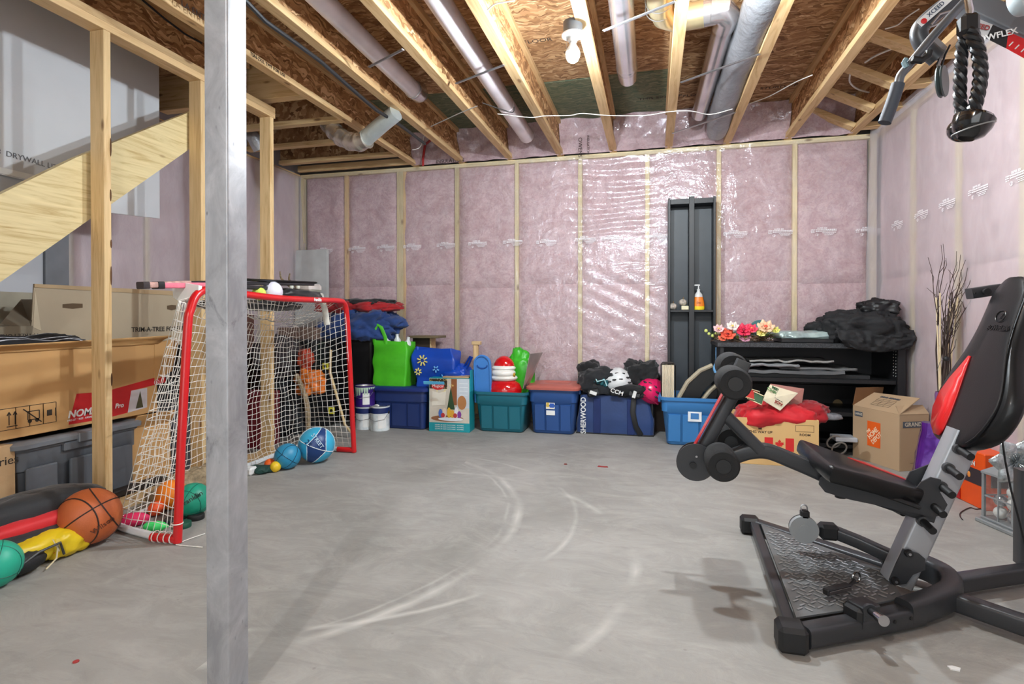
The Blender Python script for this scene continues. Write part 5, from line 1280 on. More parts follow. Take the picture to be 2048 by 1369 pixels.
def bend(pts, n=6):
    q = []; pts = [V(p) for p in pts]
    for i in range(len(pts) - 1):
        p0, p1, p2, p3 = pts[max(i - 1, 0)], pts[i], pts[i + 1], pts[min(i + 2, len(pts) - 1)]
        for k in range(n):
            t = k / n; q.append(.5 * ((2 * p1) + (p2 - p0) * t + (2 * p0 - 5 * p1 + 4 * p2 - p3) * t * t + (3 * p1 - p0 - 3 * p2 + p3) * t ** 3))
    q.append(pts[-1]); return q


# U base
g_(MB().sqtube([(.44, 1.815, .04), (.60, 1.905, .04), (.83, 2.045, .04)] , .06, .062, rad=.014), 'base_tube')
g_(MB().sqtube(bend([(.78, 2.015, .05), (.90, 2.095, .06), (.985, 2.18, .065), (1.005, 2.28, .07), (.95, 2.37, .07), (.84, 2.38, .06)]), .062, .085, rad=.018), 'base_bend')
g_(MB().sqtube([(.86, 2.375, .04), (.66, 2.55, .04), (.455, 2.73, .04)], .055, .055, rad=.012), 'base_tube')
g_(MB().sqtube([(.41, 1.84, .045), (.45, 2.71, .045)], .035, .035, rad=.006), 'front_bar')
g_(MB().bx(.362, .445, 1.765, 1.85, 0, .078, .012, Matrix.Translation((0, 0, 0))), 'end_cap', BLACK); g_(MB().bx(.395, .475, 2.70, 2.775, 0, .075, .012), 'end_cap', BLACK)
PLM = N('treadplate'); co = PLM.coord(); PLM.col(PLM.ramp(PLM.noise(co, 6, 3), [(.3, lin((98, 99, 100))), (.7, lin((118, 119, 119)))])); PLM.set(Roughness=.5, Metallic=.3)
g_(MB().prism([(.43, 1.86), (.60, 1.95), (.80, 2.08), (.83, 2.3), (.66, 2.47), (.47, 2.66)], .006, Matrix.Translation((0, 0, .064))), 'tread_plate', PLM.m, smooth=False)
m = MB()
import itertools
tri = [(.45, 1.90), (.60, 1.97), (.78, 2.09), (.80, 2.28), (.64, 2.45), (.48, 2.61)]


def inside(x_, y_):
    c = False; n = len(tri)
    for i in range(n):
        (x1, y1), (x2, y2) = tri[i], tri[(i + 1) % n]
        if (y1 > y_) != (y2 > y_) and x_ < (x2 - x1) * (y_ - y1) / (y2 - y1) + x1: c = not c
    return c


for i, j in itertools.product(range(16), range(30)):
    x_, y_ = .44 + i * .026 + (j % 2) * .013, 1.89 + j * .026
    if inside(x_, y_): m.bx(-.013, .013, -.003, .003, 0, .004, .0015, Matrix.Translation((x_, y_, .070)) @ rot(0, 0, (1 if (i + j) % 2 else -1) * .75))
g_(m, 'tread_ridge', M((150, 151, 152), .35, .4), kind='stuff')
g_(MB().sqtube([(1.0, 2.26, .05), (1.2, 2.37, .05), (1.75, 2.66, .05)], .055, .058, rad=.012), 'rear_leg'); g_(MB().sqtube([(.965, 2.15, .05), (1.10, 2.03, .05), (1.6, 1.75, .05)], .055, .058, rad=.012), 'rear_leg')
# upright
up0, up1 = V((.835, 2.225, .06)), V((1.04, 2.225, .60))
g_(MB().sqtube([up0, up1], .075, .085, up=(1, 0, 0), rad=.01), 'upright', SV)
ua = (up1 - up0).normalized()
for k, (u, v) in enumerate(((1918, 899), (1897, 937), (1882, 973), (1865, 1011), (1845, 1043))):
    p = P(u, v, Y=2.18); g_(MB().cyl(p, p + V((.006, -.06, -.012)), .0125, n=16), 'peg', BLACK); g_(MB().cyl(p + V((0, .008, 0)), p + V((0, -.008, 0)), .018, n=16), 'peg_collar', M((60, 60, 62), .4))
g_(MB().cyl((.875, 2.27, .29), (.862, 2.33, .29), .012, n=12), 'peg', BLACK)
# base gusset (curved bracket with two bolts)
YG = 2.175
gp_ = [(1806, 1098), (1838, 1108), (1850, 1118), (1850, 1140), (1825, 1150), (1812, 1168), (1782, 1172), (1778, 1160), (1793, 1125)]
Pg = [P(u, v, Y=YG) for u, v in gp_]
g_(MB().prism([(p.x, p.z) for p in Pg], .006, frame((0, YG + .003, 0), (1, 0, 0), (0, 0, 1))), 'gusset', DK, smooth=False)
for u, v in ((1817, 1107), (1790, 1162)):
    p = P(u, v, Y=YG - .005); g_(MB().cyl(p, p + V((0, -.012, 0)), .014, .011, n=16), 'bolt', BLACK); g_(MB().cyl(p + V((0, -.012, 0)), p + V((0, -.0135, 0)), .005, n=6), 'bolt_socket', STEEL)
# tube with lower pulley
g_(MB().sqtube([(.66, 2.40, .165), (.76, 2.36, .14), (.87, 2.29, .11)], .045, .045, rad=.01), 'pulley_arm')
pw = P(1609, 1061, Y=2.36); PG = M((150, 154, 156), .4, var=.06)
g_(MB().cyl(pw + V((0, .02, 0)), pw, .052, n=32), 'pulley_wheel', PG); g_(MB().cyl(pw + V((0, .034, 0)), pw + V((0, .02, 0)), .05, n=32), 'pulley_wheel', BLACK)
g_(MB().cyl(pw + V((0, -.003, 0)), pw, .02, n=24), 'pulley_hub', PG); g_(MB().bx(pw.x - .012, pw.x + .02, pw.y, pw.y + .03, pw.z + .04, pw.z + .075, .006), 'pulley_yoke', BLACK)
g_(MB().tube([(pw.x + .012 * cos(a_), pw.y + .01, pw.z + .083 + .014 * sin(a_)) for a_ in [2 * pi * i / 14 for i in range(14)]], .003, 5, closed=True), 'ring', STEEL)
g_(MB().bx(.63, .70, 2.36, 2.42, .13, .19, .012), 'arm_clamp', BLACK)
# receiver box with chrome pin
bxp = P(1722, 1222, Y=1.93)
Tb = Matrix.Translation((bxp.x + .015, 1.93, .078)) @ rot(0, 0, .55) @ Matrix.Scale(.84, 4)
g_(MB().bx(-.045, .035, -.03, .045, -.045, .035, .004, Tb), 'receiver_box'); g_(MB().bx(-.07, -.045, -.034, .046, -.05, .035, .014, Tb), 'receiver_cap', BLACK)
p0 = P(1740, 1222, Y=1.895); p1 = P(1768, 1243, Y=1.82)
g_(MB().cyl(p0, p0.lerp(p1, .5), .011, n=16), 'pin_shaft', BLACK); g_(MB().cyl(p0.lerp(p1, .5), p1, .013, .016, n=16), 'pull_pin', CHROME); g_(MB().cyl(p0 + V((0, .006, 0)), p0 + V((0, -.006, 0)), .02, n=20), 'pin_collar', DK)
for s_ in (.55, .8): p = V((.60 + (.83 - .6) * s_, 1.88 + .14 * s_ - .005, .05)); g_(MB().cyl(p, p + V((.004, -.006, 0)), .006, n=10), 'bolt_hole', BLACK)
# D handle lying on the plate
hd = thing('d_handle', 'black D-shaped cable handle lying on the tread plate', 'handle', (.60, 2.035, .085), .62)
MB().bx(-.065, .045, -.012, .012, 0, .022, .004).obj('grip', BLACK, hd); MB().bx(-.06, .04, -.014, -.0115, .004, .016, .001).obj('groove', M((70, 66, 66), .2), hd)
MB().tube([(.045, 0, .012), (.07, .005, .018), (.085, .012, .02)], .006, 6).obj('webbing', BLACK, hd)
MB().tube([(.095 + .018 * cos(a_), .012, .026 + .018 * sin(a_)) for a_ in [2 * pi * i / 16 for i in range(16)]], .0035, 6, closed=True).obj('ring', M((120, 120, 120), .2, .9), hd)
# seat
zt0, zt1 = .515, .405; SY0, SY1 = 2.035, 2.385; SX0, SX1 = .565, .90
ang = math.atan2(zt0 - zt1, SX1 - SX0); SL = math.hypot(SX1 - SX0, zt0 - zt1)
TS = Matrix.Translation((SX0, (SY0 + SY1) / 2, zt0)) @ rot(0, ang, 0); hw = (SY1 - SY0) / 2
L = []
SO = [(.0, 1.975), (SL * .35, 2.04), (SL * .75, 2.105), (SL * .97, 2.145), (SL, 2.17), (SL, 2.27), (SL * .97, 2.30), (SL * .75, 2.345), (SL * .35, 2.385), (.0, 2.395), (-.008, 2.37), (-.008, 2.0)]
cyy = 2.19
for z_, k_ in ((-.055, .93), (-.045, .985), (-.03, 1), (-.01, 1), (-.003, .985), (0, .95)):
    L.append([TS @ V((SL * .5 + (x_ - SL * .5) * k_, (cyy - (SY0 + SY1) / 2) + (y_ - cyy) * k_, z_)) for x_, y_ in SO])
g_(MB().loft(L), 'seat', VI, ang=50)
g_(MB().prism([(SL * .42, hw * .55), (SL * .62, hw * .72), (SL * .92, hw * .42), (SL * .93, hw * .28)], .0035, TS @ Matrix.Translation((0, 0, .001))), 'seat_red_insert', RV, smooth=False)
g_(MB().bx(.05, SL - .02, -hw * .6, hw * .6, -.06, -.046, .004, TS), 'seat_board', BLACK)
# main beam with bend
YB = 2.21
bm_ = bend([P(1470, 912, Y=YB), P(1500, 903, Y=YB), P(1535, 903, Y=YB), P(1580, 920, Y=YB), P(1640, 946, Y=YB), P(1700, 975, Y=YB), P(1800, 1010, Y=YB), P(1865, 1030, Y=YB)])
bm_ = [p + V((0, 0, .0)) for p in bm_]
g_(MB().sqtube(bm_, .05, .055, up=(0, 0, 1), rad=.012), 'seat_beam')
gp_ = [P(u, v, Y=2.17) for u, v in ((1640, 955), (1658, 948), (1780, 985), (1820, 995), (1842, 965), (1862, 955), (1882, 960), (1880, 985), (1895, 1010), (1884, 1030), (1868, 1035), (1700, 1000), (1650, 985), (1638, 970))]
g_(MB().prism([(p.x, p.z) for p in gp_], .006, frame((0, 2.175, 0), (1, 0, 0), (0, 0, 1))), 'seat_bracket', DK, smooth=False)
gp_ = [P(u, v, Y=2.27) for u, v in ((1800, 985), (1822, 945), (1860, 930), (1880, 950), (1870, 1010), (1830, 1010))]
g_(MB().prism([(p.x, p.z) for p in gp_], .006, frame((0, 2.28, 0), (1, 0, 0), (0, 0, 1))), 'seat_bracket', DK, smooth=False)
p = P(1711, 957, Y=2.16); g_(MB().bx(-.034, .034, -.001, .0005, -.009, .009, .0003, Matrix.Translation(p) @ rot(0, ang * .8, 0)), 'spec_sticker', M((190, 190, 188), .5)); p = P(1673, 947, Y=2.165); g_(MB().cyl(p, p + V((0, -.006, 0)), .008, n=12), 'bolt', BLACK)
p = P(1684, 968, Y=2.2); g_(MB().cyl(p, p - V((0, 0, .03)), .010, n=14), 'knob_stem', BLACK); p2 = P(1681, 990, Y=2.2); g_(MB().lathe([(.006, .03), (.018, .026), (.021, .015), (.018, .002), (.006, 0)], 16, Matrix.Translation(p2 - V((0, 0, .012)))), 'seat_knob', BLACK)
# leg developer
YA = 2.21
t0, t1 = P(1466, 788, Y=YA), P(1398, 912, Y=YA)
g_(MB().sqtube([t0, t1], .045, .062, up=(0, 1, 0), rad=.012), 'leg_arm')
g_(MB().bx(-.0015, .0015, -.024, .024, -.5 * (t1 - t0).length, .5 * (t1 - t0).length, .0005, Matrix.Translation((t0 + t1) / 2) @ (V((0, 0, 1)).rotation_difference(t0 - t1).to_matrix().to_4x4()) @ Matrix.Translation((-.033, 0, 0))), 'red_edge_strip', RV)
q0, q1 = P(1452, 832, Y=YA), P(1520, 900, Y=YA); g_(MB().sqtube([q0, q1], .045, .058, up=(0, 1, 0), rad=.012), 'diagonal_brace')
q0, q1 = P(1488, 722, Y=YA + .03), P(1468, 765, Y=YA + .03); g_(MB().sqtube([q0, q1], .05, .055, up=(0, 1, 0), rad=.008), 'top_stub', M((70, 72, 74), .5))


def roller(u, v, y0, ln_, r, name='foam_roller'):
    c = P(u, v, Y=y0); m = MB(); m.lathe([(r * .5, 0), (r * .88, 0), (r, .01), (r, ln_ - .01), (r * .88, ln_), (.02, ln_)], 32, Matrix.Translation(c) @ rot(-pi / 2)); g_(m, name, FO)
    g_(MB().cyl(c + V((0, .012, 0)), c + V((0, -.004, 0)), r * .48, r * .44, n=28), 'roller_cap', BLACK)


RN = .056
roller(1471, 769, 2.02, .14, RN); roller(1467, 737, 2.28, .14, RN)
roller(1447, 934, 2.02, .14, RN); roller(1462, 885, 2.28, .14, RN)
cp = P(1391, 925, Y=2.15)
g_(MB().cyl(cp, cp + V((0, -.006, 0)), .069, n=40), 'cam_plate', DK); cp2 = P(1391, 920, Y=2.27); g_(MB().cyl(cp2, cp2 + V((0, .006, 0)), .069, n=40), 'cam_plate', BLACK)
p = P(1386, 931, Y=2.14); g_(MB().cyl(p, p + V((0, -.008, 0)), .012, n=16), 'bolt', BLACK); p = P(1393, 914, Y=2.14); g_(MB().cyl(p, p + V((0, -.002, 0)), .004, n=8), 'rivet', STEEL)
g_(MB().cyl(P(1391, 925, Y=2.145), P(1391, 925, Y=2.145) + V((0, .13, 0)), .02, n=16), 'axle', BLACK)
# backrest pad
YN, YF = 2.045, 2.43
prof = [  # v (pixel), near-edge u on YN (seam), far-edge u on YF
    (560, 2062, 1998), (600, 2050, 1975), (650, 2030, 1940), (700, 2010, 1905), (740, 1998, 1878), (770, 1995, 1858), (800, 1992, 1846), (840, 1985, 1845), (870, 1972, 1862)]
L = []
for i, (v, un, uf) in enumerate(prof):
    pn, pf = P(un, v, Y=YN), P(uf, v, Y=YF); zc_ = (pn.z + pf.z) / 2; xc_ = (pn.x + pf.x) / 2
    L.append((zc_, pn.x, pf.x))
NS = 14
zt_, zb_ = 1.14, .553; back = []


def padx(z): return 1.0 + (z - zb_) * .33 + (.0 if z > .72 else (.72 - z) * -.05)


def padw(z):
    t = (z - zb_) / (zt_ - zb_); return .105 + .112 * math.exp(-((t - .27) / .27) ** 2) + (.0 if t < .9 else -.04 * (t - .9) / .1)


loops = []
N_ = 22
for i in range(N_ + 1):
    t = i / N_; z = zb_ + (zt_ - zb_) * t; w_ = padw(z); e = min(1, sin(min(t, .12) / .12 * pi / 2)) * min(1, sin(min(1 - t, .1) / .1 * pi / 2)); w_ *= .62 + .38 * max(e, 0); th = .066 * (.55 + .45 * max(e, 0)) * (1.2 - .3 * t)
    x_ = padx(z); yc = 2.25; lp = []
    for (dx, dy) in ((0, -.80), (-.004, -.4), (-.006, 0), (-.004, .4), (0, .80), (.10, .95), (.3, 1), (.7, 1), (.92, .93), (1, .6), (1, -.6), (.92, -.93), (.7, -1), (.3, -1), (.10, -.95)):
        lp.append((x_ + (dx * th if dx > 0 else dx), yc + dy * w_, z - .33 * 0 + dx * th * -.3))
    loops.append(lp)
g_(MB().loft(loops), 'backrest', VI, ang=40, sub=1)
# seam piping and red wedge on the far lower side
g_(MB().tube([(loops[i][0][0] - .001, loops[i][0][1] - .012, loops[i][0][2]) for i in range(1, N_)], .0028, 6), 'piping', BLACK)
mr = []
for t, a_, b_ in ((.035, .30, .60), (.08, .16, .72), (.18, .14, .76), (.28, .17, .72), (.38, .22, .62), (.46, .28, .50), (.52, .34, .40)):
    z = zb_ + (zt_ - zb_) * t; w_ = padw(z) * (.62 + .38 * sin(min(t, .12) / .12 * pi / 2)); x_ = padx(z) - .0075
    mr.append(((x_, 2.25 + w_ * a_, z), (x_, 2.25 + w_ * b_, z)))
m = MB(); vs = [p for pr_ in mr for p in pr_]; m.add(vs, [(2 * i, 2 * i + 1, 2 * i + 3, 2 * i + 2) for i in range(len(mr) - 1)]); g_(m, 'backrest_red_insert', RV, solid=.006, sub=0)
EM = M((12, 12, 13), .35)
zz_ = .98; T = frame((padx(zz_) - .0055, 2.22, zz_), (0, -1, 0), (.33, 0, 1))
g_(MB().tube([T @ V((.026 * cos(a_), .02 + .02 * sin(a_), .0015)) for a_ in [2 * pi * i / 24 for i in range(24)]], .0015, 5, closed=True), 'stitched_emblem', EM)
text('2', .026, T @ Matrix.Translation((0, .02, .001)), EM, gy, world=True, shear=.4); text('BOWFLEX', .026, T @ Matrix.Translation((.005, -.022, .001)), EM, gy, world=True, bold=.0006, shear=.3)
g_(MB().sqtube([P(1938, 588, Y=2.42), P(1990, 580, Y=2.42), P(2040, 575, Y=2.42)], .05, .04, rad=.006), 'handle_bracket', DK); p = P(1972, 584, Y=2.385); g_(MB().cyl(p, p + V((0, -.012, 0)), .012, n=14), 'bracket_knob', BLACK)
p = P(1950, 587, Y=2.39); g_(MB().cyl(p, p + V((0, -.004, 0)), .003, n=8), 'bolt_hole', BLACK)
g_(MB().sqtube([(1.14, 2.3, .875), (1.6, 2.3, .875)], .05, .06, rad=.01), 'rear_arm'); g_(MB().sqtube([(1.38, 2.5, .06), (1.38, 2.5, .42)], .06, .08, up=(1, 0, 0), rad=.01), 'rear_post')
g_(MB().tube([P(2001, 855, Y=2.36), P(2010, 920, Y=2.36), P(2022, 980, Y=2.36), P(2038, 1040, Y=2.36), P(2050, 1090, Y=2.36)], .0035, 6), 'pull_cable', BLACK)
# upper boom, tower, lat arms
YU = 2.05
b0, b1 = P(1925, 5, Y=YU + .2), P(2048, 62, Y=YU + .2); dd = b1 - b0
g_(MB().sqtube([b0 - dd * .15, b1, b1 + dd * 1.2], .07, .075, rad=.01), 'upper_boom', M((110, 113, 118), .4, .2))
up_ = [P(u, v, Y=2.215) for u, v in ((1962, 20), (1990, 40), (2048, 62), (2048, 102), (1990, 75), (1955, 60))]
for (uv, c_, nm) in ((((1942, 18), (1985, 36), (1972, 62), (1932, 45)), (196, 196, 196), 'silver_decal'), (((1985, 36), (2016, 50), (2012, 82), (1972, 62)), (26, 26, 28), 'black_decal'), (((2016, 50), (2052, 66), (2052, 104), (2012, 82)), (214, 22, 28), 'red_decal')):
    q_ = [P(u, v + 14, Y=2.21) for u, v in uv]; g_(MB().prism([(p.x, p.z) for p in q_], .004, frame((0, 2.212, 0), (1, 0, 0), (0, 0, 1))), nm, M(c_, .4), smooth=False)
Td = frame(P(1990, 72, Y=2.203), (1, 0, -.35), (0, 0, 1)); text('BOWFLEX', .028, Td @ rot(0, 0, .5), WHITE, gy, world=True, bold=.0006); text('XCEED', .022, frame(P(1957, 52, Y=2.203), (1, 0, -.4), (0, 0, 1)), M((150, 40, 40), .5), gy, world=True, bold=.0005)
for k in range(3): q_ = [P(2018 + 12 * k, 92 + 6 * k, Y=2.203), P(2026 + 12 * k, 84 + 6 * k, Y=2.203)]; g_(MB().tube(q_, .002, 5), 'decal_stripe', WHITE)
arm = bend([P(1925, -12, Y=YU), P(1890, 12, Y=YU), P(1850, 45, Y=YU), P(1838, 68, Y=YU), P(1850, 95, Y=YU), P(1875, 118, Y=YU)])
g_(MB().tube(arm, .026, 14, flat=(1, 1)), 'lat_arm', M((66, 68, 72), .4, .2))
g_(MB().prism([(-.055, -.012), (.055, -.012), (.055, .012), (-.055, .012)], .002, frame(P(1868, 22, Y=YU - .03), P(1890, 3, Y=YU) - P(1850, 38, Y=YU), (-.4, 0, 1))), 'warning_label', M((226, 226, 226), .5), smooth=False)
g_(MB().ball(P(1848, 42, Y=YU - .033), (.009, .002, .009), 14), 'label_symbol', M((200, 30, 36), .5))
text('XCEED', .018, frame(P(1872, 18, Y=YU - .034), P(1890, 3, Y=YU) - P(1850, 38, Y=YU), (-.4, 0, 1)), M((40, 60, 90), .5), gy, world=True)
for q_ in (((1862, 50), (1880, 28), (1900, 22), (1905, 35)), ((1858, 55), (1875, 48), (1898, 30))): g_(MB().tube([P(u, v, Y=YU - .035) for u, v in q_], .0035, 6), 'hanger_loop', STEEL)
g_(MB().prism([(p.x, p.z) for p in [P(u, v, Y=YU + .02) for u, v in ((1862, 65), (1893, 95), (1885, 118), (1872, 122), (1860, 108), (1855, 85))]], .005, frame((0, YU + .02, 0), (1, 0, 0), (0, 0, 1))), 'pulley_bracket', M((160, 160, 162), .35, .5), smooth=False)
pw = P(1877, 165, Y=YU); Tp = Matrix.Translation(pw) @ rot(0, 0, .95)
g_(MB().lathe([(.047, 0), (.05, .004), (.044, .009), (.05, .014), (.047, .018)], 32, Tp @ rot(pi / 2) ), 'hanging_pulley', M((64, 74, 74), .45)); g_(MB().tube([P(1880, 118, Y=YU), P(1876, 130, Y=YU), P(1885, 142, Y=YU)], .006, 6), 'shackle', STEEL)
g_(MB().tube([P(1900, 90, Y=YU), P(1890, 110, Y=YU), P(1884, 130, Y=YU), P(1889, 150, Y=YU)], .003, 6), 'pull_cable', BLACK)
g_(MB().lathe([(.045, -.02), (.05, 0), (.045, .02)], 28, Matrix.Translation(P(2048, -2, Y=YU)) @ rot(pi / 2, 0, .5)), 'upper_pulley', M((176, 186, 190), .5))
bar = thing('lat_bar', 'bent grey lat pulldown bar hanging from the gym boom', 'exercise bar', tuple(P(1850, 120, Y=1.95)))
bp = bend([P(1945, -10, Y=1.95), P(1925, 8, Y=1.95), P(1870, 68, Y=1.95), P(1835, 110, Y=1.95), P(1815, 134, Y=1.95), P(1801, 152, Y=1.95), P(1797, 170, Y=1.95)])
MB().tube(bp, .0125, 14).obj('bar', M((104, 108, 114), .35, .5), bar, world=True)
MB().tube([P(1796, 168, Y=1.95), P(1788, 195, Y=1.95), P(1777, 225, Y=1.95), P(1769, 246, Y=1.95)], .0185, 16).obj('rubber_grip', M((64, 70, 80), .6), bar, world=True)
MB().tube([P(1813, 118, Y=1.94), P(1808, 125, Y=1.94), P(1813, 135, Y=1.94)], .008, 6).obj('hook', M((120, 150, 160), .4), bar, world=True); MB().tube([P(1824, 119, Y=1.93), P(1842, 121, Y=1.93), P(1856, 112, Y=1.93), P(1858, 102, Y=1.93)], .011, 8).obj('strap', BLACK, bar, world=True)
# triceps rope
rp = thing('triceps_rope', 'black twisted triceps rope with ball ends hanging by the wall', 'exercise rope', tuple(P(1945, 200, Y=1.9)))
YR = 1.9


def twisted(pts, r, par):
    c = bend(pts, 14); RM = M((26, 27, 30), .35, coat=.2, name='rope_black')
    for ph in (0, 2 * pi / 3, 4 * pi / 3):
        q = []; acc = 0
        for i, p in enumerate(c):
            t = (c[min(i + 1, len(c) - 1)] - c[max(i - 1, 0)]).normalized(); acc += (c[i] - c[i - 1]).length if i else 0
            a = t.cross(V((0, 1, 0))).normalized(); b = a.cross(t); g = ph + acc * 2 * pi / .075; q.append(p + (a * cos(g) + b * sin(g)) * r * .52)
        MB().tube(q, r * .6, 8).obj('strand', RM, par, world=True)


RP1 = [P(u, v, Y=YR) for u, v in ((1938, 60), (1948, 78), (1957, 105), (1961, 140), (1959, 170), (1953, 200), (1947, 225), (1943, 240))]
RP2 = [P(u, v, Y=YR + .03) for u, v in ((1931, 66), (1926, 85), (1923, 110), (1921, 140), (1920, 170), (1920, 200), (1923, 222), (1928, 240))]
twisted(RP1, .0172, rp); twisted(RP2, .0158, rp)
MB().tube([P(1937, 0, Y=YR), P(1941, 20, Y=YR), P(1940, 40, Y=YR)], .008, 8).obj('carabiner', CHROME, rp, world=True); MB().tube([P(1931, 0, Y=YR), P(1934, 22, Y=YR), P(1938, 38, Y=YR)], .004, 6).obj('carabiner', CHROME, rp, world=True)
p = P(1939, 48, Y=YR); MB().bx(p.x - .024, p.x + .024, YR - .015, YR + .03, p.z - .03, p.z + .03, .01).obj('connector', BLACK, rp, world=True)
p = P(1946, 245, Y=YR); MB().lathe([(.02, -.05), (.04, -.035), (.05, -.01), (.052, .012), (.046, .02)], 28, Matrix.Translation(p) @ rot(0, .35, 0)).obj('ball_end', M((24, 24, 26), .12, coat=.6), rp, world=True)
p = P(1931, 258, Y=YR + .03); MB().ball(p, (.046, .046, .038), 24).obj('ball_end', M((20, 20, 22), .12, coat=.6), rp, world=True)
MB().tube([P(1946, 245, Y=YR) + V((.05 * cos(a_), .05 * sin(a_), -.02 + .012 * cos(a_))) for a_ in [2 * pi * i / 24 for i in range(24)]], .002, 5, closed=True).obj('seam', M((150, 150, 150), .4), rp, world=True)
# ================================================================ HOCKEY GOAL
GL, GR = V((-2.024, 1.981, 0)), V((-2.127, 3.637, 0)); gdir = (GR - GL).normalized(); gn = V((gdir.y, -gdir.x, 0))


def PP(u, v, off=0):
    r = ray(u, v); o = GL + gn * off; t = (o.x * gn.x + o.y * gn.y) / (r.x * gn.x + r.y * gn.y); return r * t + V((0, 0, CH))


goal = thing('hockey_goal', 'red framed street hockey goal with white net facing right', 'goal', tuple((GL + GR) / 2))
RG2 = M((206, 22, 28), .3, coat=.3, var=.05, name='goal_red')
Lp = [GL + V((0, 0, .005)), PP(362, 900), PP(375, 660), PP(381, 620), PP(392, 592), PP(412, 580), PP(440, 582), PP(497, 590), PP(560, 597), PP(620, 600), PP(676, 602), PP(688, 607), PP(693, 625), PP(697, 680), PP(703, 800), GR + V((0, 0, .005))]
MB().tube(Lp[:2] + bend(Lp[1:-1], 4) + [Lp[-1]], .0185, 14).obj('frame', RG2, goal, world=True)
BLp, BRp = V((-2.43, 2.045, .018)), V((-2.60, 3.70, .018))
WP = M((222, 224, 226), .4)
MB().tube(bend([GL + gn * -.09 + V((0, 0, .018)), BLp, BLp + V((-.03, .08, 0)), (BLp + BRp) / 2 + V((-.06, 0, 0)), BRp + V((0, -.08, 0)), BRp, GR + gn * -.12 + V((0, 0, .018))], 5), .016, 12).obj('base_tube', WP, goal, world=True)
for g0 in (GL, GR): MB().cyl(g0 + V((0, 0, .02)), g0 + gn * -.13 + V((0, 0, .02)), .019, n=14).obj('corner_sleeve', RG2, goal, world=True)
FLt, FRt = PP(383, 612), PP(690, 612); BLt = P(357, 602, Y=2.03); BRt = P(598, 655, Y=3.60)
NETM = M((240, 236, 228), .8, var=.1, vs=60, name='net_cord')


def bil(a, b, c, d, u, v): return a.lerp(b, u).lerp(d.lerp(c, u), v)   # a-b bottom, d-c top


def net(name, fn, nu, nv, r=.0019, jit=.006, seed=0):
    m = MB(); G = [[fn(i / nu, j / nv) + V((nz((i, j, 0), .37, seed), nz((i, j, 9), .37, seed + 1), nz((i, j, 5), .41, seed + 2))) * jit * 2 * (0 < i < nu) for i in range(nu + 1)] for j in range(nv + 1)]
    for j in range(nv + 1): m.tube(G[j], r, 4)
    for i in range(nu + 1): m.tube([G[j][i] for j in range(nv + 1)], r, 4)
    return m.obj(name, NETM, goal, world=True, kind='stuff', ang=180)


fl, fr_ = GL + V((0, 0, .03)), GR + V((0, 0, .03))
net('side_net', lambda u, v: bil(fl, BLp, BLt, FLt, u, v) + V((0, .03 * sin(pi * u) * sin(pi * v), 0)), 10, 25, seed=1)
net('side_net', lambda u, v: bil(fr_, BRp, BRt, FRt, u, v) + V((0, -.05 * sin(pi * u) * sin(pi * v), 0)), 10, 25, seed=2)
net('back_net', lambda u, v: bil(BLp, BRp, BRt, BLt, u, v) + V((-.10, 0, 0)) * sin(pi * u) ** .7 * sin(pi * min(1, v * .8 + .12)) + V((0, 0, -.03 * sin(pi * u) * v)), 36, 25, jit=.008, seed=3)
tc = [PP(u, v) for u, v in ((392, 592), (412, 580), (440, 582), (497, 590), (560, 597), (620, 600), (676, 602))]


def tcf(u):
    k = min(int(u * 6), 5); return tc[k].lerp(tc[k + 1], u * 6 - k)


net('top_net', lambda u, v: tcf(u).lerp(BLt.lerp(BRt, u), v) - V((0, 0, .05 * sin(pi * v) * sin(pi * u))), 42, 7, seed=4)
# lacing cords at the near post foot
m = MB()
for k in range(4): c_ = GL + gn * (-.02 - .03 * k); m.tube([(c_ + V((.0, .024 * cos(a_), .024 + .024 * sin(a_)))) for a_ in [2 * pi * i / 12 for i in range(12)]], .0025, 5, closed=True)
m.tube([GL + V((.022 * cos(a_), .022 * sin(a_), .09)) for a_ in [2 * pi * i / 12 for i in range(12)]], .0025, 5, closed=True)
m.obj('lacing', NETM, goal, world=True, kind='stuff')
for k, q_ in enumerate((((352, 1090), (370, 1092), (405, 1098 - 3)), ((356, 1088), (380, 1078), (410, 1068)))): MB().tube(bend([P(u, v, Z=.004) for u, v in q_]), .0022, 5).obj('loose_cord', NETM, goal, world=True)
text('franklin', .03, frame(PP(636, 600, .02) + V((0, 0, 0)), gdir, (0, 0, 1)), WHITE, goal, world=True, bold=.0008); 

# things on top of the goal
ZT = 1.145
G_ = lambda u, v, off=-.08: PP(u, v, off)


def stick(name, label, pts, r, mat, grip=None, gl=.18, butt=None, cat='hockey stick', group=None):
    pts = [V(p) for p in pts]; t = thing(name, label, cat, tuple(pts[0]), 0, group)
    MB().sqtube(pts, r * 2, r * 1.4, rad=r * .3).obj('shaft', mat, t, world=True)
    d = (pts[1] - pts[0]).normalized()
    if grip: MB().sqtube([pts[0] - d * .002, pts[0] + d * gl], r * 2.3, r * 1.8, rad=r * .4).obj('grip_tape', grip, t, world=True)
    if butt: MB().sqtube([pts[0] - d * .02, pts[0] + d * .012], r * 2.7, r * 2.2, rad=r * .4).obj('butt_cap', butt, t, world=True)
    return t


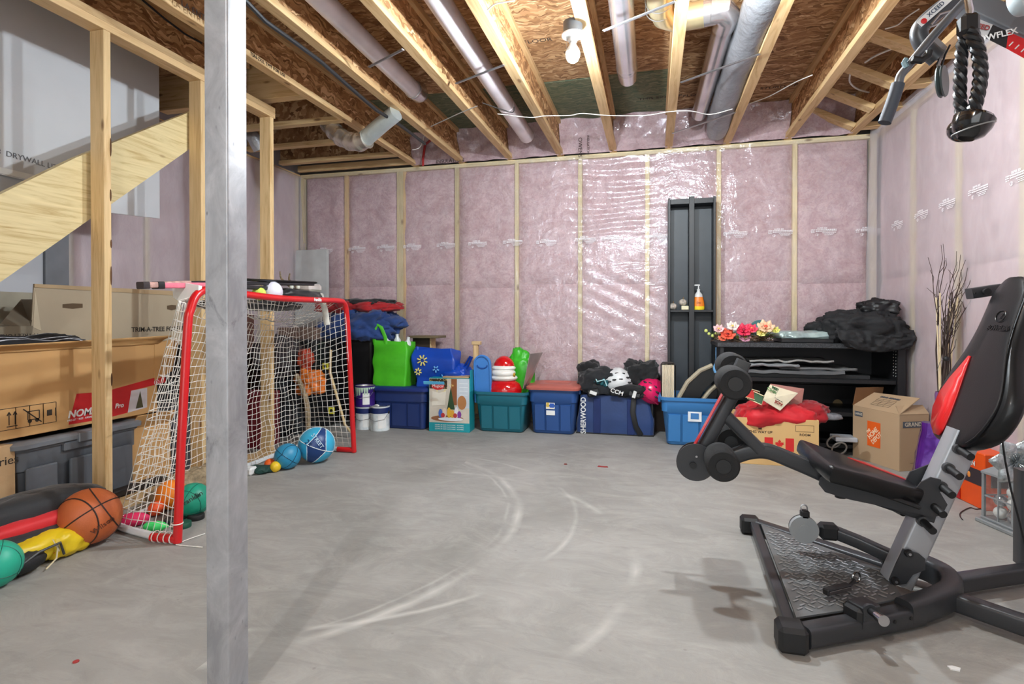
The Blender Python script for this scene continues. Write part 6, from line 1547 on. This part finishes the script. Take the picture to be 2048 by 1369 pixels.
BS = M((30, 30, 33), .35, var=.3, vs=30)
stick('hockey_stick', 'hockey stick with worn beige and pink taped grip, lying highest on the goal', [G_(288, 571), G_(400, 566), G_(625, 569)], .014, BS, M((190, 150, 140), .8, var=.3, vs=40), .25, M((54, 44, 44), .7))
stick('hockey_stick', 'hockey stick with bright pink grip lying on the goal', [G_(318, 571), G_(400, 571), G_(560, 578)], .015, BS, M((232, 120, 140), .7, var=.15, vs=30), .28, BLACK)
m = MB(); bl = [P(u, v, Y=2.12) for u, v in ((352, 578), (366, 565), (404, 572), (404, 582), (392, 590), (382, 600), (366, 604), (354, 596))]
m.prism([(p.x, p.z) for p in bl], .02, frame((0, 2.12, 0), (1, 0, 0), (0, 0, 1))); one(m, 'goalie_stick', M((232, 232, 228), .4), 'white goalie stick paddle on the left corner of the goal', 'hockey stick')
m = MB(); q_ = [G_(496, 560), G_(560, 563), G_(628, 566)]; m.tube(q_, .016, 8, flat=(1.6, .5)); one(m, 'black_paddle', BS, 'long dark flat paddle lying across the top of the goal', 'paddle')
p = G_(543, 584); m = MB().ball((0, 0, .062), .062, 26, fn=lambda d: 1 - .012 * (abs(d.x * .8 + d.z * .6) < .05)); o = m.obj('white_ball', M((222, 220, 232), .5)); o.location = (p.x, p.y, p.z - .062); tag(o, 'large white ball resting on the goal top', 'ball')
p = G_(518, 588); m = MB().ball((0, 0, .038), .038, 22); o = m.obj('tennis_ball', M((206, 222, 96), .9, bump=.4, bs=300)); o.location = (p.x, p.y, p.z - .038); tag(o, 'yellow green tennis ball beside the white ball on the goal', 'ball')
p = G_(598, 590); cloth('black_gear_bag', (p.x - .07, p.y, p.z + .0), (.09, .24, .035), 91, fabric((24, 24, 28), .45), 'black sports gear lying on the goal top right of the white ball', 'gear', .35, 4)
p = G_(560, 612); cloth('black_gear_bag', (p.x - .1, p.y - .1, p.z - .0), (.11, .36, .03), 93, fabric((22, 22, 24), .5), 'black item sagging into the goal top net', 'gear', .3, 3)
for k, q_ in enumerate((((560, 543), (562, 556), (571, 566), (582, 574), (592, 588)), ((580, 547), (578, 558), (583, 566), (592, 572), (598, 588)))):
    t = thing('curved_horn', ('left one of two mottled curved prongs rising from the goal top', 'right one of two mottled curved prongs rising from the goal top')[k], 'prong', tuple(G_(590, 590)))
    MB().tube(bend([P(u, v, Y=3.45) for u, v in q_]), [.004 + .011 * i / 24 for i in range(25)], 8).obj('prong', M((112, 96, 70), .5, var=.6, vs=70), t, world=True)
for k, (u, v) in enumerate(((583, 580), (596, 580))):
    p = P(u, v, Y=3.4); m = MB().ball((0, 0, .018), (.016, .012, .018), 12); o = m.obj('reflector', M((220, 220, 206), .3)); o.location = p; tag(o, ('left', 'right')[k] + ' pale oval reflector under the mottled prongs', 'reflector')
m = MB(); q_ = [G_(640, 588), P(650, 620, X=-2.2), P(654, 650, X=-2.2)]; m.tube(q_, .022, 8, flat=(1, .3)); one(m, 'goalie_stick', M((226, 222, 212), .6, var=.15, vs=40), 'white taped stick blade poking down through the goal top at right', 'hockey stick')
m = MB(); p = P(617, 578, Y=3.5); m.bx(p.x - .05, p.x + .05, 3.45, 3.6, p.z - .02, p.z + .035, .015); one(m, 'clear_case', M((196, 186, 180), .15, var=.2), 'smoky clear plastic case at the end of the black paddle', 'case')


# balls and small things on the floor
def seams(t, r, mat, n=3, th=.0022, tilt=(0, 0, 0)):
    T = Matrix.Translation((0, 0, r)) @ rot(*tilt)
    for k, (a, b, off) in enumerate((((1, 0, 0), (0, 1, 0), 0), ((0, 1, 0), (0, 0, 1), 0), ((1, 0, 0), (0, 0, 1), .55), ((1, 0, 0), (0, 0, 1), -.55))[:n]):
        a, b = V(a), V(b); c = a.cross(b); pts = []
        for i in range(48):
            g = 2 * pi * i / 48; o_ = off * (1 if off == 0 else (1 - .75 * abs(sin(g)))) if off else 0
            d = (a * cos(g) + b * sin(g)) * math.sqrt(1 - o_ * o_) + c * o_; pts.append(T @ (d * r * 1.0))
        MB().tube(pts, th, 5, closed=True).obj('seam', mat, t)


def floorball(name, label, u, v, r, mat, seam=None, n=4, th=.0022, tilt=(0, 0, 0), group=None):
    p = P(u, v, Z=r); t = thing(name, label, 'ball', (p.x, p.y, 0), 0, group); MB().ball((0, 0, r), r, 36).obj('skin', mat, t)
    if seam: seams(t, r, seam, n, th, tilt)
    return t, p


b1, bp_ = floorball('basketball', 'orange basketball with black seams in front of the goal', 179, 1034, .121, M((190, 98, 52), .5, var=.1, vs=8, bump=.25, bs=260), M((52, 34, 28), .6), 4, .003, (.5, .9, .2))
cdv = (V((0, 0, CH)) - bp_).normalized()


def ball_text(t, p, r, s, size, mat, ang=0, du=0, dv=0, sx=1):
    n = (V((0, 0, CH)) - p).normalized(); a = V((0, 0, 1)).cross(n).normalized(); b = n.cross(a); n2 = (n + a * du + b * dv).normalized(); a2 = V((0, 0, 1)).cross(n2).normalized(); b2 = n2.cross(a2)
    T = frame(p + n2 * (r + .0005) - n2 * .002, a2 * cos(ang) + b2 * sin(ang), b2 * cos(ang) - a2 * sin(ang)); return text(s, size, T, mat, t, world=True, ext=.0022, sx=sx)


ball_text(b1, bp_, .121, 'Wilson', .032, M((96, 52, 34), .6), .5, .45, -.45)
t, p = floorball('toy_basketball', 'small turquoise basketball inside the goal near the blue ball', 575, 913, .083, M((44, 140, 180), .4, bump=.2, bs=200), M((20, 50, 74), .5), 3, .0018, (.3, .6, 1.2))
t, p = floorball('basketball', 'navy and light blue basketball in the goal mouth', 633, 890, .12, M((60, 176, 216), .35, bump=.15, bs=260), M((226, 234, 236), .5), 4, .003, (-.4, 0, -.98))
TT = Matrix.Translation((0, 0, .12)) @ rot(-.4, 0, -.98); m = MB(); NB = M((26, 60, 116), .35, bump=.15, bs=260)
for sg in (1,):
    rows = []
    for i in range(25):
        g = 2 * pi * i / 24; row = []
        for j in range(9):
            o_ = (-1 + 2 * j / 8) * .53 * (1 - .75 * abs(sin(g))); d = V((cos(g), 0, sin(g))) * math.sqrt(1 - o_ * o_) + V((0, 1, 0)) * o_; row.append(TT @ (d * .1214))
        rows.append(row)
    m.loft(rows, caps=(0, 0), closed=False)
m.obj('navy_panel', NB, t); ball_text(t, p, .121, 'STREET', .035, M((200, 224, 236), .5), -1.0, .05, .2); ball_text(t, p, .121, '25', .05, M((20, 60, 110), .5), -.8, -.5, .1)
t, p = floorball('rubber_ball', 'teal rubber ball with black script inside the goal, left', 386, 1000, .082, M((26, 150, 120), .45), M((20, 90, 76), .5), 3, .0015, (.6, .3, .2)); ball_text(t, p, .082, 'Franklin', .034, BLACK, .5, -.1, .05)
t, p = floorball('rubber_ball', 'teal rubber ball at the far left edge by the yellow pad', -12, 1130, .085, M((36, 170, 140), .45), M((20, 90, 76), .5), 3, .0015, (.3, .3, 1))
floorball('street_hockey_ball', 'orange street hockey ball left of the yellow one', 540, 929, .036, M((236, 100, 30), .4)); floorball('street_hockey_ball', 'yellow street hockey ball beside the orange one', 551, 934, .034, M((238, 196, 40), .4))
floorball('foam_ball', 'large orange foam ball in the goal by the teal ball', 343, 990, .075, M((238, 130, 22), .6)); floorball('foam_ball', 'small orange red ball in the near goal corner', 312, 1018, .036, M((236, 86, 36), .5))
p = P(264, 1041, Z=.03); m = MB().ball((0, 0, .032), (.034, .075, .032), 22, rot(0, 0, -.9)); o = m.obj('pink_foam_ball', M((222, 36, 92), .6)); o.location = (p.x, p.y, 0); tag(o, 'hot pink football-shaped foam ball at the near net corner', 'ball')
p = P(311, 1054, Z=.02); m = MB().ball((0, 0, .022), (.055, .022, .022), 22, fn=lambda d: 1 + .1 * sin(d.x * 14)); o = m.obj('green_puck_toy', M((70, 220, 110), .5)); o.location = (p.x, p.y, 0); o.rotation_euler = (0, 0, .3); tag(o, 'neon green bumpy toy inside the near side of the goal', 'toy')
for k, (u, v, r, c_, lab) in enumerate(((392, 1034, .038, (34, 34, 34), 'black hockey puck beside the steel column'), (366, 1050, .036, (24, 84, 66), 'dark green puck flat on the floor just inside the red post'), (362, 1032, .034, (28, 70, 58), 'dark green puck behind the near red post'), (345, 1042, .036, (50, 54, 54), 'charcoal puck behind the near red post'))):
    p = P(u, v, Z=.012); m = MB().lathe([(r * .95, 0), (r, .003), (r, .022), (r * .95, .025)], 28); o = m.obj('hockey_puck', M(c_, .6, bump=.1)); o.location = (p.x, p.y, 0); tag(o, lab, 'puck')
p = P(520, 940, Z=.02); cloth('dark_mitt', (p.x, p.y, .022), (.07, .05, .022), 17, M((24, 62, 56), .6), 'dark green fabric scrap by the orange street hockey ball', 'cloth', .3, 3, fl=.9)
m = MB(); p = P(498, 945, Z=.02); m.bx(p.x - .03, p.x + .03, p.y - .02, p.y + .05, 0, .05, .012); one(m, 'white_block', WHITE, 'small white plastic piece beside the steel column inside the goal', 'block')
for k, (u, v, c_, lab) in enumerate(((1206, 934, (150, 40, 36), 'small torn dark red scrap on the open floor'), (1131, 929, (110, 40, 36), 'tiny round dark red spot of debris left of the red scrap'))):
    p = P(u, v, Z=.001); m = MB()
    if k == 0: m.prism([(-.035, -.012), (.01, -.016), (.035, -.01), (.02, .0), (.03, .008), (-.01, .006), (-.03, .014)], .004, Matrix.Translation((p.x, p.y, 0)))
    else: m.lathe([(.012, 0), (.01, .004), (.002, .006)], 14, Matrix.Translation((p.x, p.y, 0)))
    one(m, 'paper_scrap' if k == 0 else 'debris', M(c_, .7), lab, 'scrap')
m = MB(); p = P(1908, 1339, Z=0); m.prism([(-.012, -.008), (.01, -.01), (.018, .004), (.0, .01), (-.014, .006)], .004, Matrix.Translation((p.x, p.y, 0))); one(m, 'plaster_chip', WHITE, 'small white chip on the floor at bottom right', 'scrap')
m = MB(); p = P(152, 1325, Z=0); m.lathe([(.008, 0), (.008, .003), (.001, .004)], 14, Matrix.Translation((p.x, p.y, 0))); one(m, 'bottle_cap', M((170, 60, 60), .5), 'tiny reddish round bit on the floor at bottom left', 'scrap')
m = MB(); p = P(1615, 1297, Z=0); m.ball((p.x, p.y, .006), .008, 8); m.ball((p.x + .01, p.y + .003, .008), .005, 8); one(m, 'floor_debris', WHITE, 'white crumbs beside the near foot of the gym', 'scrap')

# ================================================================ UNDER-STAIR STORAGE
# grey totes
gt = tote('large grey storage tote under the long tree box', (96, 100, 106), (-3.07, 2.20, 0), .48, .62, .395, rz=pi / 2 * 0, lid=((120, 124, 130), .012), taper=.9)
gt2 = tote('dark grey lidless tote at the back beside the black bag', (60, 62, 66), (-3.3, 3.12, 0), .40, .46, .60, taper=.92, ribs=False)
for o in [c for c in gt.children if c.name.startswith('rib')]: bpy.data.objects.remove(o)
for k in range(3):
    y_ = 1.99 + .2 * k; q = MB(); xa = -2.82 - .012; q.bx(xa, xa + .02, y_ - .07, y_ + .07, .04, .29, .006); q.obj('rib', M((96, 100, 106), .42, var=.05, vs=3), gt, world=True)
# long tree box : open top, torn flap
TBL, TBR, ZB0, ZB1 = 1.55, 2.66, .435, .835
CB = M((196, 152, 98), .8, var=.07, vs=3, bump=.08, bs=90)
tb = thing('tree_box', 'long open cardboard Christmas tree box on top of the grey tote', 'box', (-3.0, 2.1, ZB0))
XF = -2.86
MB().bx(XF - .006, XF, TBL, TBR, ZB0, ZB1, .002).obj('front_panel', CB, tb, world=True); MB().bx(-3.22, -3.214, TBL, TBR, ZB0, ZB1, .002).obj('back_panel', CB, tb, world=True)
MB().bx(-3.214, XF - .006, TBL, TBR, ZB0, ZB0 + .006, .002).obj('bottom_panel', CB, tb, world=True); MB().bx(-3.214, XF - .006, TBR - .006, TBR, ZB0, ZB1 - .2, .002).obj('end_panel', CB, tb, world=True)
MB().grid(lambda u, v: (XF + .002 + .05 * v * v + .01 * nz((u * 3, v * 2, 0), 2, 3), TBL + u * (TBR - TBL) + .06 * v * u, ZB1 + .0 + v * (.03 + .02 * u) - .0), 20, 4).obj('flap', CB, tb, world=True, solid=.005)
MB().prism([(TBR - .02, .62), (TBR + .10, .665), (TBR + .155, .865), (TBR - .02, .845)], .006, frame((XF - .003, 0, 0), (0, 1, 0), (0, 0, 1))).obj('flap', CB, tb, world=True, smooth=False)
FX = frame((XF + .0006, 0, 0), (0, 1, 0), (0, 0, 1))
red = M((196, 26, 30), .5, var=.06)
yr = lambda u, v: P(u, v, X=XF)
pts = [yr(u, v) for u, v in ((137, 850), (152, 788), (210, 783), (326, 755), (332, 800), (300, 812), (210, 838))]
MB().prism([(p.y, p.z) for p in [yr(137, 850), yr(153, 788), yr(208, 784), yr(330, 750), yr(331, 765), yr(262, 782), yr(255, 826), yr(208, 838)]], .0008, FX).obj('red_panel', red, tb, world=True, smooth=False)
MB().prism([(p.y, p.z) for p in [yr(262, 782), yr(294, 776), yr(294, 815), yr(255, 826)]], .0008, FX).obj('photo_print', M((206, 200, 204), .5), tb, world=True, smooth=False)
MB().prism([(p.y, p.z) for p in [yr(271, 818), yr(286, 815), yr(280, 782)]], .0012, FX).obj('tree_print', M((74, 70, 44), .6), tb, world=True, smooth=False)
text('NOMA', .05, frame(yr(165, 826) + V((.002, .0, 0)), (0, 1, 0), (0, 0, 1)), WHITE, tb, world=True, bold=.0015, shear=.2); text('PRE-LIT TREE  ARBRE', .014, frame(yr(160, 838) + V((.002, 0, 0)), (0, 1, 0), (0, 0, 1)), WHITE, tb, world=True)
text('Pro', .035, frame(yr(238, 812) + V((.002, 0, 0)), (0, 1, 0), (0, 0, 1)), WHITE, tb, world=True, bold=.001, shear=.2)
p = yr(313, 765); MB().tube([p + V((.002, .016 * cos(a_), .016 * sin(a_))) for a_ in [2 * pi * i / 20 for i in range(20)]], .0016, 5, closed=True).obj('circle_logo', WHITE, tb, world=True); text('G', .022, frame(p + V((.001, 0, 0)), (0, 1, 0), (0, 0, 1)), WHITE, tb, world=True)
# handling symbols
m = MB()
def seg(a, b, w_=.0016):
    a, b = V(a), V(b); d = (b - a); L_ = d.length; m.box(0, L_, -w_, w_, 0, .0008, FX @ Matrix.Translation((a.x, a.y, 0)) @ rot(0, 0, math.atan2(d.y, d.x)))
def rect(y0, z0, y1, z1, w_=.0012):
    seg((y0, z0), (y1, z0), w_); seg((y1, z0), (y1, z1), w_); seg((y1, z1), (y0, z1), w_); seg((y0, z1), (y0, z0), w_)
ya_, za_ = yr(2, 863).y, yr(2, 863).z; yb_ = yr(112, 820).y; zb_2 = za_ + .098
for k in range(4): rect(ya_ + (yb_ - ya_) * k / 4 - .08 * (k == 0), za_, ya_ + (yb_ - ya_) * (k + 1) / 4, zb_2)
y1_ = ya_ + (yb_ - ya_) * .05
for dy in (.02, .045): seg((y1_ + dy, za_ + .02), (y1_ + dy, za_ + .075), .002); seg((y1_ + dy, za_ + .08), (y1_ + dy - .008, za_ + .065), .002); seg((y1_ + dy, za_ + .08), (y1_ + dy + .008, za_ + .065), .002)
seg((y1_ + .01, za_ + .014), (y1_ + .055, za_ + .014), .002); y2_ = ya_ + (yb_ - ya_) * .55
rect(y2_ - .02, za_ + .03, y2_ + .03, za_ + .07, .002); seg((y2_ - .04, za_ + .085), (y2_ + .04, za_ + .012), .0025)
for dy in (-.012, .02): m.lathe([(.009, 0), (.009, .0008)], 14, FX @ Matrix.Translation((y2_ + dy, za_ + .024, 0)))
y3_ = ya_ + (yb_ - ya_) * .87; m.box(-.012, .012, -.014, .014, 0, .0008, FX @ Matrix.Translation((y3_, za_ + .05, 0))); seg((y3_ - .028, za_ + .03), (y3_ - .028, za_ + .07)); seg((y3_ + .028, za_ + .03), (y3_ + .028, za_ + .07))
m.obj('handling_symbols', INK, tb, world=True, smooth=False)
# tall back box panels (second tree box, standing open behind)
tb2 = thing('tree_box', 'tall grey brown opened box panel with hand hole behind the long tree box', 'box', (-3.28, 2.5, 0))
XB = -3.2; zA, zB = .5, 1.165
Q = lambda u, v: P(u, v, X=XB + .04)
pl = [Q(60, 700), Q(68, 568), Q(360, 583), Q(372, 760), Q(260, 800), Q(60, 770)]
MB().prism([(p.y, p.z) for p in pl], .006, frame((XB + .034, 0, 0), (0, 1, 0), (0, 0, 1))).obj('panel', CARDG, tb2, world=True, smooth=False)
MB().bx(XB - .35, XB - .13, Q(68, 568).y, Q(360, 583).y, .0, .60, .004).obj('carton', CARDG, tb2, world=True)
MB().prism([(p.y, p.z) for p in [Q(68, 575), Q(68, 568), Q(360, 583), Q(360, 592)]], .003, frame((XB + .041, 0, 0), (0, 1, 0), (0, 0, 1))).obj('edge_tape', M((178, 152, 116), .7), tb2, world=True, smooth=False)
for u, v, w_ in ((145, 612, 20), (343, 615, 9)): MB().prism([(p.y, p.z) for p in [Q(u - w_, v - 3), Q(u, v - 5), Q(u + w_, v - 4), Q(u + w_, v + 4), Q(u, v + 6), Q(u - w_, v + 4)]], .001, frame((XB + .0405, 0, 0), (0, 1, 0), (0, 0, 1))).obj('hand_hole', M((96, 76, 54), .8), tb2, world=True, smooth=False)
MB().prism([(p.y, p.z) for p in [Q(66, 655), Q(70, 580), Q(80, 650), Q(82, 662)]], .0012, frame((XB + .0405, 0, 0), (0, 1, 0), (0, 0, 1))).obj('clear_tape', M((200, 186, 160), .2), tb2, world=True, smooth=False)
text('TRIM-A-TREE FOREST', .042, frame(Q(318, 659) + V((.001, 0, 0)), (0, 1, .0), (0, 0, 1)), INK, tb2, world=True, bold=.0008)
for (a_, b_) in ((250, 704), (328, 690)): pass
MB().bx(XB + .0405, XB + .0415, Q(255, 690).y, Q(345, 690).y, Q(300, 700).z, Q(300, 700).z + .003, .0005).obj('printed_line', INK, tb2, world=True)
# left open carton at the far left behind
lb2 = thing('open_carton', 'open grey brown carton with raised flaps at the far left', 'box', (-3.45, 2.0, 0))
QL = lambda u, v: P(u, v, X=-3.12)
MB().prism([(p.y, p.z) for p in [QL(-40, 690), QL(-40, 655), QL(65, 652), QL(60, 684)]], .006, frame((-3.12, 0, 0), (0, 1, 0), (0, 0, 1))).obj('front_panel', M((140, 128, 108), .8), lb2, world=True, smooth=False)
MB().bx(-3.6, -3.24, 1.4, QL(60, 690).y, .0, QL(30, 700).z, .004).obj('carton', CARDG, lb2, world=True)
a_, b_, c_, d_ = QL(62, 655), QL(-30, 655), P(-30, 640, X=-3.5), P(40, 598, X=-3.45)
MB().add([QL(62, 655), QL(0, 650), P(42, 600, X=-3.4), P(70, 600, X=-3.3)], [(0, 1, 2, 3)]).obj('flap', M((128, 116, 98), .8), lb2, world=True, solid=.006, smooth=False)
MB().add([P(-30, 582, X=-3.5), P(66, 586, X=-3.5), P(60, 700, X=-3.5), P(-30, 700, X=-3.5)], [(0, 1, 2, 3)]).obj('back_flap', M((168, 160, 142), .8), lb2, world=True, solid=.006, smooth=False)
text('A-TREE FOREST', .03, frame(QL(30, 672) + V((.007, 0, 0)), (0, -1, 0), (0, 0, -1)), INK, lb2, world=True)
# striped jersey
JM = N('striped_jersey'); co = JM.coord(); wv = JM.n('ShaderNodeTexWave', i_Scale=2.0, i_Distortion=7.0, i_Detail=2); JM.l(JM.coord((1, .7, 4)), wv.inputs['Vector']); JM.n('ShaderNodeTexNoise')
JM.col(JM.ramp(wv.outputs['Fac'], [(.0, lin((22, 22, 26))), (.76, lin((24, 24, 28))), (.80, lin((214, 216, 224))), (.9, lin((214, 216, 224))), (.93, lin((24, 24, 28)))])); JM.set(Roughness=.85)
p = P(110, 700, X=-3.02); cloth('jersey', (-3.03, 2.07, ZB1 - .02), (.14, .33, .085), 101, JM.m, 'black jersey with white stripes heaped in the long tree box', 'jersey', .28, 2.6, n=72)
p = P(322, 735, X=-3.0); cloth('black_bin_bag', (-3.05, 2.86, .60), (.13, .16, .17), 103, M((26, 26, 28), .3, bump=.3, bs=40), 'black plastic bag stuffed beside the end of the tree box', 'bag', .35, 4)
p = P(320, 822, X=-3.1); cloth('foil_ornament', (-3.12, 2.84, .51), (.05, .05, .03), 105, M((206, 200, 160), .4, var=.5, vs=40), 'pale gold crumpled trim in front of the dark grey tote', 'ornament', .4, 5)
m = MB().bx(-3.14, -2.93, 2.74, 3.04, 0, .48, .008); one(m, 'grey_crate', M((74, 76, 80), .5), 'dark grey crate behind the stud wall next to the small carton', 'crate')
sc2 = carton('small_carton', 'small open tan carton between the grey tote and the goal net', (-2.86, 2.60, 0), .28, .16, .36, pi / 2 - .1, M((206, 160, 104), .8, var=.06, vs=3, bump=.06, bs=100), flaps=(((.14, 0, .36), (-1, 0, 0), (0, -.5, .6), .26, .10), ((-.14, .16, .36), (1, 0, 0), (0, .3, .9), .26, .08)))
rc = thing('side_carton', 'tan carton with small lettering at the left edge under the tree box', 'box', (-2.97, 1.7, 0))
yC = P(41, 900, X=-2.84).y; MB().bx(-3.2, -2.84, 1.35, yC - .02, 0, .415, .004).obj('carton', CARD, rc, world=True)
text('ries', .055, frame(P(18, 922, X=-2.839), (0, 1, 0), (0, 0, 1)), INK, rc, world=True)
m = MB(); m.bx(-2.80, -2.74, 1.95, 2.62, .038, .075, .006); o = one(m, 'dark_baseboard_piece', M((40, 34, 32), .6), 'dark wooden strip lying behind the goal net by the wall plate', 'wood')

# black and red hockey pants/bag at far left
hp = thing('hockey_pants', 'black and red padded hockey pants lying at the far left', 'clothing', (-2.57, 1.72, 0))
BLK = fabric((30, 31, 34), .7, bump=.2, bs=120); RDF = fabric((206, 26, 34), .6, bump=.1, bs=60)
cloth('leg', (0, .0, .16), (.10, .30, .085), 111, BLK, parent=hp, amp=.16, rz=-.1); cloth('red_stripe', (.085, .03, .135), (.06, .31, .04), 113, RDF, parent=hp, amp=.15, rz=-.08)
cloth('leg', (.06, -.06, .075), (.12, .30, .06), 115, BLK, parent=hp, amp=.18, rz=-.15); cloth('red_stripe', (.15, -.05, .06), (.065, .30, .045), 117, RDF, parent=hp, amp=.15, rz=-.15)
MB().bx(.15, .17, -.16, -.10, .05, .08, .006).obj('buckle', WHITE, hp)
# yellow goalie pad
yp = thing('blocker_pad', 'yellow and black goalie glove pad at the lower left', 'glove', (-2.42, 1.655, 0), .08)
YL = M((224, 192, 28), .4, var=.08, bump=.1, bs=30)
cloth('yellow_shell', (.0, .03, .06), (.075, .17, .055), 121, YL, parent=yp, amp=.2, rz=.1)
cloth('yellow_cuff', (.03, .12, .06), (.075, .09, .055), 123, YL, parent=yp, amp=.2)
MB().ball((0.058, -.07, .05), (.05, .09, .042), 30, fn=lambda d: 1 + .06 * (sin(d.y * 22) > .3)).obj('black_palm', M((28, 28, 30), .6, bump=.4, bs=80), yp, ang=80)
MB().tube([(.10, -.13, .05), (.112, -.05, .085), (.105, .04, .085), (.10, .06, .03)], .005, 6).obj('trim', M((60, 60, 60), .5), yp)
MB().ball((.085, .11, .055), (.02, .035, .02), 14).obj('black_opening', BLACK, yp)
MB().tube([(.08, .03, .1), (.10, .04, .05), (.085, .05, .09), (.11, .02, .03), (.12, -.03, .01)], .003, 5).obj('lace', M((210, 196, 160), .7), yp)
text('Franklin', .035, frame((.062, .17, .075), (.25, 1, -.2), (-.4, 0, 1)), BLACK, yp, ext=.001, shear=.2)

# ================================================================ CLUTTER IN THE CORNER BEHIND THE GOAL
m = MB().bx(-3.62, -3.24, 5.02, 5.06, 0, P(575, 502, Y=5.04).z, .004); one(m, 'foam_board', M((196, 198, 196), .7), 'pale grey foam board leaning in the left rear corner', 'board')
kb = tote('black bin with two yellow stickers behind the goal net', (24, 24, 26), (-3.06 + .0, 4.42, 0), .44, .40, .78, taper=.95, ribs=False, lid=((20, 20, 22), .012))
for z_ in (P(650, 733, Y=4.2).z, P(665, 822, Y=4.2).z):
    x_ = P(652 if z_ > .5 else 664, 760, Y=4.21).x - kb.location.x
    MB().bx(x_ - .028, x_ + .028, -.222, -.214, z_ - .028, z_ + .028, .001).obj('sticker', M((228, 220, 60), .5), kb); MB().cyl((x_, -.2235, z_), (x_, -.222, z_), .014, n=16).obj('sticker_mark', BLACK, kb)
stick('hockey_stick', 'pale wooden hockey stick leaning against the black bin behind the net', [P(662, 700, Y=4.12), P(660, 745, Y=4.1), P(690, 850, Y=4.05), P(704, 868, Y=4.05)], .010, M((214, 188, 140), .6))
m = MB().bx(-3.6, -3.36, 3.85, 4.1, .0, 1.02, .006); one(m, 'brown_cabinet', M((96, 62, 52), .7), 'dark brown box unit behind the goal net', 'box')
m = MB().bx(-3.1, -2.86, 3.55, 3.78, 0, .42, .006); one(m, 'maroon_box', M((112, 30, 40), .6), 'maroon box low behind the goal net', 'box')
m = MB().bx(-3.5, -2.95, 3.38, 3.52, .0, .44, .006); one(m, 'cardboard_box', M((150, 118, 84), .8), 'plain brown box under the stairs behind the back net', 'box')
m = MB().bx(-3.48, -3.0, 3.38, 3.52, .44, .84, .006); one(m, 'cardboard_box', M((170, 140, 100), .8), 'tan box stacked on the plain brown box behind the back net', 'box')
cloth('orange_toy', tuple(P(620, 765, Y=4.0)), (.10, .08, .09), 131, M((216, 112, 30), .5, var=.4, vs=20), 'orange and gold toy heap behind the far side net', 'toy', .4, 4)
cloth('orange_toy', tuple(P(612, 720, Y=4.05)), (.05, .05, .08), 133, M((170, 60, 36), .5, var=.4, vs=20), 'rust red toy above the orange heap behind the net', 'toy', .4, 4)
cloth('dark_clothes', tuple(P(560, 720, Y=4.1)), (.16, .16, .16), 135, M((52, 44, 46), .7, var=.5, vs=12), 'dark mixed clothing heap behind the goal beside the third stud', 'clothing', .4, 4)
cloth('dark_clothes', tuple(P(560, 820, Y=4.05)), (.17, .16, .22), 137, M((36, 38, 42), .6, var=.5, vs=12), 'charcoal gear heap low behind the third stud', 'gear', .4, 4)
m = MB(); m.tube(bend([P(592, 750, Y=3.9), P(612, 800, Y=3.88), P(617, 870, Y=3.86)]), .02, 8); one(m, 'taped_stick', M((150, 130, 100), .7, var=.4, vs=40), 'tan taped stick standing behind the net', 'hockey stick')
cloth('netting_heap', tuple(P(385, 965, Z=.08)), (.08, .2, .06), 139, M((150, 132, 104), .9, var=.4, vs=40), 'tan rope like bundle behind the teal ball', 'rope', .4, 6)
# small light duct-side items far corner
m = MB().bx(-3.4, -3.0, 4.45, 4.9, 0, .9, .006); one(m, 'tall_carton', M((120, 96, 84), .8), 'tall brown carton in the rear corner behind the black bin', 'box')
